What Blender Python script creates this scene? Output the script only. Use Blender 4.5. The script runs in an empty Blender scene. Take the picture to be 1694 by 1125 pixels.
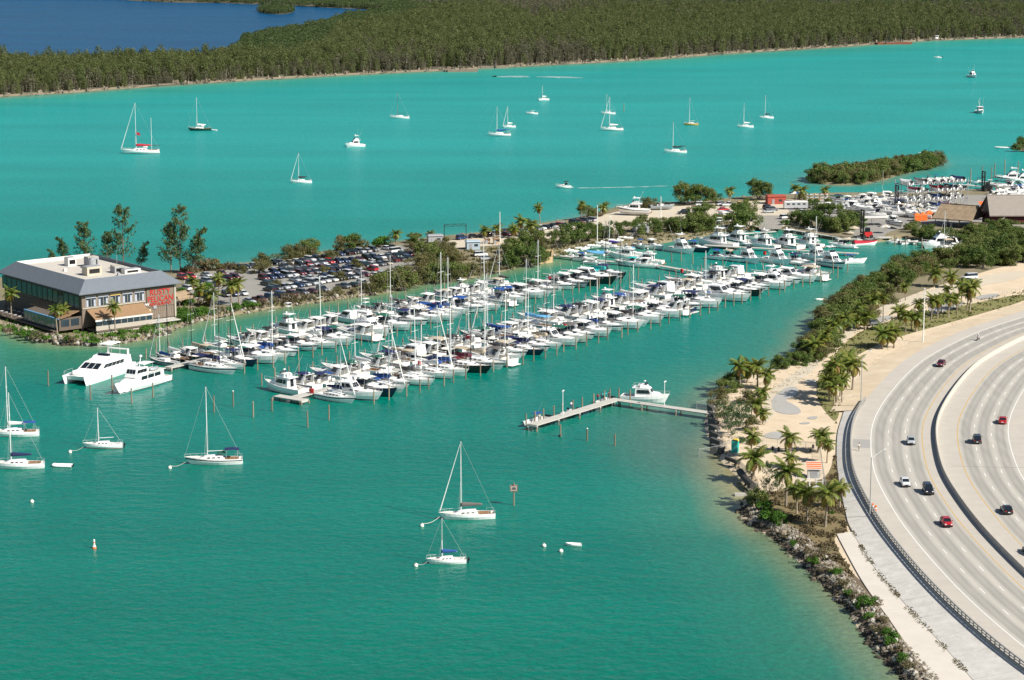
import bpy, math, random
import numpy as np
from mathutils import Vector, Matrix, Quaternion
R = math.radians
rng = random.Random(7)
SC = bpy.context.scene
COL = SC.collection

# ------------------------------------------------------------------ camera, sky, sun, exposure
FPX, CAM_H, PITCH = 3900.0, 120.0, R(10.9)      # focal length in photo pixels, height, tilt
cam_d = bpy.data.cameras.new('camera')
cam_d.sensor_width = 36.0
cam_d.lens = 36.0 * FPX / 1694.0
cam_d.clip_start = 1.0
cam_d.clip_end = 30000.0
cam = bpy.data.objects.new('camera', cam_d)
cam.location = (0, 0, CAM_H)
cam.rotation_euler = (math.pi / 2 - PITCH, 0, 0)
COL.objects.link(cam)
SC.camera = cam

SUN_EL, SUN_AZ = R(40), R(-33)                   # direction towards the sun; azimuth from +X
sun_vec = Vector((math.cos(SUN_EL) * math.cos(SUN_AZ), math.cos(SUN_EL) * math.sin(SUN_AZ), math.sin(SUN_EL)))
world = bpy.data.worlds.new('World')
SC.world = world
world.use_nodes = True
wn = world.node_tree.nodes
sky = wn.new('ShaderNodeTexSky')
sky.sky_type = 'NISHITA'
sky.sun_disc = False
sky.sun_elevation = SUN_EL
sky.sun_rotation = math.pi / 2 - SUN_AZ
sky.altitude = 50
sky.air_density = 1.0
sky.dust_density = 0.6
sky.ozone_density = 1.5
bg = wn['Background']
bg.inputs['Strength'].default_value = 0.054
world.node_tree.links.new(sky.outputs['Color'], bg.inputs['Color'])
sun_d = bpy.data.lights.new('sun', 'SUN')
sun_d.energy = 5.0
sun_d.angle = R(0.53)
sun_d.color = (1.0, 0.95, 0.86)
sun = bpy.data.objects.new('sun', sun_d)
sun.rotation_euler = sun_vec.to_track_quat('Z', 'Y').to_euler()
COL.objects.link(sun)
SC.view_settings.view_transform = 'Standard'
SC.view_settings.look = 'None'
SC.view_settings.exposure = 0.52
SC.view_settings.gamma = 1.0
SC.view_settings.use_curve_mapping = False

# ------------------------------------------------------------------ helpers
def G(px, py, z=0.0):
    """photo pixel -> the place on the level plane of height z that it shows"""
    x = (px - 847.0) / FPX
    y = -(py - 562.5) / FPX
    d = Vector((x, math.cos(PITCH) + y * math.sin(PITCH), -math.sin(PITCH) + y * math.cos(PITCH)))
    t = (z - CAM_H) / d.z
    return Vector((0, 0, CAM_H)) + d * t

def scale_at(py):
    """photo pixels per metre across, for something standing on the ground at photo row py"""
    return math.cos(PITCH) * (py - 562.5 + FPX * math.tan(PITCH)) / CAM_H

ORD = ['first', 'second', 'third', 'fourth', 'fifth', 'sixth', 'seventh', 'eighth', 'ninth', 'tenth', 'eleventh', 'twelfth',
       'thirteenth', 'fourteenth', 'fifteenth', 'sixteenth', 'seventeenth', 'eighteenth', 'nineteenth', 'twentieth']
_T = {20: 'twenty', 30: 'thirty', 40: 'forty', 50: 'fifty', 60: 'sixty', 70: 'seventy', 80: 'eighty', 90: 'ninety'}
def nth(i):
    n = i + 1
    if n <= 20: return ORD[n - 1]
    if n >= 100: return 'hundredth' if n == 100 else 'hundred-and-' + nth(n - 101)
    t, o = n // 10 * 10, n % 10
    return _T[t][:-1] + 'ieth' if o == 0 else _T[t] + '-' + ORD[o - 1]

class MB:
    """collects shapes into one mesh"""
    def __init__(s): s.v, s.f = [], []
    def add(s, vs, fs):
        b = len(s.v); s.v += [tuple(q) for q in vs]; s.f += [tuple(b + i for i in q) for q in fs]; return s
    def box(s, c, d, rz=0.0):
        cx, cy, cz = c; hx, hy, hz = d[0] / 2, d[1] / 2, d[2] / 2
        ca, sa = math.cos(rz), math.sin(rz); vs = []
        for z in (-hz, hz):
            for x, y in ((-hx, -hy), (hx, -hy), (hx, hy), (-hx, hy)):
                vs.append((cx + x * ca - y * sa, cy + x * sa + y * ca, cz + z))
        return s.add(vs, [(0, 3, 2, 1), (4, 5, 6, 7), (0, 1, 5, 4), (1, 2, 6, 5), (2, 3, 7, 6), (3, 0, 4, 7)])
    def frust(s, x0, x1, wb, wf, z0, z1, db=0.0, df=0.0, dw=0.0):
        """tapered box along x: back width wb, front width wf, top inset by db, df, dw"""
        s.add([(x0, -wb / 2, z0), (x1, -wf / 2, z0), (x1, wf / 2, z0), (x0, wb / 2, z0),
               (x0 + db, -wb / 2 + dw, z1), (x1 - df, -wf / 2 + dw, z1), (x1 - df, wf / 2 - dw, z1), (x0 + db, wb / 2 - dw, z1)],
              [(0, 3, 2, 1), (4, 5, 6, 7), (0, 1, 5, 4), (1, 2, 6, 5), (2, 3, 7, 6), (3, 0, 4, 7)])
        return s
    def panel(s, q, u0, u1, v0, v1, th=0.03):
        """thin slab on the quad q = (bottom a, bottom b, top b, top a), standing proud of it"""
        a, b, c, d = [Vector(p) for p in q]
        P = lambda u, v: a.lerp(b, u).lerp(d.lerp(c, u), v)
        n = (b - a).cross(d - a).normalized() * th
        k = [P(u0, v0), P(u1, v0), P(u1, v1), P(u0, v1)]
        return s.add([p - n * .3 for p in k] + [p + n for p in k], [(0, 3, 2, 1), (4, 5, 6, 7), (0, 1, 5, 4), (1, 2, 6, 5), (2, 3, 7, 6), (3, 0, 4, 7)])
    def tube(s, p0, p1, r0, r1=None, n=6):
        if r1 is None: r1 = r0
        p0, p1 = Vector(p0), Vector(p1); d = (p1 - p0)
        if d.length < 1e-6: return s
        q = d.to_track_quat('Z', 'Y'); vs = []
        for p, r in ((p0, r0), (p1, r1)):
            for i in range(n):
                a = 2 * math.pi * i / n; vs.append(p + q @ Vector((math.cos(a) * r, math.sin(a) * r, 0)))
        fs = [(i, (i + 1) % n, n + (i + 1) % n, n + i) for i in range(n)] + [tuple(range(n - 1, -1, -1)), tuple(range(n, 2 * n))]
        return s.add(vs, fs)
    def path(s, pts, r, n=5):
        for a, b in zip(pts[:-1], pts[1:]): s.tube(a, b, r, r, n)
        return s
    def loft(s, rings, caps=True, closed=True):
        n = len(rings[0]); b = len(s.v)
        for r in rings: s.v += [tuple(q) for q in r]
        m = n if closed else n - 1
        for k in range(len(rings) - 1):
            for i in range(m):
                j = (i + 1) % n
                s.f.append((b + k * n + i, b + k * n + j, b + (k + 1) * n + j, b + (k + 1) * n + i))
        if caps:
            s.f.append(tuple(b + i for i in range(n - 1, -1, -1)))
            s.f.append(tuple(b + (len(rings) - 1) * n + i for i in range(n)))
        return s
    def ball(s, c, r, n=8, m=5, sz=1.0):
        rings = []
        for k in range(1, m):
            a = math.pi * k / m - math.pi / 2
            rings.append([(c[0] + r * math.cos(a) * math.cos(2 * math.pi * i / n), c[1] + r * math.cos(a) * math.sin(2 * math.pi * i / n), c[2] + r * sz * math.sin(a)) for i in range(n)])
        b = len(s.v); s.loft(rings, caps=False)
        s.v += [(c[0], c[1], c[2] - r * sz), (c[0], c[1], c[2] + r * sz)]
        lo, hi = len(s.v) - 2, len(s.v) - 1; last = b + (m - 2) * n
        for i in range(n):
            s.f.append((lo, b + (i + 1) % n, b + i)); s.f.append((hi, last + i, last + (i + 1) % n))
        return s
    def mesh(s, name, mat=None, smooth=False):
        me = bpy.data.meshes.new(name); me.from_pydata(s.v, [], s.f)
        if mat: me.materials.append(mat)
        if smooth: me.polygons.foreach_set('use_smooth', [True] * len(me.polygons))
        me.update(); return me
    def build(s, name, mat, parent=None, smooth=False): return put(name, s.mesh(name, mat, smooth), parent)

def put(name, me, parent=None, loc=None, rot=None, scale=None, mat=None):
    o = bpy.data.objects.new(name, me); COL.objects.link(o)
    if parent is not None: o.parent = parent
    if loc is not None: o.location = loc
    if rot is not None: o.rotation_euler = rot
    if scale is not None: o.scale = (scale,) * 3 if isinstance(scale, (int, float)) else scale
    if mat is not None and o.material_slots:
        o.material_slots[0].link = 'OBJECT'; o.material_slots[0].material = mat
    return o
def tag(o, label=None, cat=None, group=None, kind=None):
    if label: o['label'] = label
    if cat: o['category'] = cat
    if group: o['group'] = group
    if kind: o['kind'] = kind
    return o
def thing(name, label, cat, loc=(0, 0, 0), rz=0.0, group=None, scale=None):
    return tag(put(name, None, None, loc, (0, 0, rz), scale), label, cat, group)
def struct(o): o['kind'] = 'structure'; return o

class Kit:
    """the parts of one kind of thing, to be set up as many times as needed"""
    def __init__(s): s.parts = []
    def part(s, name, mb, mat=None, smooth=False, sub=None, loc=None, rot=None):
        me = mb.mesh(name, mat, smooth) if isinstance(mb, MB) else mb
        s.parts.append((name, me, sub, loc, rot)); return len(s.parts) - 1
    def posts(s, name, xs, w, z0, z1, m, r=.025, sub=None):
        for x in xs:
            for q in (1, -1): s.part(name, MB().tube((x, q * w / 2, z0), (x, q * w / 2, z1), r, r, 4), m, sub=sub)
    def make(s, name, label, cat, loc, rz=0.0, group=None, mats=None, skip=(), scale=None, tilt=None):
        root = thing(name, label, cat, loc, rz, group, scale)
        if tilt: root.rotation_euler = (tilt[0], tilt[1], rz)
        made = []
        for (n, me, sub, l, r) in s.parts:
            if n in skip: made.append(None); continue
            par = root if sub is None or made[sub] is None else made[sub]
            made.append(put(n, me, par, l, r, None, mats.get(n) if mats else None))
        return root

# ------------------------------------------------------------------ materials
MATS = {}
def mat(name, col, rough=0.6, metal=0.0, var=0.0, vscale=1.0, bump=0.0, bscale=8.0, spec=0.5, coords='Object', col2=None, rand=0.0, coat=0.0):
    """principled surface; var mixes towards col2 (or a darker tone) with noise, rand varies it object by object"""
    if name in MATS: return MATS[name]
    m = bpy.data.materials.new(name); m.use_nodes = True
    nt = m.node_tree; N, L = nt.nodes, nt.links; b = N['Principled BSDF']
    b.inputs['Roughness'].default_value = rough; b.inputs['Metallic'].default_value = metal
    b.inputs['Specular IOR Level'].default_value = spec; b.inputs['Coat Weight'].default_value = coat
    b.inputs['Base Color'].default_value = (*col, 1)
    out = None
    if var or bump:
        if coords == 'World':
            tc = N.new('ShaderNodeNewGeometry'); vec = tc.outputs['Position']
        else:
            tc = N.new('ShaderNodeTexCoord'); vec = tc.outputs[coords]
    if var:
        no = N.new('ShaderNodeTexNoise'); no.inputs['Scale'].default_value = vscale; no.inputs['Detail'].default_value = 6; no.inputs['Roughness'].default_value = .65
        L.new(vec, no.inputs['Vector'])
        cr = N.new('ShaderNodeValToRGB'); c2 = col2 or tuple(c * .45 for c in col)
        cr.color_ramp.elements[0].position = .5 - .26; cr.color_ramp.elements[1].position = .5 + .26
        cr.color_ramp.elements[0].color = (*[c * (1 - var) + d * var for c, d in zip(col, c2)], 1)
        cr.color_ramp.elements[1].color = (*col, 1)
        L.new(no.outputs['Fac'], cr.inputs['Fac']); out = cr.outputs['Color']
        L.new(out, b.inputs['Base Color'])
    if rand:
        oi = N.new('ShaderNodeObjectInfo'); hs = N.new('ShaderNodeHueSaturation')
        mr = N.new('ShaderNodeMapRange'); mr.inputs['To Min'].default_value = 1 - rand; mr.inputs['To Max'].default_value = 1 + rand
        L.new(oi.outputs['Random'], mr.inputs['Value']); L.new(mr.outputs['Result'], hs.inputs['Value'])
        if out: L.new(out, hs.inputs['Color'])
        else: hs.inputs['Color'].default_value = (*col, 1)
        L.new(hs.outputs['Color'], b.inputs['Base Color'])
    if bump:
        nb = N.new('ShaderNodeTexNoise'); nb.inputs['Scale'].default_value = bscale; nb.inputs['Detail'].default_value = 5
        L.new(vec, nb.inputs['Vector'])
        bp = N.new('ShaderNodeBump'); bp.inputs['Strength'].default_value = bump; bp.inputs['Distance'].default_value = .1
        L.new(nb.outputs['Fac'], bp.inputs['Height']); L.new(bp.outputs['Normal'], b.inputs['Normal'])
    MATS[name] = m
    return m

def leaf_mat(name, cols, rough=.6, trans=.25, rand=.3):
    """foliage: every leaf and every plant takes its own tone between the given colours"""
    m = bpy.data.materials.new(name); m.use_nodes = True
    nt = m.node_tree; N, L = nt.nodes, nt.links; b = N['Principled BSDF']
    b.inputs['Roughness'].default_value = rough; b.inputs['Specular IOR Level'].default_value = .3
    ge = N.new('ShaderNodeNewGeometry'); oi = N.new('ShaderNodeObjectInfo')
    cr = N.new('ShaderNodeValToRGB'); els = cr.color_ramp.elements
    while len(els) < len(cols): els.new(.5)
    for i, c in enumerate(cols): els[i].position = i / (len(cols) - 1); els[i].color = (*c, 1)
    tc = N.new('ShaderNodeTexCoord'); no = N.new('ShaderNodeTexNoise'); no.inputs['Scale'].default_value = .9; no.inputs['Detail'].default_value = 2
    L.new(tc.outputs['Object'], no.inputs['Vector'])
    a1 = N.new('ShaderNodeMath'); a1.operation = 'MULTIPLY_ADD'; a1.inputs[1].default_value = .45; L.new(ge.outputs['Random Per Island'], a1.inputs[0])
    a0 = N.new('ShaderNodeMath'); a0.operation = 'MULTIPLY_ADD'; a0.inputs[1].default_value = 1.1; a0.inputs[2].default_value = -.42; L.new(no.outputs['Fac'], a0.inputs[0])
    L.new(a0.outputs[0], a1.inputs[2])
    a2 = N.new('ShaderNodeMath'); a2.operation = 'MULTIPLY_ADD'; a2.inputs[1].default_value = .5; L.new(oi.outputs['Random'], a2.inputs[0]); L.new(a1.outputs[0], a2.inputs[2])
    L.new(a2.outputs[0], cr.inputs['Fac'])
    L.new(cr.outputs['Color'], b.inputs['Base Color'])
    tr = N.new('ShaderNodeBsdfTranslucent'); L.new(cr.outputs['Color'], tr.inputs['Color'])
    mx = N.new('ShaderNodeMixShader'); mx.inputs['Fac'].default_value = trans
    L.new(b.outputs[0], mx.inputs[1]); L.new(tr.outputs[0], mx.inputs[2]); L.new(mx.outputs[0], N['Material Output'].inputs['Surface'])
    MATS[name] = m
    return m

gel = mat('white gelcoat', (.88, .875, .86), .3, var=.12, vscale=.9, col2=(.68, .68, .64), coat=.2)
cream = mat('cream deck', (.72, .69, .62), .5, var=.3, vscale=1.5, col2=(.5, .46, .4))
offw = mat('off white', (.66, .66, .63), .45, var=.25, vscale=1.2, col2=(.48, .47, .42))
navy = mat('navy gelcoat', (.008, .014, .045), .2, coat=.4)
blackh = mat('black gelcoat', (.012, .012, .014), .22, coat=.4)
redm = mat('red paint', (.45, .02, .02), .35)
greyh = mat('grey gelcoat', (.30, .33, .35), .3)
tealh = mat('teal gelcoat', (.02, .26, .30), .3)
yellowh = mat('yellow gelcoat', (.62, .38, .09), .35)
greenh = mat('dark green gelcoat', (.01, .06, .04), .3)
glass = mat('tinted glass', (.012, .018, .024), .08, spec=.8)
alu = mat('aluminium', (.72, .72, .72), .35, .6)
whites = mat('white spar', (.78, .78, .76), .4)
blacks = mat('black spar', (.02, .02, .022), .4)
wire = mat('steel wire', (.55, .56, .56), .4, .5)
cv = {'blue': mat('blue canvas', (.014, .07, .27), .8, bump=.3, bscale=5), 'navy': mat('navy canvas', (.012, .02, .085), .8, bump=.3, bscale=5),
      'black': mat('black canvas', (.018, .018, .02), .8, bump=.3, bscale=5), 'white': mat('white canvas', (.72, .72, .69), .8, bump=.3, bscale=5),
      'green': mat('green canvas', (.01, .10, .065), .8, bump=.3, bscale=5), 'grey': mat('grey canvas', (.12, .11, .105), .8, bump=.3, bscale=5),
      'tan': mat('tan canvas', (.48, .40, .29), .8, bump=.3, bscale=5), 'red': mat('red canvas', (.42, .012, .03), .8, bump=.3, bscale=5),
      'maroon': mat('maroon canvas', (.12, .015, .03), .8, bump=.3, bscale=5), 'turquoise': mat('turquoise canvas', (.02, .42, .42), .8, bump=.3, bscale=5),
      'purple': mat('purple canvas', (.07, .03, .28), .8, bump=.3, bscale=5), 'light blue': mat('light blue canvas', (.12, .42, .72), .8, bump=.3, bscale=5)}
teak = mat('teak', (.28, .16, .08), .6, var=.4, vscale=3)
motor_m = mat('outboard black', (.015, .015, .017), .3)
pilem = mat('weathered pile', (.30, .24, .17), .9, var=.7, vscale=2.5, bump=.5, bscale=6, rand=.25)
dockm = mat('dock concrete', (.52, .50, .45), .85, var=.35, vscale=.8, bump=.2, bscale=10)
plankm = mat('dock plank', (.45, .39, .31), .85, var=.4, vscale=1.5, rand=.2)
ropem = mat('rope', (.62, .58, .48), .9)
buoym = mat('white buoy', (.78, .76, .70), .5, var=.3, vscale=4, col2=(.45, .36, .25))
rubber = mat('rubber', (.02, .02, .02), .8)
steel = mat('galvanised steel', (.45, .46, .46), .45, .5)
conc = mat('concrete', (.47, .45, .41), .85, var=.35, vscale=.6, bump=.2, bscale=6)
# people: one continuous body grown on a skeleton, clothes as children
skinm = mat('skin', (.36, .21, .14), .6); hairm = mat('dark hair', (.03, .02, .015), .8)
def skin_mesh(name, V, E, Rr, m):
    me = bpy.data.meshes.new(name); me.from_pydata(V, E, []); o = bpy.data.objects.new(name, me); COL.objects.link(o)
    o.modifiers.new('s', 'SKIN'); sv = me.skin_vertices[0].data if me.skin_vertices else None
    if sv is None: me.attributes; 
    for i, r_ in enumerate(Rr): me.skin_vertices[0].data[i].radius = r_ if isinstance(r_, tuple) else (r_, r_)
    me.skin_vertices[0].data[0].use_root = True
    sd = o.modifiers.new('d', 'SUBSURF'); sd.levels = 1; sd.render_levels = 1
    dg = bpy.context.evaluated_depsgraph_get(); res = bpy.data.meshes.new_from_object(o.evaluated_get(dg)); bpy.data.objects.remove(o); res.materials.clear(); res.materials.append(m); return res
def person_kit(stride=.0, arm=.12, shirt=(.7, .7, .7), pants=(.1, .12, .2)):
    K = Kit(); a = .55 * stride
    V = [(0, 0, .96), (0, 0, 1.2), (.01, 0, 1.42), (.02, 0, 1.52), (.03, 0, 1.66), (.03, 0, 1.76),
         (0, .1, .92), (a * .45, .11, .5), (a * .9 - .03, .11, .09), (a * .9 + .16, .12, .04), (0, -.1, .92), (-a * .35, -.11, .5), (-a * .9 - .05, -.11, .1), (-a * .9 + .13, -.12, .04),
         (0, .2, 1.41), (-.04 - a * .3, .26 + arm * .3, 1.13), (.06 - a * .5, .27 + arm * .4, .88), (.09 - a * .5, .27 + arm * .4, .78), (0, -.2, 1.41), (-.02 + a * .3, -.26 - arm * .3, 1.13), (.1 + a * .5, -.27 - arm * .4, .88), (.14 + a * .5, -.27 - arm * .4, .78)]
    E_ = [(0, 1), (1, 2), (2, 3), (3, 4), (4, 5), (0, 6), (6, 7), (7, 8), (8, 9), (0, 10), (10, 11), (11, 12), (12, 13), (2, 14), (14, 15), (15, 16), (16, 17), (2, 18), (18, 19), (19, 20), (20, 21)]
    Rr = [(.13, .16), (.12, .15), (.12, .17), .06, .095, .07, .095, .065, .045, .04, .095, .065, .045, .04, .065, .045, .035, .04, .065, .045, .035, .04]
    K.part('body', skin_mesh('body', V, E_, Rr, skinm), None, True)
    up = [1, 0, 2, 14, 15, 18, 19]; mp_ = {v: i for i, v in enumerate(up)}
    K.part('shirt', skin_mesh('shirt', [V[i] for i in up], [(mp_[x], mp_[y]) for x, y in E_ if x in mp_ and y in mp_], [(.145, .18), (.15, .18), (.14, .185), .085, .065, .085, .065], mat(f'cloth {shirt}', shirt, .9)))
    lo = [0, 6, 7, 8, 10, 11, 12]; mp_ = {v: i for i, v in enumerate(lo)}
    K.part('trousers', skin_mesh('trousers', [V[i] for i in lo], [(mp_[x], mp_[y]) for x, y in E_ if x in mp_ and y in mp_], [(.15, .18), .115, .085, .07, .115, .085, .07], mat(f'cloth {pants}', pants, .9)))
    K.part('hair', MB().ball((.01, 0, 1.73), .105, 8, 5, .8), hairm, True)
    return K
PK = [person_kit(.8, .2, (.7, .7, .68), (.35, .3, .22)), person_kit(.0, .1, (.5, .02, .02), (.06, .08, .16)), person_kit(.1, .3, (.04, .045, .06), (.05, .05, .06)), person_kit(.2, .1, (.66, .68, .7), (.08, .1, .2))]
Kr = Kit(); SV = [(-.2, 0, .95), (-.1, 0, 1.2), (.0, 0, 1.4), (.03, 0, 1.5), (.06, 0, 1.63), (.06, 0, 1.73), (-.1, .14, .92), (.25, .2, .8), (.0, .2, .4), (.14, .2, .36), (-.1, -.14, .92), (.25, -.2, .8), (.0, -.2, .4), (.14, -.2, .36), (.0, .2, 1.38), (.15, .32, 1.2), (.42, .34, 1.12), (.0, -.2, 1.38), (.15, -.32, 1.2), (.42, -.34, 1.12)]
SE = [(0, 1), (1, 2), (2, 3), (3, 4), (4, 5), (0, 6), (6, 7), (7, 8), (8, 9), (0, 10), (10, 11), (11, 12), (12, 13), (2, 14), (14, 15), (15, 16), (2, 17), (17, 18), (18, 19)]
Kr.part('body', skin_mesh('body', SV, SE, [(.14, .17), (.13, .16), (.13, .18), .06, .1, .08, .1, .08, .06, .05, .1, .08, .06, .05, .07, .055, .045, .07, .055, .045], mat('rider clothes', (.6, .6, .6), .9)), None, True); Kr.part('helmet', MB().ball((.06, 0, 1.69), .15, 8, 6), whites, True)

LET = {}
for txt in ('RUSTY', 'PELICAN', 'RESTAURANT'):
    cu = bpy.data.curves.new('lettering', 'FONT'); cu.body = txt; cu.extrude = .06; cu.offset = .0; cu.resolution_u = 2
    t = bpy.data.objects.new('lettering', cu); COL.objects.link(t); dg = bpy.context.evaluated_depsgraph_get(); LET[txt] = bpy.data.meshes.new_from_object(t.evaluated_get(dg)); LET[txt].materials.clear(); bpy.data.objects.remove(t)
# ------------------------------------------------------------------ shorelines (photo pixels at the water's edge)
PEN_S = [(-120, 520), (-20, 540), (20, 551), (60, 562), (100, 570), (160, 571), (215, 566), (262, 556), (290, 545), (310, 537), (345, 529), (400, 519), (470, 508),
         (530, 500), (575, 494), (622, 487), (665, 480), (705, 468), (740, 466), (775, 461), (815, 452), (850, 444), (885, 438), (912, 434)]
PEN_E = [(914, 424), (935, 417), (975, 409), (1015, 407), (1050, 408), (1078, 407), (1110, 400), (1150, 395), (1185, 387), (1215, 384), (1243, 382), (1262, 379), (1292, 379), (1300, 386), (1340, 391), (1390, 399),
         (1420, 402), (1452, 402), (1470, 398), (1510, 393), (1535, 402), (1575, 408), (1610, 411), (1628, 415)]
PEN_N = [(1900, 330), (1720, 322), (1640, 318), (1596, 316), (1560, 318), (1500, 322), (1440, 322), (1380, 322), (1320, 324), (1260, 326), (1200, 331), (1140, 337), (1090, 338), (1040, 340), (1000, 350), (965, 361), (920, 368),
         (870, 376), (820, 385), (760, 391), (700, 397), (640, 405), (580, 413), (520, 421), (460, 431), (400, 439), (340, 447), (280, 452), (200, 452), (100, 452), (0, 462), (-120, 480)]
NEAR = [(1616, 421), (1575, 428), (1535, 436), (1490, 449), (1455, 464), (1425, 483), (1395, 502), (1366, 520), (1348, 542), (1338, 566), (1322, 588), (1300, 606), (1275, 614), (1240, 622), (1212, 634), (1186, 652),
        (1174, 672), (1168, 694), (1171, 716), (1180, 741), (1196, 762), (1218, 785), (1236, 806), (1234, 824), (1222, 842), (1232, 862), (1258, 878), (1285, 893), (1330, 935), (1375, 980), (1407, 1012), (1439, 1063), (1471, 1096), (1497, 1126), (1540, 1185), (1570, 1240)]
NEAR_IN = [(2300, 1240), (2300, 330), (1900, 330), (1800, 400), (1640, 419)]
ISLET = [(1338, 299), (1352, 304), (1385, 307), (1420, 306), (1452, 301), (1480, 293), (1510, 284), (1540, 277), (1556, 270), (1545, 265), (1505, 266), (1450, 272), (1400, 281), (1360, 290)]
ISLET2 = [(1676, 246), (1694, 251), (1760, 258), (1840, 262), (1840, 240), (1760, 236), (1694, 238)]
FAR_S = [(-400, 190), (-120, 167), (0, 160), (100, 155), (200, 147), (330, 138), (450, 131), (560, 125), (640, 121), (735, 117), (800, 113), (900, 108), (1000, 103), (1100, 97), (1200, 89), (1300, 83), (1400, 77), (1450, 73), (1540, 67), (1600, 65), (1694, 62), (1900, 56), (2300, 48)]
FAR_N = [(2300, -75), (-500, -75), (-500, -14), (150, -4), (262, 4), (360, 5), (440, 8), (520, 12), (600, 15), (640, 17), (628, 22), (575, 30), (540, 40), (500, 50), (440, 58), (404, 70), (388, 88), (350, 99), (200, 104), (0, 109), (-120, 112), (-400, 120)]
LAG_ISL = [(424, 18), (440, 23), (470, 24), (488, 20), (470, 16), (440, 15)]
W2 = lambda pts, z=0.0: [G(x, y, z).xy for x, y in pts]

def densify(P, step):
    out = []
    for a, b in zip(P, P[1:] + P[:1]):
        n = max(1, int((b - a).length / step))
        out += [a.lerp(b, k / n) for k in range(n)]
    return out
def smooth_poly(P, it=1):
    for _ in range(it):
        Q = []
        for a, b in zip(P, P[1:] + P[:1]): Q += [a.lerp(b, .25), a.lerp(b, .75)]
        P = Q
    return P
def area2(P): return sum(a.x * b.y - b.x * a.y for a, b in zip(P, P[1:] + P[:1]))
from mathutils.geometry import tessellate_polygon, delaunay_2d_cdt
def land(name, P, m, top=1.2, bank=2.5, step=4.0, jit=.6, seed=1):
    """an island: a bank that rises from below the water to a flat top"""
    r = random.Random(seed)
    if area2(P) < 0: P = P[::-1]
    P = densify(smooth_poly(P, 1), step); n = len(P)
    nor = []
    for i in range(n):
        t = (P[(i + 1) % n] - P[i - 1]).normalized(); nor.append(Vector((t.y, -t.x)))
    rings = []
    for off, z in ((1.5, -1.2), (0, .02), (-bank * .5, top * .6), (-bank, top)):
        rings.append([((P[i] + nor[i] * (off + (r.uniform(-jit, jit) if -bank < off < 1 else 0))).to_3d() + Vector((0, 0, z))) for i in range(n)])
    mb = MB(); mb.loft(rings, caps=False)
    b = 3 * n
    for t in tessellate_polygon([rings[-1]]): mb.f.append(tuple(b + i for i in t))
    o = mb.build(name, m)
    import bmesh
    bm = bmesh.new(); bm.from_mesh(o.data); bmesh.ops.recalc_face_normals(bm, faces=bm.faces)
    bm.to_mesh(o.data); bm.free()
    return struct(o)
def sheet(name, P, m, z, parent=None, smooth=2):
    """a flat sheet laid on the ground"""
    P = smooth_poly([Vector(p) for p in P], smooth)
    if area2(P) < 0: P = P[::-1]
    mb = MB(); mb.v = [(p.x, p.y, z) for p in P]
    mb.f = [tuple(t) for t in tessellate_polygon([[p.to_3d() for p in P]])]
    mb.f = [(a, b, c) if (Vector(mb.v[b]) - Vector(mb.v[a])).cross(Vector(mb.v[c]) - Vector(mb.v[a])).z > 0 else (a, c, b) for a, b, c in mb.f]
    o = mb.build(name, m, parent)
    return o if parent else struct(o)

dirt = mat('dry soil', (.27, .215, .14), .95, var=.8, vscale=.16, bump=.4, bscale=1.5, coords='World', col2=(.10, .11, .045))
sandm = mat('coral sand', (.68, .56, .41), .95, var=.75, vscale=.22, bump=.35, bscale=2.0, coords='World', col2=(.46, .36, .235))
forest_floor = mat('forest floor', (.10, .085, .06), .95, var=.5, vscale=.05, coords='World', col2=(.05, .06, .03))
grassm = mat('dry grass', (.23, .20, .075), .95, var=.7, vscale=.25, bump=.5, bscale=4, coords='World', col2=(.10, .13, .03))
asphalt = mat('old asphalt', (.30, .285, .255), .9, var=.35, vscale=.12, bump=.15, bscale=6, coords='World', col2=(.12, .12, .115))
lotm = mat('gravel lot', (.56, .49, .38), .95, var=.3, vscale=.1, bump=.2, bscale=3, coords='World', col2=(.40, .34, .26))
puddle = mat('puddle', (.50, .47, .42), .3, var=.3, vscale=.2, coords='World')

pen_poly = W2(PEN_S + PEN_E + [(1640, 419), (1800, 400)] + PEN_N)
near_poly = W2(NEAR + NEAR_IN)
LZ = 1.2
land('peninsula_ground', pen_poly, dirt, LZ, seed=2)
land('near_shore_ground', near_poly, sandm, LZ, seed=3)
land('mangrove_islet_ground', W2(ISLET), dirt, .6, bank=3, seed=4)
land('small_islet_ground', W2(ISLET2), dirt, .6, bank=3, seed=5)
far_poly = W2(FAR_S + FAR_N)
land('far_island_ground', far_poly, forest_floor, 1.0, bank=7, step=15, jit=2.5, seed=6)
land('lagoon_islet_ground', W2(LAG_ISL), forest_floor, .5, bank=6, step=20, jit=0, seed=7)
beachm = mat('beach sand', (.27, .22, .15), .95, var=.5, vscale=.08, coords='World', col2=(.2, .17, .11))

# the narrow beach in front of the far wood
sh = W2(FAR_S[1:-1]); mb = MB(); rg = random.Random(9)
pts = densify(sh, 9)[:-60] if False else []
for a, b in zip(sh[:-1], sh[1:]):
    n = max(1, int((b - a).length / 9)); pts += [a.lerp(b, k / n) for k in range(n)]
row0, row1 = [], []
for p in pts:
    w = rg.uniform(2.0, 7.0); row0.append((p.x, p.y - 1.5, .06)); row1.append((p.x - 1, p.y + w, .9))
mb.loft([row0, row1], caps=False, closed=False)
struct(mb.build('far_beach', beachm))

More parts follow.
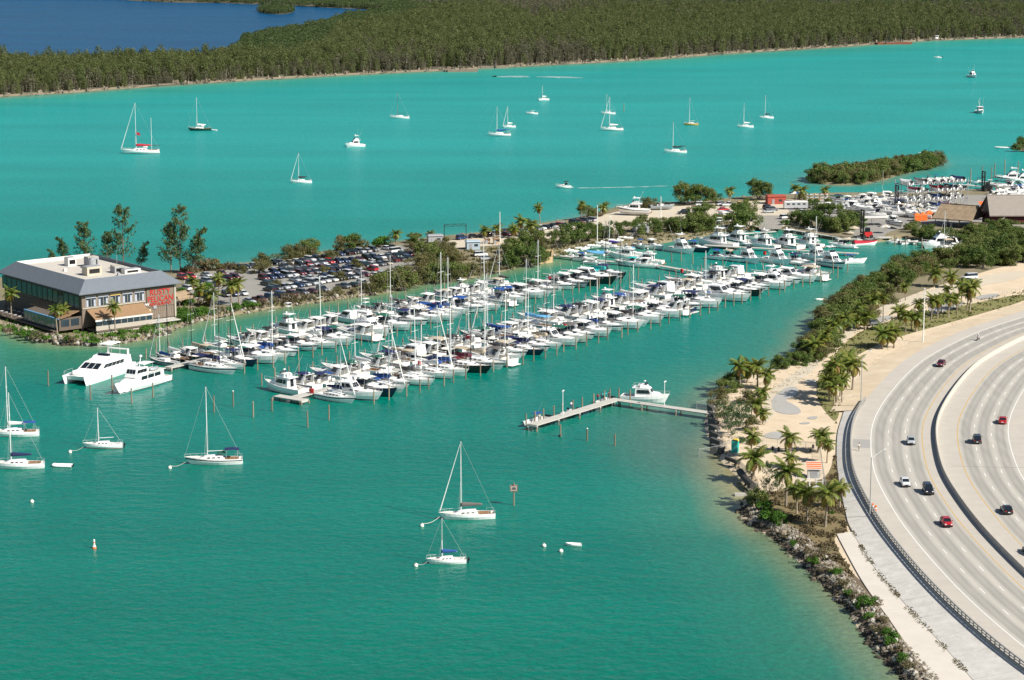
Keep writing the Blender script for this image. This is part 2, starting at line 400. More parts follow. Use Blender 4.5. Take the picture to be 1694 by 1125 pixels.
# ------------------------------------------------------------------ water
def seg_dist(X, Y, pts):
    d = np.full(X.shape, 1e9)
    for a, b in zip(pts[:-1], pts[1:]):
        ax, ay, bx, by = a.x, a.y, b.x, b.y; dx, dy = bx - ax, by - ay; q = dx * dx + dy * dy + 1e-9
        t = np.clip(((X - ax) * dx + (Y - ay) * dy) / q, 0, 1)
        d = np.minimum(d, np.hypot(X - ax - t * dx, Y - ay - t * dy))
    return d
def inside(X, Y, P):
    c = np.zeros(X.shape, bool); n = len(P)
    for i in range(n):
        a, b = P[i], P[i - 1]
        k = ((a.y > Y) != (b.y > Y)); xi = (b.x - a.x) * (Y - a.y) / (b.y - a.y + 1e-12) + a.x
        c ^= k & (X < xi)
    return c
def axis(parts):
    out = []
    for a, b, s in parts: out += list(np.arange(a, b, s))
    return np.array(out + [parts[-1][1]])
xs = axis([(-9000, -1500, 500), (-1500, -260, 40), (-260, 360, 5), (360, 1500, 40), (1500, 9000, 500)])
ys = axis([(-3000, 260, 120), (260, 960, 4.5), (960, 2700, 14), (2700, 5000, 100), (5000, 14000, 600)])
X, Y = np.meshgrid(xs, ys)
lin = lambda c: np.array([((v / 255 + .055) / 1.055) ** 2.4 if v > 10 else v / 255 / 12.92 for v in c])
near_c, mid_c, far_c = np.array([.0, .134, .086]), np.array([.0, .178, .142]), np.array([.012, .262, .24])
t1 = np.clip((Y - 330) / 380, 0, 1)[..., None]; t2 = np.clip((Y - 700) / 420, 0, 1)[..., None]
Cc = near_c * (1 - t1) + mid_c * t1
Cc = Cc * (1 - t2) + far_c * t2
# the channel behind the marina carries more silt
def blend(C, w, col): w = np.clip(w, 0, 1)[..., None]; return C * (1 - w) + np.array(col) * w
pS, pNr, pE = W2(PEN_S), W2(NEAR[:-2]), W2(PEN_E)
dS = seg_dist(X, Y, pS); dE = seg_dist(X, Y, pE); dN = seg_dist(X, Y, pNr)
Cc = blend(Cc, (1 - dS / 55) * .75, (.055, .20, .105)); Cc = blend(Cc, (1 - dS / 9) * .75, (.22, .235, .115))
Cc = blend(Cc, (1 - dE / 26) * .55, (.06, .20, .13))
Cc = blend(Cc, (1 - dN / 30) * .6, (.06, .19, .12)); Cc = blend(Cc, (1 - dN / 9) * .75, (.22, .21, .11))
cove = np.hypot((X - 43) / 20, (Y - 505) / 42)      # shallow cove beside the fishing pier, its shade put into the colour
Cc = blend(Cc, (1.3 - cove) * 1.2, (.06, .145, .105))
Cc = blend(Cc, (1 - np.hypot((X - 48) / 11, (Y - 478) / 55)) * 1.5, (.25, .225, .115))
dF = seg_dist(X, Y, W2(FAR_S)); Cc = blend(Cc, (1 - dF / 75) * .8, (.035, .26, .19)); Cc = blend(Cc, (1 - dF / 14) * .7, (.2, .22, .14))
dI = seg_dist(X, Y, W2(ISLET + ISLET[:1])); Cc = blend(Cc, (1 - dI / 40) * .6, (.05, .25, .22)); Cc = blend(Cc, (1 - dI / 7) * .6, (.2, .2, .12))
dPN = seg_dist(X, Y, W2(PEN_N[2:-2])); Cc = blend(Cc, (1 - dPN / 30) * .5, (.05, .27, .24)); Cc = blend(Cc, (1 - dPN / 8) * .5, (.2, .24, .16))
lag = inside(X, Y, W2([(-500, 125), (-400, 120), (0, 109), (350, 99), (388, 88), (440, 58), (540, 40), (650, 22), (700, 5), (640, -60), (-500, -60)]))
Cc[lag] = np.array([.004, .062, .150])
ny, nx = X.shape
me = bpy.data.meshes.new('water')
idx = np.arange(nx * ny).reshape(ny, nx)
quads = np.stack([idx[:-1, :-1], idx[:-1, 1:], idx[1:, 1:], idx[1:, :-1]], -1).reshape(-1, 4)
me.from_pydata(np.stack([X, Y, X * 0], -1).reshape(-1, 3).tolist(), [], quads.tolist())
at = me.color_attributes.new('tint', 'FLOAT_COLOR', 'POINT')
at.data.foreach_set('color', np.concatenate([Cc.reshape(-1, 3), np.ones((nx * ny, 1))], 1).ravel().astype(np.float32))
wm = bpy.data.materials.new('sea water'); wm.use_nodes = True
nt = wm.node_tree; N, L = nt.nodes, nt.links; b = N['Principled BSDF']
b.inputs['Roughness'].default_value = .2; b.inputs['IOR'].default_value = 1.33; b.inputs['Specular IOR Level'].default_value = .28
ca = N.new('ShaderNodeVertexColor'); ca.layer_name = 'tint'
ge = N.new('ShaderNodeNewGeometry')
def wnoise(scale, sx, sy, detail, rot=0.0):
    mp = N.new('ShaderNodeMapping'); mp.inputs['Scale'].default_value = (sx, sy, 1); mp.inputs['Rotation'].default_value = (0, 0, rot)
    L.new(ge.outputs['Position'], mp.inputs['Vector'])
    no = N.new('ShaderNodeTexNoise'); no.inputs['Scale'].default_value = scale; no.inputs['Detail'].default_value = detail; no.inputs['Roughness'].default_value = .55
    L.new(mp.outputs[0], no.inputs['Vector']); return no.outputs['Fac']
n1 = wnoise(1.0, .26, .34, 3, R(12)); n2 = wnoise(1.0, .85, .8, 4, R(-14)); n3 = wnoise(1.0, .006, .022, 5, R(10))
mr = N.new('ShaderNodeMapRange'); mr.inputs['From Min'].default_value = .3; mr.inputs['From Max'].default_value = .7; mr.inputs['To Min'].default_value = .89; mr.inputs['To Max'].default_value = 1.11
L.new(n3, mr.inputs['Value'])
# wavelet highlights put into the colour: crests lighter, troughs darker
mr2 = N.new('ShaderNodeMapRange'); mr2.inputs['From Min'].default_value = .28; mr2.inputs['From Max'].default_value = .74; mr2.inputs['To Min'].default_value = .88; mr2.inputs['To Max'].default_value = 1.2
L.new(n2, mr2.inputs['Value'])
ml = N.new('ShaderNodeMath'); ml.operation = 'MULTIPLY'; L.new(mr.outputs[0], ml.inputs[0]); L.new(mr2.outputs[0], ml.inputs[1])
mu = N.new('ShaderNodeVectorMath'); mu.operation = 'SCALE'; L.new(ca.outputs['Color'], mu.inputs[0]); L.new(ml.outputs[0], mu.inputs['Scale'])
df = N.new('ShaderNodeBsdfDiffuse'); gl = N.new('ShaderNodeBsdfGlossy'); gl.inputs['Roughness'].default_value = .16; gl.inputs['Color'].default_value = (.9, .95, 1, 1)
fr_ = N.new('ShaderNodeFresnel'); fr_.inputs['IOR'].default_value = 1.33
mn = N.new('ShaderNodeMath'); mn.operation = 'MINIMUM'; mn.inputs[1].default_value = .19; L.new(fr_.outputs[0], mn.inputs[0])     # a rippled sea never mirrors fully
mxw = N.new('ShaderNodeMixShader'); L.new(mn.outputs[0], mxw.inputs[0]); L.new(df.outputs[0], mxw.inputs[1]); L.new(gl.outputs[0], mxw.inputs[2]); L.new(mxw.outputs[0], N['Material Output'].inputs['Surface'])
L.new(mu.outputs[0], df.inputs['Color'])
b1 = N.new('ShaderNodeBump'); b1.inputs['Strength'].default_value = .4; b1.inputs['Distance'].default_value = 1.0; L.new(n1, b1.inputs['Height'])
b2 = N.new('ShaderNodeBump'); b2.inputs['Strength'].default_value = .4; b2.inputs['Distance'].default_value = .28; L.new(n2, b2.inputs['Height']); L.new(b1.outputs[0], b2.inputs['Normal'])
L.new(b2.outputs[0], gl.inputs['Normal']); L.new(b2.outputs[0], fr_.inputs['Normal']); L.new(b2.outputs[0], df.inputs['Normal']); N.remove(b)
me.materials.append(wm)
struct(put('water', me))

# sea floor, so that banks end on something
mb = MB(); mb.v = [(-9000, -3000, -3), (9000, -3000, -3), (9000, 14000, -3), (-9000, 14000, -3)]; mb.f = [(0, 1, 2, 3)]
struct(mb.build('sea_floor', sandm))

# ------------------------------------------------------------------ highway
EDGE = [(1900, 466, 1.90), (1780, 496, 1.90), (1694, 524, 1.90), (1627, 545, 1.90), (1572, 570, 1.90), (1527, 595, 1.92), (1494, 625, 1.95), (1467, 657, 2.00), (1452, 680, 2.07), (1444, 696, 2.12), (1440.5, 714, 2.17), (1440, 729, 2.22), (1441.6, 758, 2.32), (1444.4, 777, 2.36),
        (1451, 796, 2.40), (1462, 816, 2.43), (1477, 842, 2.47), (1503, 881, 2.52), (1555, 942, 2.57), (1600, 989, 2.62), (1648, 1032, 2.65), (1685, 1064, 2.69), (1760, 1120, 2.75), (1850, 1180, 2.81)]
ep = [G(x, y, z) for x, y, z in EDGE]
def catmull(P, step):
    out = []
    for i in range(len(P) - 1):
        p0, p1, p2, p3 = P[max(i - 1, 0)], P[i], P[i + 1], P[min(i + 2, len(P) - 1)]
        n = max(1, int((p2 - p1).length / step))
        for k in range(n):
            t = k / n
            out.append(.5 * ((2 * p1) + (p2 - p0) * t + (2 * p0 - 5 * p1 + 4 * p2 - p3) * t * t + (3 * p1 - p0 - 3 * p2 + p3) * t ** 3))
    return out + [P[-1]]
ROAD = catmull(ep, 1.5)
for _ in range(60):
    ROAD = [ROAD[0]] + [(ROAD[i - 1] + ROAD[i] * 2 + ROAD[i + 1]) / 4 for i in range(1, len(ROAD) - 1)] + [ROAD[-1]]
RS = [0.0]
for a, c in zip(ROAD[:-1], ROAD[1:]): RS.append(RS[-1] + (c.xy - a.xy).length)
RN = []
for i in range(len(ROAD)):
    t = (ROAD[min(i + 1, len(ROAD) - 1)] - ROAD[max(i - 1, 0)]).xy.normalized(); RN.append(Vector((-t.y, t.x)))   # points inland
def rp(s, d, dz=0.0):
    """point on the road: s metres along, d metres inland from the white edge line"""
    s = min(max(s, 0), RS[-1] - .01); i = int(np.searchsorted(RS, s)) - 1; i = max(0, i)
    t = (s - RS[i]) / (RS[i + 1] - RS[i]); p = ROAD[i].lerp(ROAD[i + 1], t); n = RN[i].lerp(RN[i + 1], t).normalized()
    return Vector((p.x + n.x * d, p.y + n.y * d, p.z + dz))
def rs_at(px, py, z=3.5):
    w = G(px, py, z); i = min(range(len(ROAD)), key=lambda k: (ROAD[k].xy - w.xy).length); return RS[i], (w.xy - ROAD[i].xy).dot(RN[i])
def strip(name, d0, d1, m, dz=0.0, s0=0.0, s1=None, step=3.0, z1=None, parent=None):
    s1 = RS[-1] if s1 is None else s1; n = max(1, int((s1 - s0) / step)); A, B = [], []
    for k in range(n + 1):
        s = s0 + (s1 - s0) * k / n; A.append(rp(s, d0, dz)); q = rp(s, d1, dz)
        if z1 is not None: q.z = z1 if not callable(z1) else z1(s, q)
        B.append(q)
    mb = MB().loft([A, B], caps=False, closed=False)
    if (B[0] - A[0]).cross(A[1] - A[0]).z < 0: mb.f = [f[::-1] for f in mb.f]
    mb.f = [f[::-1] for f in mb.f] if (Vector(mb.v[mb.f[0][1]]) - Vector(mb.v[mb.f[0][0]])).cross(Vector(mb.v[mb.f[0][2]]) - Vector(mb.v[mb.f[0][1]])).z < 0 else mb.f
    return mb.build(name, m, parent)
roadm = bpy.data.materials.new('road concrete'); roadm.use_nodes = True
nt = roadm.node_tree; N, L = nt.nodes, nt.links; b = N['Principled BSDF']; b.inputs['Roughness'].default_value = .85
uvn = N.new('ShaderNodeVertexColor'); uvn.layer_name = 'lane'
ge = N.new('ShaderNodeNewGeometry')
sp = N.new('ShaderNodeSeparateColor'); L.new(uvn.outputs['Color'], sp.inputs[0])
mp = N.new('ShaderNodeMapping'); mp.inputs['Scale'].default_value = (1.3, .12, 1); L.new(ge.outputs['Position'], mp.inputs[0])
no = N.new('ShaderNodeTexNoise'); no.inputs['Scale'].default_value = .5; no.inputs['Detail'].default_value = 6; L.new(mp.outputs[0], no.inputs[0])
fine = N.new('ShaderNodeTexNoise'); fine.inputs['Scale'].default_value = 3; fine.inputs['Detail'].default_value = 4; L.new(ge.outputs['Position'], fine.inputs[0])
md = N.new('ShaderNodeMath'); md.operation = 'MULTIPLY_ADD'; md.inputs[1].default_value = .45; L.new(no.outputs['Fac'], md.inputs[0]); L.new(sp.outputs[0], md.inputs[2])
md2 = N.new('ShaderNodeMath'); md2.operation = 'MULTIPLY_ADD'; md2.inputs[1].default_value = .22; L.new(fine.outputs['Fac'], md2.inputs[0]); L.new(md.outputs[0], md2.inputs[2])
cr = N.new('ShaderNodeValToRGB'); cr.color_ramp.elements[0].position = .2; cr.color_ramp.elements[0].color = (.52, .485, .425, 1); cr.color_ramp.elements[1].position = 1.2; cr.color_ramp.elements[1].position = 1.0; cr.color_ramp.elements[1].color = (.22, .212, .195, 1)
L.new(md2.outputs[0], cr.inputs[0]); L.new(cr.outputs[0], b.inputs['Base Color'])
shoulderm = mat('shoulder concrete', (.50, .46, .40), .85, var=.5, vscale=.3, bump=.15, bscale=5, coords='World', col2=(.36, .33, .29))
linew = mat('white road paint', (.75, .74, .70), .6, var=.25, vscale=2, coords='World', col2=(.5, .48, .44))
liney = mat('yellow road paint', (.60, .36, .07), .6, var=.45, vscale=1.5, coords='World', col2=(.45, .38, .27))
wallm = mat('barrier concrete', (.50, .46, .40), .85, var=.4, vscale=.7, bump=.2, bscale=5, coords='World', col2=(.30, .28, .25))
slopem = mat('slope paving', (.68, .65, .60), .9, var=.8, vscale=.5, bump=.3, bscale=2.5, coords='World', col2=(.42, .40, .365))
walkm = mat('walk concrete', (.62, .57, .50), .9, var=.4, vscale=.22, bump=.2, bscale=3, coords='World', col2=(.42, .37, .31))
LW = 3.66
SB = -4.3                                            # kerb side of the outer shoulder
def carriageway(name, d0):
    """three lanes with darker wheel tracks worn along them"""
    ds = []
    for l in range(3):
        for q in (0, .16, .3, .5, .7, .84): ds.append((d0 + (l + q) * LW, {0: .0, .16: .12, .3: .42, .5: .3, .7: .42, .84: .12}[q]))
    ds.append((d0 + 3 * LW, 0))
    n = int(RS[-1] / 3); V, C, F = [], [], []
    for k in range(n + 1):
        for d, w in ds: V.append(rp(RS[-1] * k / n, d)); C += [w, w, w, 1]
    m_ = len(ds)
    for k in range(n):
        for i in range(m_ - 1): F.append((k * m_ + i, (k + 1) * m_ + i, (k + 1) * m_ + i + 1, k * m_ + i + 1))
    me = bpy.data.meshes.new(name); me.from_pydata([tuple(v) for v in V], [], F)
    if me.polygons[0].normal.z < 0: me.flip_normals()
    me.color_attributes.new('lane', 'FLOAT_COLOR', 'POINT').data.foreach_set('color', C)
    me.materials.append(roadm); return struct(put(name, me))
road_a = carriageway('highway_lanes', 0.0)
D2 = 3 * LW + 7.6                                    # inner edge line of the other carriageway
road_b = carriageway('far_highway_lanes', D2)
struct(strip('highway_shoulder', SB, 0, shoulderm))
struct(strip('highway_median_shoulder', 3 * LW, D2, shoulderm))
struct(strip('far_highway_shoulder', D2 + 3 * LW, D2 + 3 * LW + 4, shoulderm))
verge = struct(strip('inland_verge', D2 + 3 * LW + 4, D2 + 3 * LW + 60, sandm, -.03))
for par, d, m, w in ((road_a, 0.0, linew, .22), (road_a, 3 * LW, liney, .2), (road_b, D2, liney, .2), (road_b, D2 + 3 * LW, linew, .22)):
    strip('edge_line', d - w / 2, d + w / 2, m, .006, parent=par)
for par, d in ((road_a, LW), (road_a, 2 * LW), (road_b, D2 + LW), (road_b, D2 + 2 * LW)):
    s = rng.uniform(0, 6)
    while s < RS[-1] - 4:
        strip('lane_dash', d - .1, d + .1, linew, .006, s, s + 3.05, 1.6, parent=par); s += 12.2
# expansion joints and a darker patch across the shoulder
jm = mat('joint filler', (.2, .19, .175), .9)
sp_, dp_ = rs_at(1425, 724)
strip('repair_patch', SB + .4, -.15, mat('patch concrete', (.33, .32, .30), .9), .005, sp_ - 4, sp_ + 4, parent=road_a)
strip('joint', D2 - 2.5, D2 + 3 * LW + 3.9, jm, .008, rs_at(1620, 763)[0] - .1, rs_at(1620, 763)[0] + .12, .2, parent=road_b)
# median barrier: a real wall with sloped feet
db = 3 * LW + 3.0
prof = [(-.32, 0), (-.28, .12), (-.14, .4), (-.09, 1.0), (.09, 1.0), (.14, .4), (.28, .12), (.32, 0)]
n = int(RS[-1] / 3); mb = MB()
mb.loft([[rp(RS[-1] * k / n, db + x, z) for x, z in prof] for k in range(n + 1)])
tag(mb.build('median_barrier', wallm), 'low concrete median barrier between the two carriageways', 'barrier')
# slope paving from the outer shoulder to the walk by the water
TOE = [(1400, 668), (1393, 690), (1386, 715), (1384, 745), (1386, 780), (1392, 815), (1399, 848), (1407, 873), (1439, 928), (1470, 967), (1503, 1005), (1567, 1075), (1609, 1124), (1660, 1185)]
toe = catmull([G(x, y, 1.45) for x, y in TOE], 3)
sA, sB = rs_at(1410, 668, 2.5)[0], rs_at(1760, 1165, 6)[0]
A = [rp(sA + (sB - sA) * k / (len(toe) - 1), SB - .35, -.02) for k in range(len(toe))]
# follow the toe station by station
A = []
for p in toe:
    i = min(range(len(ROAD)), key=lambda k: (ROAD[k].xy - p.xy).length); A.append(rp(RS[i], SB - .35, -.02))
mb = MB().loft([toe, A], caps=False, closed=False); slope = struct(mb.build('paved_slope', slopem))
# paving joints, slabs proud of the slope
jl = MB()
for k in range(2, len(toe) - 1, 3):
    q = (toe[k] + Vector((0, 0, .012)), A[k] + Vector((0, 0, .012))); dv = (toe[k + 1] - toe[k]).normalized() * .025
    jl.add([q[0] - dv, q[0] + dv, q[1] + dv, q[1] - dv], [(0, 1, 2, 3)])
jl.build('joint', jm, slope)
# verge between the shoulder and the sand farther on
s_top = sA + 4
st = strip('road_verge', SB - 7, SB, sandm, 0, 0, s_top, 4, parent=None)
n = len(st.data.vertices) // 2
for i in range(n): st.data.vertices[i].co.z = LZ + .02
struct(st)
WALK = [(1384, 883), (1426, 960), (1471, 1024), (1500, 1066), (1542, 1124), (1590, 1185)]
wk = catmull([G(x, y, 1.4) for x, y in WALK], 3)
tk = []
for p in wk:
    q = min(toe, key=lambda t: (t.xy - p.xy).length); tk.append(Vector((q.x + .2, q.y, 1.4)))
mb = MB().loft([[p + Vector((0, 0, -.25)) for p in wk], wk, tk], caps=False, closed=False)
struct(mb.build('seawall_walk', walkm))

# guard rail along the outer shoulder
gr = thing('guard_rail', 'long grey guard rail on posts along the outer highway shoulder', 'guard rail', rp(sA, SB))
o0 = gr.location
MATS_post = steel
railm = mat('rail concrete', (.36, .35, .33), .85, var=.4, vscale=2)
pm = MB().box((0, 0, .5), (.3, .26, 1.0)).mesh('post', railm)
s = sA - 6; k = 0
while s < RS[-1] - 2:
    q = rp(s, SB); put('post', pm, gr, q - o0, (0, 0, math.atan2(*(rp(s + 1, SB) - q).yx))); s += 1.9
for h, hh in ((.9, .2), (.45, .16)):
    prof = [(-.11, h), (-.11, h + hh), (.11, h + hh), (.11, h)]
    nn = int((RS[-1] - sA + 6) / 2.5); mb = MB().loft([[rp(sA - 6 + (RS[-1] - sA + 6) * k / nn, SB + x, z) - o0 for x, z in prof] for k in range(nn + 1)])
    mb.build('rail', railm, gr)
kb = []
nn = int((RS[-1] - sA) / 2.5); prof = [(-.3, -.3), (-.3, .22), (.12, .22), (.12, -.3)]
tag(MB().loft([[rp(sA + (RS[-1] - sA) * k / nn, SB - .1 + x, z) for x, z in prof] for k in range(nn + 1)]).build('kerb', wallm), 'concrete kerb under the guard rail on the highway shoulder', 'kerb')

# ------------------------------------------------------------------ ground covers
sheet('parking_lot', W2([(300, 462), (330, 450), (420, 440), (500, 432), (560, 420), (640, 408), (700, 402), (720, 412), (700, 440), (660, 462), (600, 472), (520, 486), (440, 501), (390, 507), (345, 500), (310, 490)], LZ), asphalt, LZ + .03)
sheet('gravel_lot', W2([(690, 405), (760, 396), (830, 389), (900, 377), (960, 367), (1010, 352), (1060, 344), (1130, 341), (1210, 336), (1270, 331), (1330, 330), (1370, 338), (1355, 352), (1310, 362), (1296, 378), (1256, 378), (1220, 366), (1140, 366), (1060, 372), (980, 388), (920, 398), (850, 404), (760, 410), (720, 412)], LZ), lotm, LZ + .045)
ramp = sheet('boat_ramp', W2([(1256, 385), (1292, 385), (1304, 362), (1250, 362)], 0), mat('ramp concrete', (.33, .31, .27), .9, var=.4, vscale=.2, coords='World'), LZ + .07, smooth=0)
sheet('boatyard_paving', W2([(1300, 340), (1390, 328), (1500, 326), (1620, 322), (1800, 326), (1800, 372), (1640, 378), (1540, 372), (1470, 382), (1460, 395), (1425, 398), (1380, 370), (1310, 358)], LZ), asphalt, LZ + .06)
sheet('grass_verge', W2([(1392, 664), (1376, 640), (1400, 600), (1440, 575), (1490, 556), (1560, 537), (1630, 517), (1700, 497), (1700, 484), (1620, 500), (1550, 515), (1480, 528), (1420, 548), (1385, 580), (1350, 628), (1352, 662), (1372, 690), (1385, 700)], LZ), grassm, LZ + .05)
sheet('grass_patch', W2([(1320, 900), (1300, 870), (1270, 852), (1240, 840), (1270, 815), (1330, 800), (1372, 790), (1382, 740), (1386, 800), (1398, 855), (1402, 880), (1375, 890), (1395, 925), (1420, 965), (1400, 960), (1365, 925)], LZ), mat('brown grass', (.22, .15, .08), .95, var=.7, vscale=.35, bump=.5, bscale=4, coords='World', col2=(.12, .13, .035)), LZ + .05)
sheet('mangrove_floor', W2([(1694, 378), (1620, 400), (1550, 432), (1480, 452), (1420, 488), (1352, 545), (1345, 575), (1400, 552), (1450, 520), (1500, 490), (1560, 470), (1694, 430), (1800, 430), (1800, 378)], LZ), dirt, LZ + .04)
for k, P in enumerate(([(1275, 660), (1300, 640), (1322, 640), (1318, 655), (1295, 662), (1320, 672), (1328, 685), (1300, 686), (1278, 680)], [(1330, 628), (1352, 628), (1350, 633), (1332, 634)], [(1335, 690), (1353, 688), (1352, 694), (1337, 694)], [(1322, 700), (1340, 698), (1340, 702), (1324, 702)],
                       [(1425, 533), (1470, 520), (1480, 527), (1440, 541)], [(1530, 510), (1590, 497), (1600, 503), (1545, 522)], [(1612, 490), (1650, 485), (1656, 491), (1620, 497)], [(1255, 722), (1285, 712), (1300, 722), (1290, 728)])):
    sheet('puddle', W2(P, LZ), puddle, LZ + .058 + .003 * k)
# paved track over the sand
sheet('sand_track', W2([(1270, 705), (1300, 650), (1330, 625), (1360, 600), (1400, 560), (1440, 530), (1490, 508), (1540, 496), (1600, 476), (1694, 462), (1694, 445), (1600, 462), (1545, 478), (1490, 494), (1430, 520), (1385, 555), (1345, 595), (1310, 620), (1270, 648), (1258, 690)], LZ), lotm, LZ + .042)
# ------------------------------------------------------------------ boats: bow towards +x, origin at the waterline amidships
def hull_lines(L, B, F, rise, fine=2.2, stern=.92, full=.4, n=10):
    st = []
    for k in range(n + 1):
        t = k / n
        w = (1 - max(0, (t - full) / (1 - full)) ** fine) * (stern + (1 - stern) * min(1, t / .35))
        st.append((t, -L / 2 + L * t, max(.012, w) * B / 2, F + rise * t * t))
    return st
def hull_kit(K, L, B, F, rise, mat_h, cockpit=.4, drop=.7, fine=2.2, stern=.92, full=.4, rake=.12, stripe=None, deck=None, boot=None):
    """hull with gunwale, boot stripe and deck with a sunk cockpit aft of `cockpit`"""
    st = hull_lines(L, B, F, rise, fine, stern, full); H = MB(); rings = []
    def sec(x, b, zs, t, g=0.0):
        r = rake * L * t ** 3
        q = [(x, b, zs), (x - r * .35, b * .97, zs * .55), (x - r * .8, b * (.86 - .25 * t), .05), (x - r, b * .45 * (1 - .4 * t), -.35), (x - r, 0, -.45)]
        return q + [(a, -c, d) for a, c, d in q[-2::-1]]
    rings = [sec(x, b, zs, t) for t, x, b, zs in st]
    H.loft(rings, caps=False, closed=False)
    m = len(H.v); H.v += [tuple(v) for v in rings[0]]; H.f.append(tuple(m + i for i in range(8, -1, -1)))       # transom
    # gunwale cap and inner wall of the cockpit
    for s in (1, -1):
        o = [(x, s * b, zs) for t, x, b, zs in st]; i = [(x, s * b * .9, zs + .02) for t, x, b, zs in st]
        w = [(x, s * b * .9, zs - (drop if t < cockpit else .06)) for t, x, b, zs in st]
        H.loft([o, i, w] if s < 0 else [w, i, o], caps=False, closed=False)
    h = K.part('hull', H, mat_h)
    D = MB(); dr = []
    for k, (t, x, b, zs) in enumerate(st):
        z = zs - (drop if t < cockpit else .05)
        if k and t >= cockpit and st[k - 1][0] < cockpit: dr.append([(x - .01, b * .9, zs - drop), (x - .01, 0, zs - drop), (x - .01, -b * .9, zs - drop)])
        dr.append([(x, b * .9, z), (x, 0, z + (.06 if t >= cockpit else 0)), (x, -b * .9, z)])
    D.loft(dr, caps=False, closed=False); D.f = [f[::-1] for f in D.f]
    K.part('deck', D, deck or cream)
    def band(f0, f1, e):
        S = MB()
        for s in (1, -1):
            lo, hi = [], []
            for t, x, b, zs in st:
                r = rake * L * t ** 3
                for f, out in ((f0, lo), (f1, hi)):
                    if f >= .55: u = (f - .55) / .45; yy = b * (.97 + .03 * u); xx = x - r * .35 * (1 - u)
                    else: u = f / .55; yy = b * ((.86 - .25 * t) * (1 - u) + .97 * u); xx = x - r * (.8 - .45 * u)
                    out.append((xx + e * (t > .9), s * (yy + e), .05 * (1 - f) + zs * f))
            S.loft([lo, hi] if s < 0 else [hi, lo], caps=False, closed=False)
        return S
    if stripe: K.part('stripe', band(.66, .84, .012), stripe, sub=h)
    if boot: K.part('boot_stripe', band(.02, .13, .012), boot, sub=h)
    return h
def rail_bow(L, st, h, r=.022):
    mb = MB(); pts = [[], []]
    sel = [q for q in st if q[0] > .58]
    for s, P in ((1, pts[0]), (-1, pts[1])):
        for t, x, b, zs in sel:
            p = Vector((x - .05, s * b * .86, zs)); q = p + Vector((0, 0, h)); mb.tube(p, q, r, r, 4); P.append(q)
    mb.path(pts[0], r, 4); mb.path(pts[1], r, 4); mb.tube(pts[0][-1], pts[1][-1], r, r, 4)
    return mb
def outboard(x, y, z, s=1.0):
    mb = MB(); mb.frust(x - .75 * s, x - .15 * s, .38 * s, .46 * s, z + .25 * s, z + .85 * s, .08, .12, .06)
    mb.box((x - .38 * s, y * 0, z - .15 * s), (.26 * s, .16 * s, .85 * s)); mb.box((x - .42 * s, 0, z - .55 * s), (.5 * s, .05, .12))
    mb.v = [(a, b + y, c) for a, b, c in mb.v]; return mb
def bimini(x0, x1, w, z, h=.16, n=5):
    """canvas top, domed across and along"""
    rings = []
    for k in range(n + 1):
        u = k / n; x = x0 + (x1 - x0) * u; zz = z + h * math.sin(math.pi * u)
        rings.append([(x, w / 2 * c, zz + h * 1.2 * (1 - c * c) + e) for e in (0,) for c in (-1, -.6, 0, .6, 1)] + [(x, w / 2 * c, zz + h * 1.2 * (1 - c * c) - .04) for c in (1, .6, 0, -.6, -1)])
    return MB().loft(rings)
def posts(xs, w, z0, z1, r=.025):
    mb = MB()
    for x in xs:
        for s in (1, -1): mb.tube((x, s * w / 2, z0), (x, s * w / 2, z1), r, r, 4)
    return mb

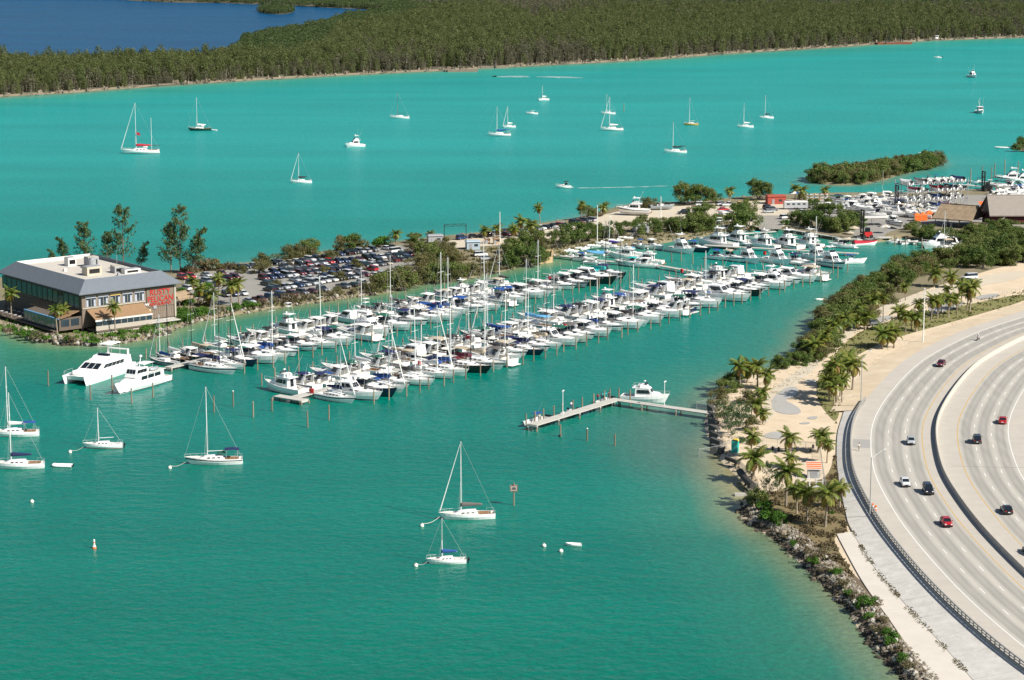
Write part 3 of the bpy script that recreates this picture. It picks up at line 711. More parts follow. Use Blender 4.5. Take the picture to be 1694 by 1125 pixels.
def sailboat(L, mast=None, dodger=False, bim=False, furl=True, ketch=False, cover=True, hull=None, stripe=None, boot=None, outb=False, spar=None):
    K = Kit(); B = .29 * L + .35; F = .075 * L + .28; rise = .035 * L; spar = spar or whites
    hull_kit(K, L, B, F, rise, hull or gel, .3, .45, 1.75, .72, .45, .13, stripe, cream, boot)
    st = hull_lines(L, B, F, rise, 1.75, .72, .45); z = F + .08
    C = MB(); h = .045 * L + .12; x0, x1 = -L * .17, L * .24
    ring = lambda x, w, hh: [(x, -w / 2, z - .1), (x, -w / 2 * .9, z + hh * .75), (x, -w / 2 * .6, z + hh), (x, w / 2 * .6, z + hh), (x, w / 2 * .9, z + hh * .75), (x, w / 2, z - .1)]
    C.loft([ring(x0, B * .62, h), ring(x0 + (x1 - x0) * .4, B * .6, h * .97), ring(x0 + (x1 - x0) * .75, B * .5, h * .75), ring(x1, B * .3, h * .12)])
    c = K.part('cabin', C, gel)
    for s in (1, -1):
        for u in (0, .21, .42):
            xa = x0 + (x1 - x0) * (.1 + u); xb = xa + (x1 - x0) * .13; y = s * (B * .305 - .012 * u); q = [(xa, y, z + .02), (xb, y, z + .02), (xb, y * .94, z + h * .68), (xa, y * .94, z + h * .68)]
            if s > 0: q = [q[1], q[0], q[3], q[2]]
            K.part('window', MB().panel(q, 0, 1, .3, .8, .035), glass, sub=c)
    K.part('hatch', MB().box((x1 - L * .06, 0, z + h * .55), (.5, .5, .1)), glass, sub=c)
    K.part('cockpit_seat', MB().box((-L * .33, B * .24, F - .12), (L * .22, B * .16, .3)).box((-L * .33, -B * .24, F - .12), (L * .22, B * .16, .3)), teak if L > 10 else offw)
    M = mast or 1.2 * L; mx = L * .1; zt = z + M; rm = .05 + .0034 * L
    m = K.part('mast', MB().tube((mx, 0, z), (mx, 0, zt), rm, rm * .75, 8), spar)
    S = MB()
    for f in ((.5,) if L < 10 else (.38, .68)):
        S.tube((mx, -B * .3, z + M * f), (mx, B * .3, z + M * f), .03, .03, 4)
    K.part('spreader', S, spar, sub=m)
    K.part('masthead_instrument', MB().box((mx - .15, 0, zt + .12), (.5, .06, .06)).tube((mx, 0, zt), (mx, 0, zt + .7), .015, .015, 4), blacks, sub=m)
    zb = z + h + .55 + .02 * L; xb = mx - L * .38
    bo = K.part('boom', MB().tube((mx, 0, zb), (xb, 0, zb + .12), .075, .065, 6), spar)
    if cover:
        rings = []
        for k in range(9):
            u = k / 8; x = mx + .1 + (xb - mx - .1) * u; r = (.46 - .27 * u) * (.55 + .05 * L) * (.8 if k in (0, 8) else 1); zz = zb + .1 * u + r * .7
            rings.append([(x, r * .5 * math.cos(a) * (1 + .12 * math.sin(k * 2.4)), zz + r * math.sin(a)) for a in [2 * math.pi * i / 8 for i in range(8)]])
        K.part('sail_cover', MB().loft(rings), cv['blue'], True, sub=bo)
    bx = L / 2 - .1
    if furl: K.part('furled_jib', MB().tube((bx - .15, 0, F + rise + .25), (mx + .15, 0, zt - .6), .085 + .004 * L, .05, 6), cv['white'])
    G_ = MB()
    if not furl: G_.tube((bx, 0, F + rise), (mx, 0, zt), .02, .02, 4)
    G_.tube((-L / 2 + .1, 0, F), (mx, 0, zt), .018, .018, 4)
    for s in (1, -1):
        G_.path([(mx - .2, s * B * .44, F + .1), (mx, s * B * .3, z + M * (.5 if L < 10 else .68)), (mx, 0, zt)], .017, 4)
        G_.tube((mx + .6, s * B * .42, F + .1), (mx, 0, z + M * .5), .016, .016, 4)
    K.part('rigging', G_, wire)
    K.part('bow_rail', rail_bow(L, [q for q in st if q[0] > .55], .55), alu)
    P = MB(); b0 = st[0][2]
    for s in (1, -1): P.path([(-L / 2 + .05, s * b0 * .85, F), (-L / 2 + .05, s * b0 * .85, F + .6), (-L / 2 + L * .13, s * st[1][2] * .93, F + .6), (-L / 2 + L * .13, s * st[1][2] * .93, F)], .022, 4)
    P.tube((-L / 2 + .05, -b0 * .85, F + .6), (-L / 2 + .05, b0 * .85, F + .6), .022, .022, 4)
    K.part('stern_rail', P, alu)
    if dodger:
        d = bimini(x0 - .5, x0 + L * .1, B * .6, z + h + .25, .22); K.part('spray_hood', d, cv['navy']);
    if bim:
        K.part('bimini_top', bimini(-L * .45, -L * .2, B * .62, F + 1.95, .12), cv['navy']); K.posts('bimini_frame', (-L * .42, -L * .23), B * .56, F, F + 1.95, alu, .025)
    if ketch:
        mz = -L * .3; m2 = K.part('mizzen_mast', MB().tube((mz, 0, z - .2), (mz, 0, z + M * .68), rm * .8, rm * .6, 8), spar)
        K.part('mizzen_boom', MB().tube((mz, 0, zb + .2), (mz - L * .22, 0, zb + .25), .13, .1, 6), cv['maroon'], sub=m2)
        K.part('mizzen_spreader', MB().tube((mz, -.9, z + M * .42), (mz, .9, z + M * .42), .03, .03, 4), spar, sub=m2)
        K.part('flag', MB().add([(mx - .3, .7, z + M * .33), (mx - 1.9, .8, z + M * .30), (mx - 1.9, .8, z + M * .36), (mx - .3, .7, z + M * .385)], [(0, 1, 2, 3)]), cv['red'])
    if outb: K.part('outboard_motor', outboard(-L / 2, .3, F * .4, .9), motor_m)
    K.part('rudder', MB().box((-L / 2 + .05, 0, -.05), (.35, .06, .7)), offw)
    return K

def cabin_box(K, name, x0, x1, wb, wf, z0, z1, db, df, dw, m=None, win=(.3, .85), front=True, nside=2, frac=(.12, .9), back=False):
    c = K.part(name, MB().frust(x0, x1, wb, wf, z0, z1, db, df, dw), m or gel)
    for s in (1, -1):
        q = [(x0, -wb / 2, z0), (x1, -wf / 2, z0), (x1 - df, -wf / 2 + dw, z1), (x0 + db, -wb / 2 + dw, z1)]
        if s > 0: q = [(x1, wf / 2, z0), (x0, wb / 2, z0), (x0 + db, wb / 2 - dw, z1), (x1 - df, wf / 2 - dw, z1)]
        f0, f1 = frac if s < 0 else (1 - frac[1], 1 - frac[0]); g = (f1 - f0) / nside; th_ = .03 + abs(wb - wf) / 2 * (df + db) / (x1 - x0)
        for k in range(nside): K.part('side_window', MB().panel(q, f0 + g * k + .012, f0 + g * (k + 1) - .012, win[0], win[1], th_), glass, sub=c)
    if front:
        q = [(x1, -wf / 2, z0), (x1, wf / 2, z0), (x1 - df, wf / 2 - dw, z1), (x1 - df, -wf / 2 + dw, z1)]
        for k in range(3): K.part('windshield_pane', MB().panel(q, .05 + .3 * k + .015, .05 + .3 * (k + 1) - .015, max(win[0], .25), .92, .025), glass, sub=c)
    if back:
        q = [(x0, wb / 2, z0), (x0, -wb / 2, z0), (x0 + db, -wb / 2 + dw, z1), (x0 + db, wb / 2 - dw, z1)]
        K.part('cabin_door', MB().panel(q, .35, .75, .05, .9, .025), glass, sub=c)
    return c

def express(L, hull=None, stripe=None, arch=True, canvas=True, hard=False):
    K = Kit(); B = .25 * L + .75; F = .085 * L + .35; rise = .055 * L
    hull_kit(K, L, B, F, rise, hull or gel, .42, .75, 2.3, .9, .38, .14, stripe, cream, navy if hull is None else None)
    st = hull_lines(L, B, F, rise, 2.3, .9, .38); zm = F + rise * .3
    # swelling foredeck with its dark hatches
    rings = []
    for k in range(7):
        u = k / 6; x = -L * .06 + L * .42 * u; w = B * (.80 - .55 * u ** 1.6); h = (.62 + .03 * L) * (1 - u) ** .8 * .75 + .03; zz = F + rise * (x / L + .5) ** 2 - .05
        rings.append([(x, -w / 2, zz), (x, -w / 2 * .82, zz + h * .72), (x, -w * .2, zz + h), (x, w * .2, zz + h), (x, w / 2 * .82, zz + h * .72), (x, w / 2, zz)])
    fd = K.part('foredeck', MB().loft(rings), gel, True)
    K.part('hatch', MB().box((L * .17, 0, F + rise * .45 + .38 + .012 * L), (.6, .6, .12)), glass, sub=fd)
    for s in (1, -1): K.part('side_window', MB().box((L * .02, s * (B * .355), F + rise * .27 + .26), (L * .17, .05, .16)), glass, sub=fd)
    # wrap-around windshield
    zc = F + rise * .25 + .5 + .022 * L; x = -L * .03; S = MB(); a = []
    for u in (-1, -.7, -.3, .3, .7, 1): a.append((x - L * .16 * abs(u) ** 2.2, u * B * .40))
    lo = [(p, q, zc - .12 - .1 * abs(q)) for p, q in a]; hi = [(p - .55, q * .9, zc + .55 - .06 * abs(q)) for p, q in a]
    S.loft([lo, hi], caps=False, closed=False); S.loft([[(p - .04, q * .98, z) for p, q, z in lo], [(p - .04, q * .98, z) for p, q, z in hi]][::-1], caps=False, closed=False)
    K.part('windshield', S, glass); T = MB().path(hi, .035, 4); K.part('windshield_frame', T, alu)
    # cockpit: seats, helm, engine box, swim platform
    zf = F - .75 + rise * .05
    K.part('helm', MB().frust(-L * .14, -L * .05, 1.0, .9, zf, zf + 1.15, 0, .3, .05), offw)
    K.part('seat', MB().box((-L * .30, 0, zf + .3), (.7, B * .7, .55)).box((-L * .30 - .3, 0, zf + .65), (.18, B * .7, .5)), cream)
    K.part('aft_seat', MB().box((-L * .44, 0, zf + .35), (.65, B * .66, .6)), offw)
    K.part('swim_platform', MB().box((-L / 2 - .35, 0, .3), (.85, B * .8, .1)), offw)
    if arch:
        A = MB(); xa = -L * .27
        for s in (1, -1): A.add([(xa - .1, s * B * .46, F), (xa + .7, s * B * .46, F), (xa - .1, s * B * .36, F + 1.65), (xa - .55, s * B * .36, F + 1.65), (xa - .1, s * (B * .46 - .1), F), (xa + .7, s * (B * .46 - .1), F), (xa - .1, s * (B * .36 - .1), F + 1.65), (xa - .55, s * (B * .36 - .1), F + 1.65)],
                              [(0, 1, 2, 3), (4, 7, 6, 5), (0, 4, 5, 1), (1, 5, 6, 2), (3, 2, 6, 7), (0, 3, 7, 4)])
        A.box((xa - .32, 0, F + 1.68), (.5, B * .74, .12)); r = K.part('radar_arch', A, gel)
        K.part('radar_dome', MB().ball((xa - .32, 0, F + 1.92), .27, 8, 4, .6), whites, True, sub=r)
        K.part('antenna', MB().tube((xa - .3, B * .3, F + 1.7), (xa - 1.0, B * .34, F + 4.0), .022, .014, 4), whites, sub=r)
    if canvas: K.part('canopy', bimini(-L * .33, -L * .02, B * .74, F + 1.6, .2), cv['navy']); K.posts('canopy_frame', (-L * .31, -L * .07), B * .7, F, F + 1.65, alu, .025)
    if hard: cabin_box(K, 'hardtop_cabin', -L * .33, L * .04, B * .78, B * .62, F - .1, F + 1.75, .3, 1.5, .16, win=(.5, .88), nside=2)
    K.part('bow_rail', rail_bow(L, st, .5), alu)
    return K

def flybridge(L, hull=None, stripe=None, tower=False, top=True, sport=True):
    K = Kit(); B = .25 * L + 1.0; F = .09 * L + .3; rise = .075 * L
    hull_kit(K, L, B, F, rise, hull or gel, .3, .6, 2.1, .93, .42, .12, stripe, cream, navy if L > 12 else None)
    st = hull_lines(L, B, F, rise, 2.1, .93, .42); z0 = F + .05; h = 1.7 + .02 * L
    cabin_box(K, 'deckhouse', -L * .2, L * .2, B * .76, B * .6, z0 - .1, z0 + h, .1, L * .1, .12, win=(.42, .84), nside=3, back=True)
    K.part('trunk_cabin', MB().frust(L * .1, L * .36, B * .6, B * .28, z0 + rise * .25, z0 + rise * .35 + .75, 0, L * .1, .18), gel)
    zf = z0 + h
    fb = K.part('flybridge', MB().frust(-L * .26, L * .09, B * .76, B * .6, zf, zf + .12, 0, .1, 0).frust(-L * .1, L * .07, B * .62, B * .5, zf + .1, zf + .85, 0, L * .06, .06), gel)
    K.part('helm_seat', MB().box((-L * .13, .5, zf + .45), (.5, .6, .7)).box((-L * .13, -.5, zf + .45), (.5, .6, .7)), offw, sub=fb)
    K.part('bridge_windshield', MB().frust(L * .0, L * .04, B * .46, B * .42, zf + .84, zf + 1.25, 0, .25, .05), glass, sub=fb)
    Rl = MB().path([(-L * .1, B * .34, zf + .8), (-L * .25, B * .35, zf + .8), (-L * .25, -B * .35, zf + .8), (-L * .1, -B * .34, zf + .8)], .025, 4)
    for p in ((-L * .25, B * .35), (-L * .25, -B * .35), (-L * .18, B * .35), (-L * .18, -B * .35)): Rl.tube((*p, zf + .1), (*p, zf + .8), .022, .022, 4)
    K.part('bridge_rail', Rl, alu)
    if top:
        t = K.part('hardtop', bimini(-L * .2, L * .02, B * .62, zf + 2.15, .07), gel); K.posts('hardtop_post', (-L * .18, -L * .02), B * .55, zf + .1, zf + 2.2, alu, .035, sub=t)
    if tower:
        T = MB(); zt = zf + 5.2
        for s in (1, -1):
            for x, xt in ((-L * .2, -L * .1), (L * .0, -L * .04)): T.tube((x, s * B * .33, zf), (xt, s * B * .16, zt), .035, .03, 4)
            T.tube((-L * .15, s * B * .25, zf + 2.6), (-L * .02, s * B * .25, zf + 2.6), .03, .03, 4)
        tw = K.part('tuna_tower', T, alu); K.part('tower_platform', MB().box((-L * .07, 0, zt - .9), (L * .08, B * .36, .08)).box((-L * .07, 0, zt), (L * .09, B * .4, .06)), gel, sub=tw)
    A = MB()
    for s in (1, -1): A.tube((-L * .08, s * B * .4, z0 + .8), (-L * .3, s * (B * .5 + .6), zf + 5.0), .025, .012, 4)
    K.part('outrigger' if sport else 'antenna', A, whites)
    K.part('radar_dome', MB().ball((-L * .02, 0, zf + (2.55 if top else 1.6)), .32, 8, 4, .6), whites, True)
    K.part('bow_rail', rail_bow(L, st, .65), alu)
    K.part('swim_platform', MB().box((-L / 2 - .3, 0, .32), (.8, B * .85, .1)), teak)
    K.part('cockpit_seat', MB().box((-L * .44, 0, F - .25), (.6, B * .6, .45)), cream)
    return K

def console(L, hull=None, ttop=True, n=2, cover=False):
    K = Kit(); B = .2 * L + .9; F = .07 * L + .25; rise = .06 * L
    hull_kit(K, L, B, F, rise, hull or gel, .8, .45, 2.2, .92, .4, .13, None, cream)
    z = F - .4
    if cover:
        rings = []
        for t, x, b, zs in hull_lines(L, B, F, rise, 2.2, .92, .4): rings.append([(x, -b * 1.02, zs + .03), (x, -b * .5, zs + .35 * (1 - t) + .25), (x, 0, zs + .75 * (1 - t) + .2 * (t < .95)), (x, b * .5, zs + .35 * (1 - t) + .25), (x, b * 1.02, zs + .03)])
        K.part('boat_cover', MB().loft(rings, closed=False, caps=False), cv['blue'], True)
    else:
        K.part('console', MB().frust(-L * .1, L * .06, .95, .8, z, z + 1.15, 0, .3, .06), gel)
        K.part('windscreen', MB().frust(L * .0, L * .045, .7, .6, z + 1.15, z + 1.55, 0, .2, .05), glass)
        K.part('leaning_post', MB().box((-L * .2, 0, z + .45), (.5, 1.0, .9)), offw)
        K.part('bow_seat', MB().frust(L * .16, L * .3, B * .55, B * .3, z, z + .45, 0, .1, .03), cream)
    if ttop and not cover:
        t = K.part('canopy', bimini(-L * .2, L * .09, B * .6, z + 2.0, .06), cv['blue']); K.posts('canopy_post', (-L * .14, L * .05), B * .42, z, z + 2.05, alu, .03, sub=t)
        K.part('fishing_rod', MB().tube((-L * .19, .5, z + 2.05), (-L * .4, .6, z + 4.4), .02, .01, 4).tube((-L * .19, -.5, z + 2.05), (-L * .4, -.6, z + 4.4), .02, .01, 4), blacks, sub=t)
    for k in range(n): K.part('outboard_motor', outboard(-L / 2, (k - (n - 1) / 2) * .72, F * .45, 1.05), motor_m)
    return K

def dinghy(L=3.4, motor=True, rib=True):
    K = Kit(); B = .45 * L
    if rib:
        T = MB(); P = []
        for k in range(17):
            u = k / 16; a = -1 + 2 * u
            P.append(Vector((L / 2 - L * .95 * abs(a) ** 2.0 * (1 if abs(a) > .5 else .55 + .9 * (abs(a) - 0)) if False else L * (.48 - .98 * max(0, abs(a) - .28) / .72) if abs(a) > .28 else L * (.48 + .06 * (1 - abs(a) / .28)), B * .42 * min(1, abs(a) / .42) ** .7 * (1 if a > 0 else -1), .28 + .1 * (abs(a) < .3))))
        K.part('tube', T.path(P, L * .065, 8), greyh if rng.random() < 0 else gel)
        K.part('floor', MB().box((-.05 * L, 0, .12), (L * .8, B * .7, .08)), greyh)
    else:
        hull_kit(K, L, B, .42, .2, gel, .95, .3, 2.4, .85, .4, .1, None, cream)
    K.part('thwart', MB().box((-.1 * L, 0, .34), (.28, B * .7, .06)).box((.18 * L, 0, .34), (.25, B * .6, .06)), offw)
    if motor: K.part('outboard_motor', outboard(-L / 2, 0, .15, .6), motor_m)
    return K

def catamaran(L=19):
    """big twin-hulled motor yacht"""
    K = Kit(); B = 8.4
    for s in (1, -1):
        st = []
        for k in range(11):
            t = k / 10; w = 1.15 * (1 - max(0, (t - .5) / .5) ** 2.2) + .05; x = -L / 2 + L * t; zs = 1.75 + .55 * t * t; y0 = s * (B / 2 - 1.15)
            st.append([(x, y0 + w, zs), (x - .6 * t ** 3, y0 + w * .92, .9), (x - 1.2 * t ** 3, y0 + w * .5, -.3), (x - 1.2 * t ** 3, y0 - w * .5, -.3), (x - .6 * t ** 3, y0 - w * .92, .9), (x, y0 - w, zs)])
        K.part('hull', MB().loft(st), gel)
    K.part('bridge_deck', MB().frust(-L * .48, L * .42, B - .5, B - 1.6, 1.05, 2.1, 0, -.5, 0), gel)
    c = cabin_box(K, 'saloon', -L * .42, L * .26, B - .9, B - 2.2, 2.1, 4.1, .2, 4.2, .35, win=(.4, .8), nside=5, frac=(.25, .9))
    K.part('flybridge', MB().frust(-L * .42, -L * .02, B - 1.6, B - 2.4, 4.1, 4.25).frust(-L * .22, -L * .04, B - 2.2, B - 3.0, 4.2, 5.0, 0, .9, .2), gel)
    K.part('bridge_windshield', MB().frust(-L * .13, -L * .085, 3.4, 3.0, 5.0, 5.5, 0, .4, .1), glass)
    t = K.part('tower_top', MB().frust(-L * .34, -L * .14, 3.6, 3.2, 7.6, 7.75, .1, .1, .1), gel); K.posts('tower_leg', (-L * .33, -L * .16), 3.1, 4.2, 7.6, alu, .06, sub=t)
    K.part('rear_arch', MB().box((-L * .4, 0, 5.6), (.7, B - 2.4, .2)).box((-L * .4, B / 2 - 1.3, 4.9), (.6, .2, 1.4)).box((-L * .4, -B / 2 + 1.3, 4.9), (.6, .2, 1.4)), gel)
    Rl = MB(); pr = [(L * .25, B / 2 - .4, 2.2), (L * .42, B / 2 - .6, 2.3), (L * .47, B / 2 - 1.2, 2.35), (L * .44, 0, 2.2), (L * .47, -B / 2 + 1.2, 2.35), (L * .42, -B / 2 + .6, 2.3), (L * .25, -B / 2 + .4, 2.2)]
    Rl.path([(a, b, c + .8) for a, b, c in pr], .03, 4)
    for p in pr: Rl.tube(p, (p[0], p[1], p[2] + .8), .025, .025, 4)
    K.part('bow_rail', Rl, alu)
    K.part('covered_tender', MB().loft([[(L * .28 + 3 * u, -1.4 + w * math.cos(a) * (1 - u * .2), 2.3 + .9 * math.sin(a)) for a in [math.pi * i / 6 for i in range(7)]] for u, w in ((0, .2), (.15, .9), (.6, 1.0), (.9, .8), (1, .2))], closed=False), cv['white'], True)
    K.part('porthole', MB().box((0, 0, 0), (0, 0, 0)) if False else (lambda m_: [m_.tube((x, -B / 2 - .03, 1.15), (x, -B / 2 + .2, 1.15), .13, .13, 8) for x in (-6, -4, -2, 0, 2, 4)] and m_)(MB()), glass)
    return K

def pilot_yacht(L=17):
    """raised-pilothouse motor yacht"""
    K = Kit(); B = 5.0; F = 1.6; rise = 1.3
    hull_kit(K, L, B, F, rise, gel, .2, .5, 2.2, .95, .45, .12, None, cream, navy)
    st = hull_lines(L, B, F, rise, 2.2, .95, .45)
    cabin_box(K, 'deckhouse', -L * .36, L * .16, B * .82, B * .74, F - .05, F + 2.0, .1, .5, .1, win=(.42, .86), nside=3, front=False, back=True)
    cabin_box(K, 'pilothouse', -L * .06, L * .2, B * .74, B * .62, F + 1.7, F + 3.7, .1, 1.0, .15, win=(.45, .86), nside=3)
    K.part('trunk_cabin', MB().frust(L * .14, L * .38, B * .66, B * .34, F + .4, F + 1.5, 0, 1.4, .2), gel)
    K.part('boat_deck', MB().box((-L * .22, 0, F + 2.06), (L * .34, B * .86, .1)), offw)
    t = K.part('hardtop', bimini(-L * .2, L * .0, B * .62, F + 4.3, .06), gel); K.posts('hardtop_post', (-L * .18, -L * .02), B * .5, F + 2.1, F + 4.35, alu, .04, sub=t)
    m = K.part('mast', MB().tube((-L * .0, 0, F + 3.7), (-L * .03, 0, F + 6.0), .12, .09, 6), gel); K.part('radar_dome', MB().ball((-L * .03, 0, F + 6.2), .42, 8, 5, .8), whites, True, sub=m)
    K.part('tender', MB().loft([[(-L * .3 + 3.2 * u, .9 + w * math.cos(a), F + 2.3 + .6 * math.sin(a)) for a in [math.pi * i / 6 for i in range(7)]] for u, w in ((0, .5), (.5, .75), (.85, .6), (1, .1))], closed=False), greyh, True)
    K.part('bow_rail', rail_bow(L, st, .75), alu)
    K.part('swim_platform', MB().box((-L / 2 - .4, 0, .35), (1.0, B * .85, .1)), teak)
    return K

def trawler(L=11):
    K = Kit(); B = 3.8; F = 1.1; rise = 1.0
    hull_kit(K, L, B, F, rise, gel, .3, .5, 2.0, .9, .45, .1, greenh, cream, None)
    st = hull_lines(L, B, F, rise, 2.0, .9, .45)
    cabin_box(K, 'wheelhouse', -L * .12, L * .18, B * .7, B * .62, F, F + 2.3, 0, .25, .06, win=(.5, .85), nside=3, back=True)
    K.part('roof', MB().box((L * .0, 0, F + 2.36), (L * .4, B * .82, .1)), gel)
    K.part('mast', MB().tube((-L * .1, 0, F + 2.3), (-L * .1, 0, F + 7), .08, .05, 6).tube((-L * .1, 0, F + 3.2), (-L * .42, 0, F + 5.6), .05, .04, 5), whites)
    K.part('outrigger', MB().tube((-L * .05, 1.3, F + 2), (-L * .1, 2.2, F + 7.5), .03, .02, 4), whites)
    K.part('bow_rail', rail_bow(L, st, .6), alu)
    return K

# the range of kits; colours are changed boat by boat
SK = {n: sailboat(**a) for n, a in {
    's8': dict(L=7.6), 's9': dict(L=8.8, stripe=navy), 's10': dict(L=10.2, dodger=True), 's11': dict(L=11.2, dodger=True, bim=True, boot=navy), 's12': dict(L=12.4, bim=True, stripe=navy, furl=True),
    'b9': dict(L=9.2, cover=False, furl=False), 'k13': dict(L=13.0, ketch=True, dodger=True, boot=navy)}.items()}
EK = {n: express(**a) for n, a in {'e8': dict(L=8.2, arch=False), 'e10': dict(L=10.0, stripe=navy), 'e11': dict(L=11.4), 'e12': dict(L=12.4, canvas=False, hard=True), 'e9o': dict(L=9.2, canvas=False)}.items()}
FK = {n: flybridge(**a) for n, a in {'f10': dict(L=10.4), 'f12': dict(L=12.2, stripe=navy), 'f13': dict(L=13.2, tower=True), 'f11': dict(L=11.0, top=False)}.items()}
CK = {n: console(**a) for n, a in {'c7': dict(L=6.8), 'c8': dict(L=8.4), 'c9': dict(L=9.4, n=3), 'c6': dict(L=6.0, ttop=False, n=1), 'v7': dict(L=7.2, cover=True, n=1)}.items()}
KITS = {**SK, **EK, **FK, **CK}
KLEN = dict(s8=7.6, s9=8.8, s10=10.2, s11=11.2, s12=12.4, b9=9.2, k13=13, e8=8.2, e10=10, e11=11.4, e12=12.4, e9o=9.2, f10=10.4, f12=12.2, f13=13.2, f11=11, c7=6.8, c8=8.4, c9=9.4, c6=6, v7=7.2)
KIND = dict(s='sailboat', b='sailboat', k='ketch', e='motor cruiser', f='flybridge cruiser', c='centre console boat', v='covered open boat')
HULLS = [('white', None)] * 15 + [('navy', navy), ('black', blackh), ('grey', greyh), ('cream', cream)]
CAN = ['blue', 'navy', 'navy', 'white', 'white', 'tan', 'black', 'green', 'white', 'white', 'grey', 'tan', 'white', 'white']
def boat(code, loc, rz, where, group, r=rng, hull=None, canvas=None, spar=None, skip=(), scale=None):
    k = code[0]; K = KITS[code]
    hn, hm = hull if hull else r.choice(HULLS)
    c = canvas or r.choice(CAN); mats = {}
    if hm: mats['hull'] = hm
    for p in ('sail_cover', 'spray_hood', 'bimini_top', 'canopy', 'boat_cover'): mats[p] = cv[c]
    sk = list(skip)
    if k in 'sbk':
        dark = spar == 'black' or (spar is None and r.random() < .14)
        if dark: mats['mast'] = blacks; mats['boom'] = blacks
        what = f'{hn} {KIND[k]} with ' + (f'{c} sail cover' if k != 'b' else ('black mast' if dark else 'bare boom'))
        if r.random() < .85: sk.append('furled_jib')
    elif k in 'ec': what = f'{hn} {KIND[k]} with {c} canopy' if code not in ('e12', 'e9o', 'c6') else f'{hn} {KIND[k]}' + (' with hardtop' if code == 'e12' else '')
    elif k == 'v': what = f'{hn} open boat under {c} cover'
    else: what = f'{hn} {KIND[k]}' + (' with tuna tower' if code == 'f13' else ' with open bridge' if code == 'f11' else '')
    nm = {'s': 'sailboat', 'b': 'sailboat', 'k': 'ketch', 'e': 'motor_cruiser', 'f': 'flybridge_cruiser', 'c': 'console_boat', 'v': 'covered_boat'}[k]
    return K.make(nm, f'{what}, {where}', 'sailboat' if k in 'sbk' else 'motorboat', loc, rz, group, mats, sk, scale, tilt=(r.uniform(-.025, .025), r.uniform(-.01, .01)))

# ------------------------------------------------------------------ marina piers
AX = (G(1330, 442) - G(480, 664)).xy.normalized(); AN = Vector((AX.y, -AX.x))       # along the piers; towards the camera side
AXA, ANA = math.atan2(AX.y, AX.x), math.atan2(AN.y, AN.x)
pile_me = MB().tube((0, 0, -2.5), (0, 0, 3.4), .19, .16, 8).mesh('mooring_pile', pilem)
pile_tall = MB().tube((0, 0, -2.5), (0, 0, 5.0), .22, .19, 8).mesh('mooring_pile', pilem)
cap_me = MB().tube((0, 0, 0), (0, 0, .22), .21, .06, 8).mesh('cap', whites)
def pile(p, label, group, h=1.0, me=None, capped=False):
    o = put('mooring_pile', me or pile_me, None, (p[0], p[1], 0), (rng.uniform(-.02, .02), rng.uniform(-.02, .02), rng.uniform(0, 6)), (1, 1, h)); tag(o, label, 'pile', group)
    if capped: put('cap', cap_me, o, (0, 0, 3.4 if me is None else 5.0))
    return o
def pier(name, label, a, bq, w=2.4, z=1.0, fingers=None, plank=False):
    """deck slabs on cross beams and piles, with finger piers"""
    a, bq = Vector(a), Vector(bq); d = (bq - a); Ln = d.length; d = d.normalized(); ang = math.atan2(d.y, d.x); nrm = Vector((d.y, -d.x))
    t = thing(name, label, 'pier', (a.x, a.y, 0), ang); k = int(Ln / 4.0); seg = Ln / k
    slab = MB().box((0, 0, -.1), (seg - .03, w, .22)).mesh('deck_slab', dockm)
    pl = MB().tube((0, 0, -3), (0, 0, .8), .2, .2, 6).mesh('support_pile', pilem)
    bm_ = MB().box((0, 0, 0), (.35, w + .5, .3)).mesh('cross_beam', dockm)
    for i in range(k): put('deck_slab', slab, t, (seg * (i + .5), 0, z + rng.uniform(-.012, .012)))
    for i in range(0, k + 1, 2):
        put('cross_beam', bm_, t, (seg * i if i < k else Ln - .2, 0, z - .38))
        for s in (1, -1): put('support_pile', pl, t, (seg * i, s * (w / 2 + .05), 0))
    for (s, dist, ln) in fingers or ():
        put('finger_pier', FING, t, (dist, s * (w / 2 + ln / 2), z - .05), (0, 0, math.pi / 2), (ln / 8, 1, 1))
    return t
FING = MB().box((0, 0, -.08), (8, .8, .16)).mesh('finger_pier', dockm)
boxred = mat('red dock box', (.55, .02, .015), .4)
dockbox = MB().box((0, 0, .45), (.7, .7, .9)).frust(-.4, .4, .8, .8, .9, 1.05, .05, .05, .05).mesh('fire_cabinet', boxred)

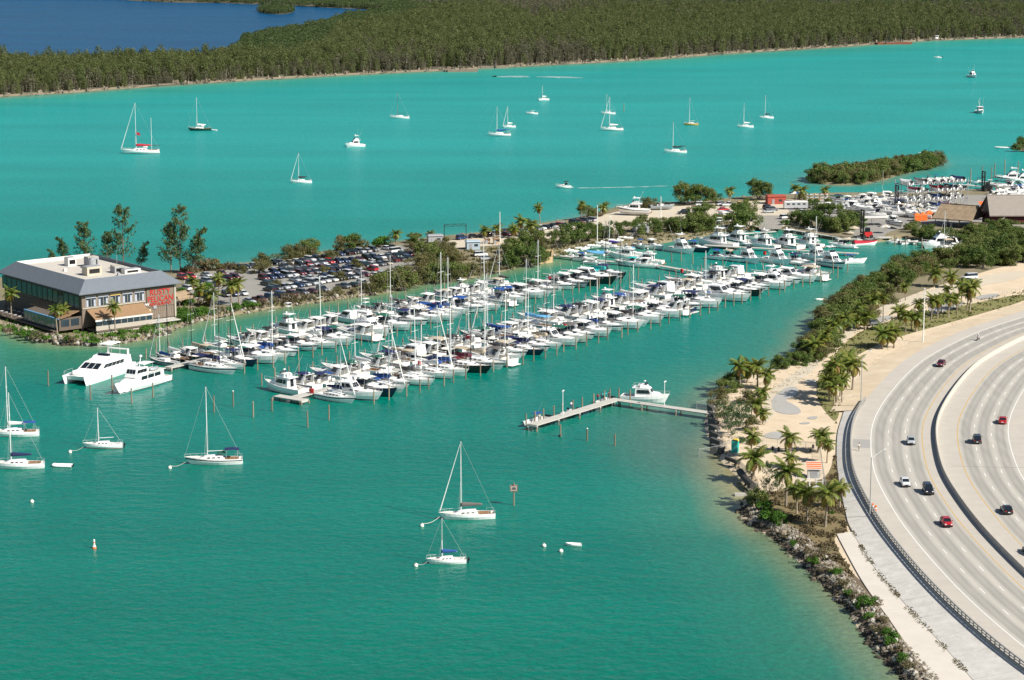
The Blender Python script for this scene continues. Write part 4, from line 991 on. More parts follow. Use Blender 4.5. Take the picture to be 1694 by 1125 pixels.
BS = 1.27
def berth_row(P0, side, pattern, where, group, size=1.0, off=1.6, pile_d=18.0, pile_lab=None, start=4.0, hide=()):
    """boats side by side, bows out; pattern is a list of kit codes (or tuples with overrides) from the seaward end"""
    r = random.Random(hash(where) % 1000 if False else sum(map(ord, where))); u = start
    out = AN * side; ang = math.atan2(out.y, out.x)
    i = -1
    for it in pattern:
        if isinstance(it, str): it = (it, {})
        code, ov = it
        if code == '-': u += 4.6; continue
        i += 1
        bs = size * BS * (.9 if code[0] == 'f' else 1) * r.uniform(.93, 1.08) if code[0] not in 'cv' else 1.12; L = KLEN[code] * bs; w = bs * {'s': .29 * KLEN[code] + .35, 'b': .29 * KLEN[code] + .35, 'k': .29 * KLEN[code] + .35, 'e': .25 * KLEN[code] + .75, 'f': .25 * KLEN[code] + 1.0, 'c': .2 * KLEN[code] + .9, 'v': .2 * KLEN[code] + .9}[code[0]]
        u += w / 2
        c = P0 + AX * u + out * (off + L / 2 + .6 + r.uniform(0, .8))
        flip = ov.get('stern', r.random() < .06)
        boat(code, (c.x, c.y, 0), ang + (math.pi if flip else 0) + r.uniform(-.035, .035), f'{nth(i)} from seaward end, {where}', group, r, ov.get('hull'), ov.get('canvas'), ov.get('spar'), scale=bs)
        u += w / 2 + .75
        pp = P0 + AX * (u - .38) + out * (pile_d + r.uniform(-.6, .6))
        if pile_lab: pile(pp, f'wooden mooring pile, {nth(i)} from the seaward end in {pile_lab}', 'mooring piles of the piers', r.uniform(.8, 1.12))
    return u

NP0, FP0 = G(488, 663).xy, G(266, 612).xy + AN * 2.5
wh, nv, bk, gy = ('white', None), ('navy', navy), ('black', blackh), ('grey', greyh)
N1 = [('s9', dict(canvas='navy', hull=wh)), ('e12', dict(hull=wh)), ('e11', dict(hull=nv, canvas='white')), ('s10', dict(canvas='blue', hull=wh)), ('e10', dict(hull=wh, canvas='white')), ('s11', dict(canvas='grey', hull=wh)), ('s9', dict(hull=wh, canvas='white')), ('s11', dict(hull=wh, canvas='white')), ('s10', dict(hull=wh, canvas='blue')), ('k13', dict(hull=bk, spar='black', canvas='maroon')),
      ('s12', dict(hull=wh, canvas='tan')), ('e11', dict(hull=wh, canvas='grey')), 's10', ('e10', dict(hull=wh)), ('s11', dict(hull=nv, canvas='navy')), 'e10', ('s10', dict(spar='black')), ('e12', dict(hull=wh)), 's11', 'e10', ('f10', dict(hull=wh)), ('s9', dict(canvas='blue')), 'e10', ('e11', dict(hull=wh, canvas='white')), ('s10', {}), 'e11', ('e10', dict(hull=wh)), ('c8', dict(hull=wh, canvas='blue')),
      ('e12', dict(hull=wh)), 'e10', ('e11', dict(hull=bk, canvas='white')), ('f10', dict(hull=wh)), 'e10', ('e11', dict(hull=wh)), ('f12', dict(hull=wh)), 'e10', ('f12', dict(hull=wh)), ('f11', dict(hull=wh)), ('s11', dict(hull=wh, canvas='white'))]
N2 = [('f11', dict(hull=wh)), ('e10', dict(hull=wh, canvas='navy')), ('e8', dict(canvas='navy')), ('c8', dict(canvas='blue', hull=wh)), ('e11', dict(hull=wh, canvas='white')), ('f12', dict(hull=wh)), 's10', ('e10', dict(canvas='green')), ('e11', dict(canvas='navy', hull=wh)), 's11', ('e12', dict(hull=nv)), 'e10', ('s10', dict(canvas='black')), 'e11', ('f10', dict(hull=wh)), 's9', 'e10', ('s11', dict(canvas='blue')),
      ('e10', {}), ('s10', dict(canvas='turquoise')), 'c8', ('s12', dict(canvas='light blue')), 'e11', 's9', 'e10', ('c8', dict(canvas='navy')), 'e11', ('f10', dict(hull=wh)), ('f12', dict(hull=wh)), 'e10', 'e11', ('f10', dict(hull=wh)), 'e10', ('f11', dict(hull=wh)), ('f12', dict(hull=wh)), 'f10']
F1 = [('s12', dict(hull=wh, spar='black', canvas='navy')), ('s11', dict(hull=wh, canvas='white')), ('e10', dict(hull=nv, canvas='navy')), ('e11', dict(hull=wh, canvas='white')), ('s10', dict(hull=wh, canvas='blue')), 'e10', ('e8', dict(hull=('teal', tealh))), ('e10', dict(hull=wh)), ('s11', dict(hull=wh, canvas='white')), ('e11', dict(hull=wh)), ('e10', dict(hull=wh)), ('f10', dict(hull=wh)), ('f13', dict(hull=wh)), 'e10', ('e11', dict(hull=wh)), ('c9', dict(hull=wh, canvas='white')), ('e10', dict(hull=wh)), 's10', ('s11', dict(canvas='blue', hull=wh)),
      ('s10', dict(canvas='blue', hull=wh)), ('s9', dict(canvas='blue', hull=wh)), ('e10', dict(hull=wh)), 's11', ('c8', dict(canvas='blue', hull=wh)), 'e10', ('e11', dict(hull=wh)), ('e10', dict(canvas='blue')), 'e11', ('s10', dict(hull=wh)), 'e10', ('c9', dict(canvas='white')), 'e10', ('s11', {}), 'e11', ('e12', dict(hull=bk)), ('s10', dict(canvas='turquoise')), 'e10']
F2 = ['s9', 's10', ('e10', dict(canvas='white')), 's11', '-', ('s10', dict(hull=wh)), '-', 'e10', 's10', ('e11', dict(hull=wh)), '-', ('f13', dict(hull=wh)), ('e11', dict(hull=wh)), 'f10', 'e10', '-', ('e12', dict(hull=wh)), ('c8', dict(hull=wh)), 's10', ('e11', dict(canvas='black', hull=wh)), '-', 's11', ('f11', dict(hull=wh)), 'c8', ('f12', dict(hull=wh)), '-', 'e10', 'e11', ('f10', dict(hull=wh)), 's10', 'e10', '-', 'e11', 's9']
N1[27:27] = ['e11', ('f10', dict(hull=wh)), 's10', 'e10', ('e11', dict(hull=wh, canvas='navy')), 's9']
N2[24:24] = ['e11', ('f10', dict(hull=wh)), 's10', 'e10', ('f12', dict(hull=wh)), 'e11', 's11']
def calmer(row, first):
    """lower the skyline: most flybridge boats and some sloops give way to low cruisers"""
    kf = ks = 0; low = ['e12', 'e11', 'e9o', 'e10', 'e11']
    for i, it in enumerate(row):
        cd = it if isinstance(it, str) else it[0]; ov = {} if isinstance(it, str) else {q: v for q, v in it[1].items() if q == 'hull'}
        if i <= first or cd == 'f13': continue
        if cd[0] == 'f':
            kf += 1
            if kf % 4: row[i] = (low[kf % 5], ov)
        elif cd[0] == 's':
            ks += 1
            if ks % 3 == 0: row[i] = (low[ks // 3 % 5], ov)
for row_, f_ in ((N1, 12), (N2, 1), (F1, 3), (F2, 2)): calmer(row_, f_)
gN, gF = 'boats berthed on the near pier', 'boats berthed on the middle pier'
e1 = berth_row(NP0, 1, N1, 'near pier camera side', gN, pile_lab='the row before the near pier')
e2 = berth_row(NP0, -1, N2, 'near pier far side', gN, pile_lab='the row behind the near pier')
e3 = berth_row(FP0, 1, F1, 'middle pier camera side', gF, pile_lab='the row before the middle pier')
e4 = berth_row(FP0, -1, F2, 'middle pier far side', gF, .86, pile_d=15.5, pile_lab='the row behind the middle pier')
fg = lambda e: [(s, d, 7.5) for s in (1, -1) for d in np.arange(9, e - 3, 10.4)]
pN = pier('floating_pier', 'long concrete boat pier nearest the camera with finger piers', NP0, NP0 + AX * (max(e1, e2) + 2), fingers=fg(max(e1, e2)))
pF = pier('floating_pier', 'long concrete boat pier between the near pier and the parking lot', FP0, FP0 + AX * (max(e3, e4) + 2), fingers=fg(max(e3, e4)))
GW = [G(909, 426).xy, G(1005, 437).xy, G(1082, 443).xy, G(1190, 462).xy]
for i, (nm, lb) in enumerate((('access_walkway', 'wooden walkway from the shore wall to the middle pier'), ('access_walkway', 'bare concrete walkway between the boats joining the piers'), ('access_walkway', 'hidden inner length of walkway ending at the near pier'))):
    pier(nm, lb, GW[i], GW[i + 1], 2.0, 1.02 + .03 * i)
# outer end T-head, cleats, red cabinets
th = pier('end_dock', 'short wooden T-head dock at the seaward end of the near pier', NP0 - AX * 1.5 + AN * -4.5, NP0 - AX * 1.5 + AN * 4.5, 2.6, 1.03)
for i, (px, py) in enumerate(((527, 651), (708, 605), (838, 478), (904, 462), (965, 446), (710, 505), (1128, 450), (1265, 421), (1058, 512), (930, 540))):
    p = G(px, py, 1.2).xy; base, ax0 = (NP0, 'near') if abs((p - NP0).dot(AN)) < abs((p - FP0).dot(AN)) else (FP0, 'middle')
    if px not in (1265, 1128): p = base + AX * (p - base).dot(AX) + AN * .7
    o = put('fire_cabinet', dockbox, None, (p.x, p.y, 1.1), (0, 0, AXA)); tag(o, f'red fire cabinet, {nth(i)} as listed along the docks' if False else f'small red fire cabinet standing on the {["near pier head", "near pier by the first sailboats", "middle pier amid the flybridge boats", "middle pier below the bushes", "middle pier by the shore walkway", "middle pier before the large bushes", "bare walkway between the boats", "third pier", "near pier amid the motor cruisers", "near pier under the black mast"][i]}', 'cabinet', 'red cabinets on the docks')
# the two big yachts lying off the middle pier's end
def lie(px0, py0, px1, py1): a, bq = G(px0, py0), G(px1, py1); return (a + bq) / 2, math.atan2(bq.y - a.y, bq.x - a.x)
c, a_ = lie(220, 604, 104, 644)
catamaran(23).make('catamaran_yacht', 'large white twin-hulled motor yacht at the end of the middle pier', 'yacht', c, a_)
c, a_ = lie(272, 629, 190, 655)
pilot_yacht(20.5).make('pilothouse_yacht', 'large white pilothouse yacht with raised wheelhouse beside the catamaran', 'yacht', c, a_)
# third pier in the inner basin
T0, T1 = G(1165, 410).xy, G(1420, 424).xy; TD = (T1 - T0).normalized()
pier('floating_pier', 'short concrete pier in the inner basin behind the near pier', T0, T1, 2.0, 1.0)
r3 = random.Random(31)
def third(px, py, code, hd, i, ov={}):
    q = G(px, py); boat(code, q, R(hd), f'{nth(i)} from left in inner basin', 'boats in the inner basin', r3, ov.get('hull', wh), ov.get('canvas'), scale=1.15)
BAS = [(1060, 410, 'c8', -75, {}), (1083, 412, 'e8', -50, dict(canvas='white')), (1128, 418, 'f10', -48, {}), (1154, 416, 'e10', -45, dict(canvas='blue', hull=nv)), (1184, 408, 'f13', 150, {}), (1192, 430, 'e8', -40, dict(canvas='blue')), (1214, 432, 'e10', -50, dict(canvas='tan')), (1218, 404, 'f12', 140, {}), (1238, 434, 'f10', -55, dict(canvas='tan')), (1250, 396, 'c7', 170, dict(canvas='turquoise')), (1262, 410, 'f10', 140, {}),
       (1287, 436, 'f11', -55, {}), (1300, 410, 'f12', 130, dict(canvas='blue')), (1322, 438, 'e10', -58, dict(canvas='navy')), (1336, 408, 'f10', 130, dict(canvas='blue')), (1352, 430, 'f10', -58, dict(canvas='tan')), (1376, 441, 'f12', -60, {}), (1409, 436, 'c9', 15, dict(canvas='blue')), (1392, 410, 'e8', 160, {}), (1420, 400, 'c8', 175, {}), (1432, 406, 'v7', 10, dict(canvas='red')), (1205, 395, 'c6', 165, {}), (1483, 403, 'c6', 190, dict(hull=wh)), (1504, 404, 'c6', 20, {}), (1552, 410, 'f11', 200, {}), (1566, 424, 's10', 200, dict(canvas='white')), (1575, 411, 'e8', 20, dict(canvas='tan')), (1590, 408, 'e10', 30, dict(canvas='grey'))]
for i, (px, py, code, hd, ov) in enumerate(sorted(BAS, key=lambda q: q[0])): third(px, py, code, hd, i, ov)
for i, (px, py) in enumerate(((1082, 424), (1111, 434), (1127, 432), (1146, 436), (1165, 441), (1195, 447), (1235, 450), (1262, 452), (1290, 455), (1316, 456), (1345, 458), (1378, 452), (1402, 452), (1480, 407), (1498, 408), (1525, 412))):
    pile(G(px, py), f'wooden pile in the inner basin, {nth(i)} from left', 'piles in the inner basin', rng.uniform(.9, 1.2))

# ------------------------------------------------------------------ boats at anchor
def anchored(px, py, K, name, label, cat='sailboat', hd=183, mats=None, skip=()):
    return K.make(name, label, cat, G(px, py), R(hd), 'boats at anchor', mats, skip)
A_ = anchored
A_(772, 858, sailboat(10.9, 14.2, furl=True, outb=False, boot=None), 'sailboat', 'white sloop with grey sail cover and furled white jib, moored near centre foreground', hd=188, mats={'sail_cover': cv['grey']})
A_(738, 932, sailboat(7.2, 7.6, furl=False, outb=True), 'sailboat', 'small white sloop with bright blue sail cover, lowest boat in the picture', hd=186, mats={'sail_cover': cv['blue']})
k3 = sailboat(12.2, 15.4, furl=False, cover=False, dodger=True, bim=True, stripe=blackh)
A_(353, 767, k3, 'sailboat', 'white sloop with black stripe and green spray hood, tall white mast', hd=184, mats={'spray_hood': cv['green'], 'bimini_top': cv['navy']})
A_(170, 741, sailboat(8.6, 8.0, furl=False, cover=False, boot=redm, outb=True), 'sailboat', 'small white sloop with red waterline stripe and bare boom', hd=184)
A_(28, 774, sailboat(11.3, 15.0, furl=False), 'sailboat', 'white sloop with navy sail cover at the left edge, nearer of the two', hd=185, mats={'sail_cover': cv['navy']})
A_(22, 721, sailboat(11.2, 14.6, furl=False, bim=True), 'sailboat', 'white sloop with bright blue bimini at the left edge, farther of the two', hd=184, mats={'bimini_top': cv['blue'], 'sail_cover': cv['white']})
A_(104, 772, dinghy(3.9), 'inflatable_dinghy', 'white inflatable dinghy with outboard behind the left foreground sloop', 'dinghy', 175)
A_(949, 903, dinghy(3.0, False, False), 'tender', 'tiny empty white tender alone in the foreground water', 'dinghy', 178)
A_(1357, 497, dinghy(3.2, True, False), 'tender', 'small white skiff close to the mangroves', 'dinghy', 200)
A_(232, 254, sailboat(17.5, 21.5, ketch=True, dodger=True, boot=blackh), 'ketch', 'large white two-masted ketch with red sail covers, far left', hd=188, mats={'sail_cover': cv['red'], 'spray_hood': cv['white']})
A_(330, 216, sailboat(11.6, 15.4, hull=greenh, furl=False, dodger=True), 'sailboat', 'dark-hulled sloop anchored below the far wood', hd=186, mats={'sail_cover': cv['white'], 'spray_hood': cv['white']})
A_(354, 216, dinghy(3.2, False, False), 'tender', 'white tender towed behind the dark-hulled far sloop', 'dinghy', 170)
A_(498, 303, sailboat(8.8, 11.4), 'sailboat', 'white sloop with furled jib alone in the left middle channel', hd=190, mats={'sail_cover': cv['black']})
A_(587, 243, flybridge(9.4, tower=False), 'flybridge_cruiser', 'white flybridge cruiser anchored alone in the channel', 'motorboat', 205)
A_(661, 196, sailboat(10.2, 12.5, spar=blacks, furl=False, cover=False), 'sailboat', 'white sloop with thin dark mast in the far channel', hd=182)
A_(826, 225, sailboat(11.2, 13.2, furl=False, bim=True, boot=blackh), 'sailboat', 'white sloop with blue cockpit awning, larger of the overlapping pair', hd=185, mats={'sail_cover': cv['blue'], 'bimini_top': cv['blue']})
A_(842, 211, sailboat(6.8, 10.0), 'sailboat', 'small white sloop just behind the blue-awning sloop', hd=200, mats={'sail_cover': cv['white']})
A_(880, 189, sailboat(6.6, 6.0, furl=False, cover=False), 'sailboat', 'mastless white sailing hull with its boom raised', hd=180, skip=('mast', 'rigging', 'spreader', 'masthead_instrument'))
A_(899, 166, sailboat(7.0, 7.6, furl=False), 'sailboat', 'small white sloop farthest up the channel below the jet ski wake', hd=215, mats={'sail_cover': cv['white']})
A_(1006, 189, sailboat(7.8, 10.0, furl=False, cover=False), 'sailboat', 'small white sloop partly hidden behind the larger sloop at centre right', hd=182)
A_(1012, 216, sailboat(11.4, 15.6, boot=mat('brown boot', (.2, .08, .04), .5)), 'sailboat', 'white sloop with furled white jib and brown waterline, centre right', hd=187, mats={'sail_cover': cv['white']})
A_(1143, 207, sailboat(7.6, 13.0, hull=yellowh, furl=False, cover=False), 'sailboat', 'yellow-hulled sloop with bare white mast', hd=182)
A_(1117, 253, sailboat(10.4, 13.2, furl=False, bim=True), 'sailboat', 'white cruising sloop with dark sail cover and awning, nearest the far shore lot', hd=186, mats={'sail_cover': cv['black'], 'bimini_top': cv['black']})
A_(1233, 211, sailboat(8.2, 11.4, furl=False), 'sailboat', 'white sloop with white cover, left of the right-hand pair', hd=185, mats={'sail_cover': cv['white']})
A_(1268, 196, sailboat(7.4, 11.4, furl=False), 'sailboat', 'white sloop with black cover, right of the right-hand pair', hd=190, mats={'sail_cover': cv['black']})
A_(932, 311, express(6.4, arch=False), 'motor_boat', 'white runabout speeding left with a thin wake', 'motorboat', 182, {'canopy': cv['black']}, skip=())
A_(1609, 128, flybridge(10.5, top=False), 'flybridge_cruiser', 'white cruiser bow-on to the camera at far right', 'motorboat', -75)
A_(1621, 187, trawler(10.5), 'trawler', 'white trawler with mast facing the camera at right', 'motorboat', -85)
A_(1551, 96, console(5.8, ttop=False, n=1), 'motor_boat', 'tiny white open boat in the far right channel', 'motorboat', 180)
A_(1549, 66, trawler(9.0), 'houseboat', 'white boxy cabin boat against the far wood', 'motorboat', 200, None, ('mast', 'outrigger'))
A_(1657, 245, dinghy(7.0, False, False), 'motor_boat', 'low cream open boat near the right-hand islet', 'motorboat', 181)
A_(1531, 256, CK['c7'], 'console_boat', 'small boat with blue top passing behind the mangrove islet', 'motorboat', 172, {'canopy': cv['blue']})
# jet ski and the rusty barge
K = Kit(); K.part('hull', MB().loft([[(-1.5 + 3 * u, -.55 * w, .25), (-1.5 + 3 * u, 0, -.2), (-1.5 + 3 * u, .55 * w, .25), (-1.5 + 3 * u, 0, .5)] for u, w in ((0, .8), (.4, 1), (.8, .7), (1, .05))]), blackh)
K.part('seat', MB().box((-.5, 0, .62), (1.2, .4, .3)), rubber); K.part('handlebar', MB().tube((.35, -.4, 1.0), (.35, .4, 1.0), .04).tube((.6, 0, .5), (.35, 0, 1.0), .06), steel)
K.make('jet_ski', 'dark jet ski heading left below the far wood', 'jet ski', G(818, 127), R(180))
rust = mat('rusty steel', (.24, .075, .04), .85, var=.6, vscale=.6, col2=(.09, .04, .03))
K = Kit(); K.part('hull', MB().frust(-13.5, 13.5, 8, 8, -.3, 1.3, -.6, -.6, 0), rust); K.part('deck_rail', MB().box((-6, 0, 1.45), (12, 7, .3)).box((8, 2, 1.5), (7, 3, .4)), mat('barge deck', (.2, .12, .09), .9))
for x in (-3, 6): K.part('spud_pile', MB().tube((x, 2, -2), (x, 2, 6.5), .45, .45, 8), blackh)
K.make('work_barge', 'flat rusty red work barge with two dark spud piles', 'barge', G(1478, 73), R(8))

# wakes: foam lying on the water
foam = bpy.data.materials.new('foam'); foam.use_nodes = True; nt = foam.node_tree; N, L = nt.nodes, nt.links; b = N['Principled BSDF']
b.inputs['Base Color'].default_value = (.75, .8, .78, 1); b.inputs['Roughness'].default_value = .9
ge = N.new('ShaderNodeNewGeometry'); mp = N.new('ShaderNodeMapping'); mp.inputs['Scale'].default_value = (.25, .9, 1); L.new(ge.outputs['Position'], mp.inputs[0])
no = N.new('ShaderNodeTexNoise'); no.inputs['Scale'].default_value = .9; no.inputs['Detail'].default_value = 7; no.inputs['Roughness'].default_value = .75; L.new(mp.outputs[0], no.inputs[0])
cr = N.new('ShaderNodeValToRGB'); cr.color_ramp.elements[0].position = .44; cr.color_ramp.elements[1].position = .68; L.new(no.outputs[0], cr.inputs[0])
L.new(cr.outputs[0], b.inputs['Alpha'])
def wake(pts, w0, w1, label):
    P = [G(*p).xy for p in pts]; A, B = [], []
    for i, p in enumerate(P):
        t = (P[min(i + 1, len(P) - 1)] - P[max(i - 1, 0)]).normalized(); n = Vector((-t.y, t.x)); w = w0 + (w1 - w0) * i / (len(P) - 1)
        w *= (1 if 0 < i < len(P) - 1 else .1); A.append((*(p + n * w), .03)); B.append((*(p - n * w), .03))
    tag(MB().loft([B, A], caps=False, closed=False).build('wake_foam', foam), label, 'wake', kind='stuff')
wake([(820, 127.5), (830, 127.2), (845, 126.5), (862, 126.8), (876, 127.5)], 2.5, 9, 'white foam churned up just behind the jet ski')
wake([(885, 127), (905, 127), (935, 128), (965, 129)], 3, 8, 'older white foam trail farther behind the jet ski')
wake([(944, 311), (960, 311), (1000, 310.5), (1050, 309.5), (1120, 307)], .8, 1.6, 'thin white wake line behind the runabout')
wake([(138, 572), (160, 573.5), (185, 572), (205, 569)], .3, 1.0, 'small foam patch under the restaurant rocks')

# mooring buoys with their lines
bk_ = Kit(); bb = bk_.part('float', MB().ball((0, 0, .15), .42, 10, 6), buoym, True); bk_.part('ring', MB().tube((0, 0, .5), (0, 0, .72), .09, .09, 6), steel)
def buoy(px, py, label, to=None, tz=1.3):
    p = G(px, py); o = bk_.make('mooring_buoy', label, 'buoy', p, rng.uniform(0, 6), 'mooring buoys')
    if to:
        q = G(*to, tz) - p; P = []
        for k in range(9): u = k / 8; P.append(Vector((0, 0, .6)).lerp(q, u) - Vector((0, 0, .45 * math.sin(math.pi * u))))
        put('mooring_line', MB().path(P, .045, 5).mesh('mooring_line', ropem), o, None, (0, 0, -o.rotation_euler.z))
buoy(698, 871, 'white mooring buoy tied to the grey-covered foreground sloop', (727, 855)); buoy(688, 937, 'white mooring buoy tied to the small blue-covered sloop', (707, 929), 1.0)
buoy(281, 775, 'white mooring buoy tied to the green-hooded sloop', (307, 764)); buoy(116, 749, 'white mooring buoy tied to the red-striped sloop', (138, 739))
buoy(53, 831, 'lone white mooring buoy at far left below the sloops'); buoy(900, 904, 'lone stained white buoy beside the tiny tender'); buoy(928, 913, 'very small white float right of the stained buoy')
K = Kit(); K.part('float', MB().tube((0, 0, -.3), (0, 0, .5), .42, .3, 10).tube((0, 0, .5), (0, 0, 1.7), .18, .16, 8), gel); K.part('band', MB().tube((0, 0, 1.0), (0, 0, 1.25), .19, .185, 8).tube((0, 0, 0), (0, 0, .3), .425, .36, 10), mat('orange paint', (.7, .16, .03), .5))
K.make('channel_buoy', 'white spar buoy with orange bands in the lower left water', 'buoy', G(156, 907))
# lone marks and piles in the open water
K = Kit(); K.part('post', MB().tube((0, 0, -2), (0, 0, 4.6), .16, .14, 8), pilem)
wb = mat('sign white', (.42, .39, .37), .7, var=.5, vscale=3); ob = mat('sign orange', (.28, .10, .06), .7)
for a in (0, 1):
    y = -.2 if a == 0 else .2; q = K.part('sign_board', MB().box((0, y, 3.5), (1.5, .05, 1.2)), wb); K.part('border', MB().box((0, y * 1.2, 4.05), (1.5, .06, .1)).box((0, y * 1.2, 2.95), (1.5, .06, .1)).box((-.7, y * 1.2, 3.5), (.1, .06, 1.0)).box((.7, y * 1.2, 3.5), (.1, .06, 1.0)), ob, sub=q)
    K.part('symbol', MB().box((0, y * 1.2, 3.5), (.75, .06, .1)).box((0, y * 1.2, 3.3), (.9, .06, .08)).box((0, y * 1.2, 3.68), (.5, .06, .08)), blackh, sub=q)
K.make('channel_marker', 'post with white warning boards standing in the foreground water', 'sign', G(850, 836), R(6))
K = Kit(); K.part('post', MB().tube((0, 0, -2), (0, 0, 4.4), .18, .16, 8), pilem); K.part('perch', MB().box((0, 0, 4.45), (.6, .5, .1)), wb)
K.make('channel_marker', 'thin dark post standing in the far channel right of the sloops', 'post', G(1032, 185), 0)
for i, (px, py, h, lb) in enumerate(((80, 638, 1.1, 'lone pile left of the catamaran yacht'), (354, 682, 1.15, 'pile right behind the tall mast of the green-hooded sloop'), (386, 673, 1.1, 'thick pile standing alone left of the near pier'), (419, 690, 1.1, 'pile nearest below the near pier left corner'), (509, 707, 1.1, 'pile lowest in front of the near pier head'), (544, 695, 1.05, 'pile right of the lowest one before the near pier head'), (450, 680, .9, 'pile at the left corner of the T-head'),
                                   (971, 729, .8, 'thin pile below the fishing pier, left of two'), (1017, 738, .8, 'thin pile below the fishing pier, right of two'), (927, 722, .8, 'broken pile with a fallen cross timber by the fishing pier'), (150, 662, 1.1, 'pile before the catamaran bow'), (218, 668, 1.1, 'pile beside the pilothouse yacht bow'), (253, 658, 1.1, 'pile beside the pilothouse yacht stern'), (186, 645, 1.1, 'pile between the two big yachts'))):
    o = pile(G(px, py), 'weathered wooden ' + lb, None, h, None, i in (2, 7))
    if i == 9: put('cross_timber', MB().box((0, 0, 0), (1.9, .25, .25)).mesh('cross_timber', pilem), o, (-.1, 0, .35), (0, .25, .5))
# ------------------------------------------------------------------ vegetation
bark = mat('bark', (.20, .16, .12), .95, var=.4, vscale=3, rand=.2)
palm_bark = mat('palm trunk', (.33, .27, .20), .95, var=.4, vscale=4, rand=.2)
greybark = mat('grey bark', (.36, .32, .27), .95, var=.3, vscale=3)
L_man = leaf_mat('mangrove leaf', [(.035, .068, .014), (.07, .12, .022), (.11, .16, .03), (.18, .19, .06)])
L_bush = leaf_mat('bush leaf', [(.03, .07, .01), (.055, .13, .012), (.08, .19, .02), (.12, .22, .03)])
L_oliv = leaf_mat('olive leaf', [(.055, .062, .02), (.10, .105, .034), (.15, .145, .05), (.18, .155, .07)])
L_twig = leaf_mat('dry twig leaf', [(.09, .07, .04), (.14, .11, .06), (.18, .14, .08), (.12, .13, .05)])
L_pine = leaf_mat('casuarina needle', [(.045, .085, .03), (.07, .12, .04), (.11, .155, .06)], trans=.25)
L_palm = leaf_mat('palm leaflet', [(.045, .085, .015), (.085, .14, .022), (.15, .19, .03), (.26, .25, .06)], rough=.4)
L_dead = leaf_mat('dead frond', [(.20, .12, .05), (.28, .18, .08), (.33, .22, .1)], trans=.1)
L_far = leaf_mat('far wood leaf', [(.06, .085, .026), (.09, .118, .034), (.12, .145, .045), (.155, .168, .062)], trans=.3)
L_farb = leaf_mat('far wood brown leaf', [(.065, .065, .035), (.09, .088, .048), (.12, .112, .065)], trans=.1)
L_farm = leaf_mat('far mangrove leaf', [(.035, .06, .018), (.055, .085, .024), (.08, .115, .032)], trans=.15)

def leaves(mb, c, n, rad, size, r, flat=.75, stretch=1.0, up=0.0):
    """n small leaf faces in a flattened ball round c"""
    for _ in range(n):
        while True:
            p = Vector((r.uniform(-1, 1), r.uniform(-1, 1), r.uniform(-1, 1)))
            if p.length < 1: break
        p *= (.55 + .45 * r.random()); q = c + Vector((p.x * rad, p.y * rad, p.z * rad * flat))
        nrm = (p * .9 + Vector((r.uniform(-1, 1), r.uniform(-1, 1), r.uniform(-.3, 1)))).normalized()
        t = nrm.orthogonal().normalized(); t.rotate(Quaternion(nrm, r.uniform(0, 6.28)))
        if up: t = (t + Vector((0, 0, up * r.uniform(.4, 1)))).normalized()
        u = nrm.cross(t).normalized(); s = size * r.uniform(.6, 1.3); a, b_ = t * s * stretch * .5, u * s * .5
        mb.add([q - a, q - b_ * .8 + a * .1, q + a, q + b_ * .8 + a * .1], [(0, 1, 2, 3)])
def bushy(seed, w=2.6, h=4.0, clumps=11, per=85, leaf=.42, low=.18, stems=4):
    """crown of uneven clumps and the stems that carry them"""
    r = random.Random(seed); C, T = MB(), MB(); cs = []
    for k in range(clumps):
        a = r.uniform(0, 6.28); d = w * math.sqrt(r.random()) * .78; z = h * (low + (.86 - low) * r.random() ** .8) * (1 - .35 * (d / w) ** 2)
        c = Vector((math.cos(a) * d, math.sin(a) * d, z)); cs.append(c); leaves(C, c, per, r.uniform(.28, .46) * w, leaf, r)
    for k in range(stems):
        c = r.choice(cs); a = r.uniform(0, 6.28); b0 = Vector((math.cos(a) * .3, math.sin(a) * .3, -.2)); mid = b0.lerp(c, .5) + Vector((r.uniform(-.3, .3), r.uniform(-.3, .3), .2))
        T.tube(b0, mid, .11, .08, 5).tube(mid, c, .08, .04, 5)
    return T, C
def kit_tree(TC, lm, bm=None):
    K = Kit(); K.part('trunk', TC[0], bm or bark); K.part('crown', TC[1], lm); return K
VEG = {}
VEG['mangrove'] = [kit_tree(bushy(10 + i, 3.2 + .3 * (i % 3), 4.6 + .5 * (i % 2), 20, 170, .3, .06), L_man) for i in range(5)]
VEG['bush'] = [kit_tree(bushy(30 + i, 2.5, 2.4, 14, 140, .27, .06), L_bush) for i in range(3)]
VEG['olive'] = [kit_tree(bushy(40 + i, 3.0 + .3 * i, 4.6, 20, 150, .28, .06), L_oliv) for i in range(4)]
VEG['scrub'] = [kit_tree(bushy(50 + i, 2.5, 2.4, 12, 75, .3, .06, 7), L_twig) for i in range(3)]
VEG['tree'] = [kit_tree(bushy(60 + i, 3.7, 7.0, 20, 160, .32, .28, 7), L_man, greybark) for i in range(4)]
VEG['dark'] = [kit_tree(bushy(70 + i, 3.8, 7.4, 16, 80, .34, .2, 9), L_pine, greybark) for i in range(2)]
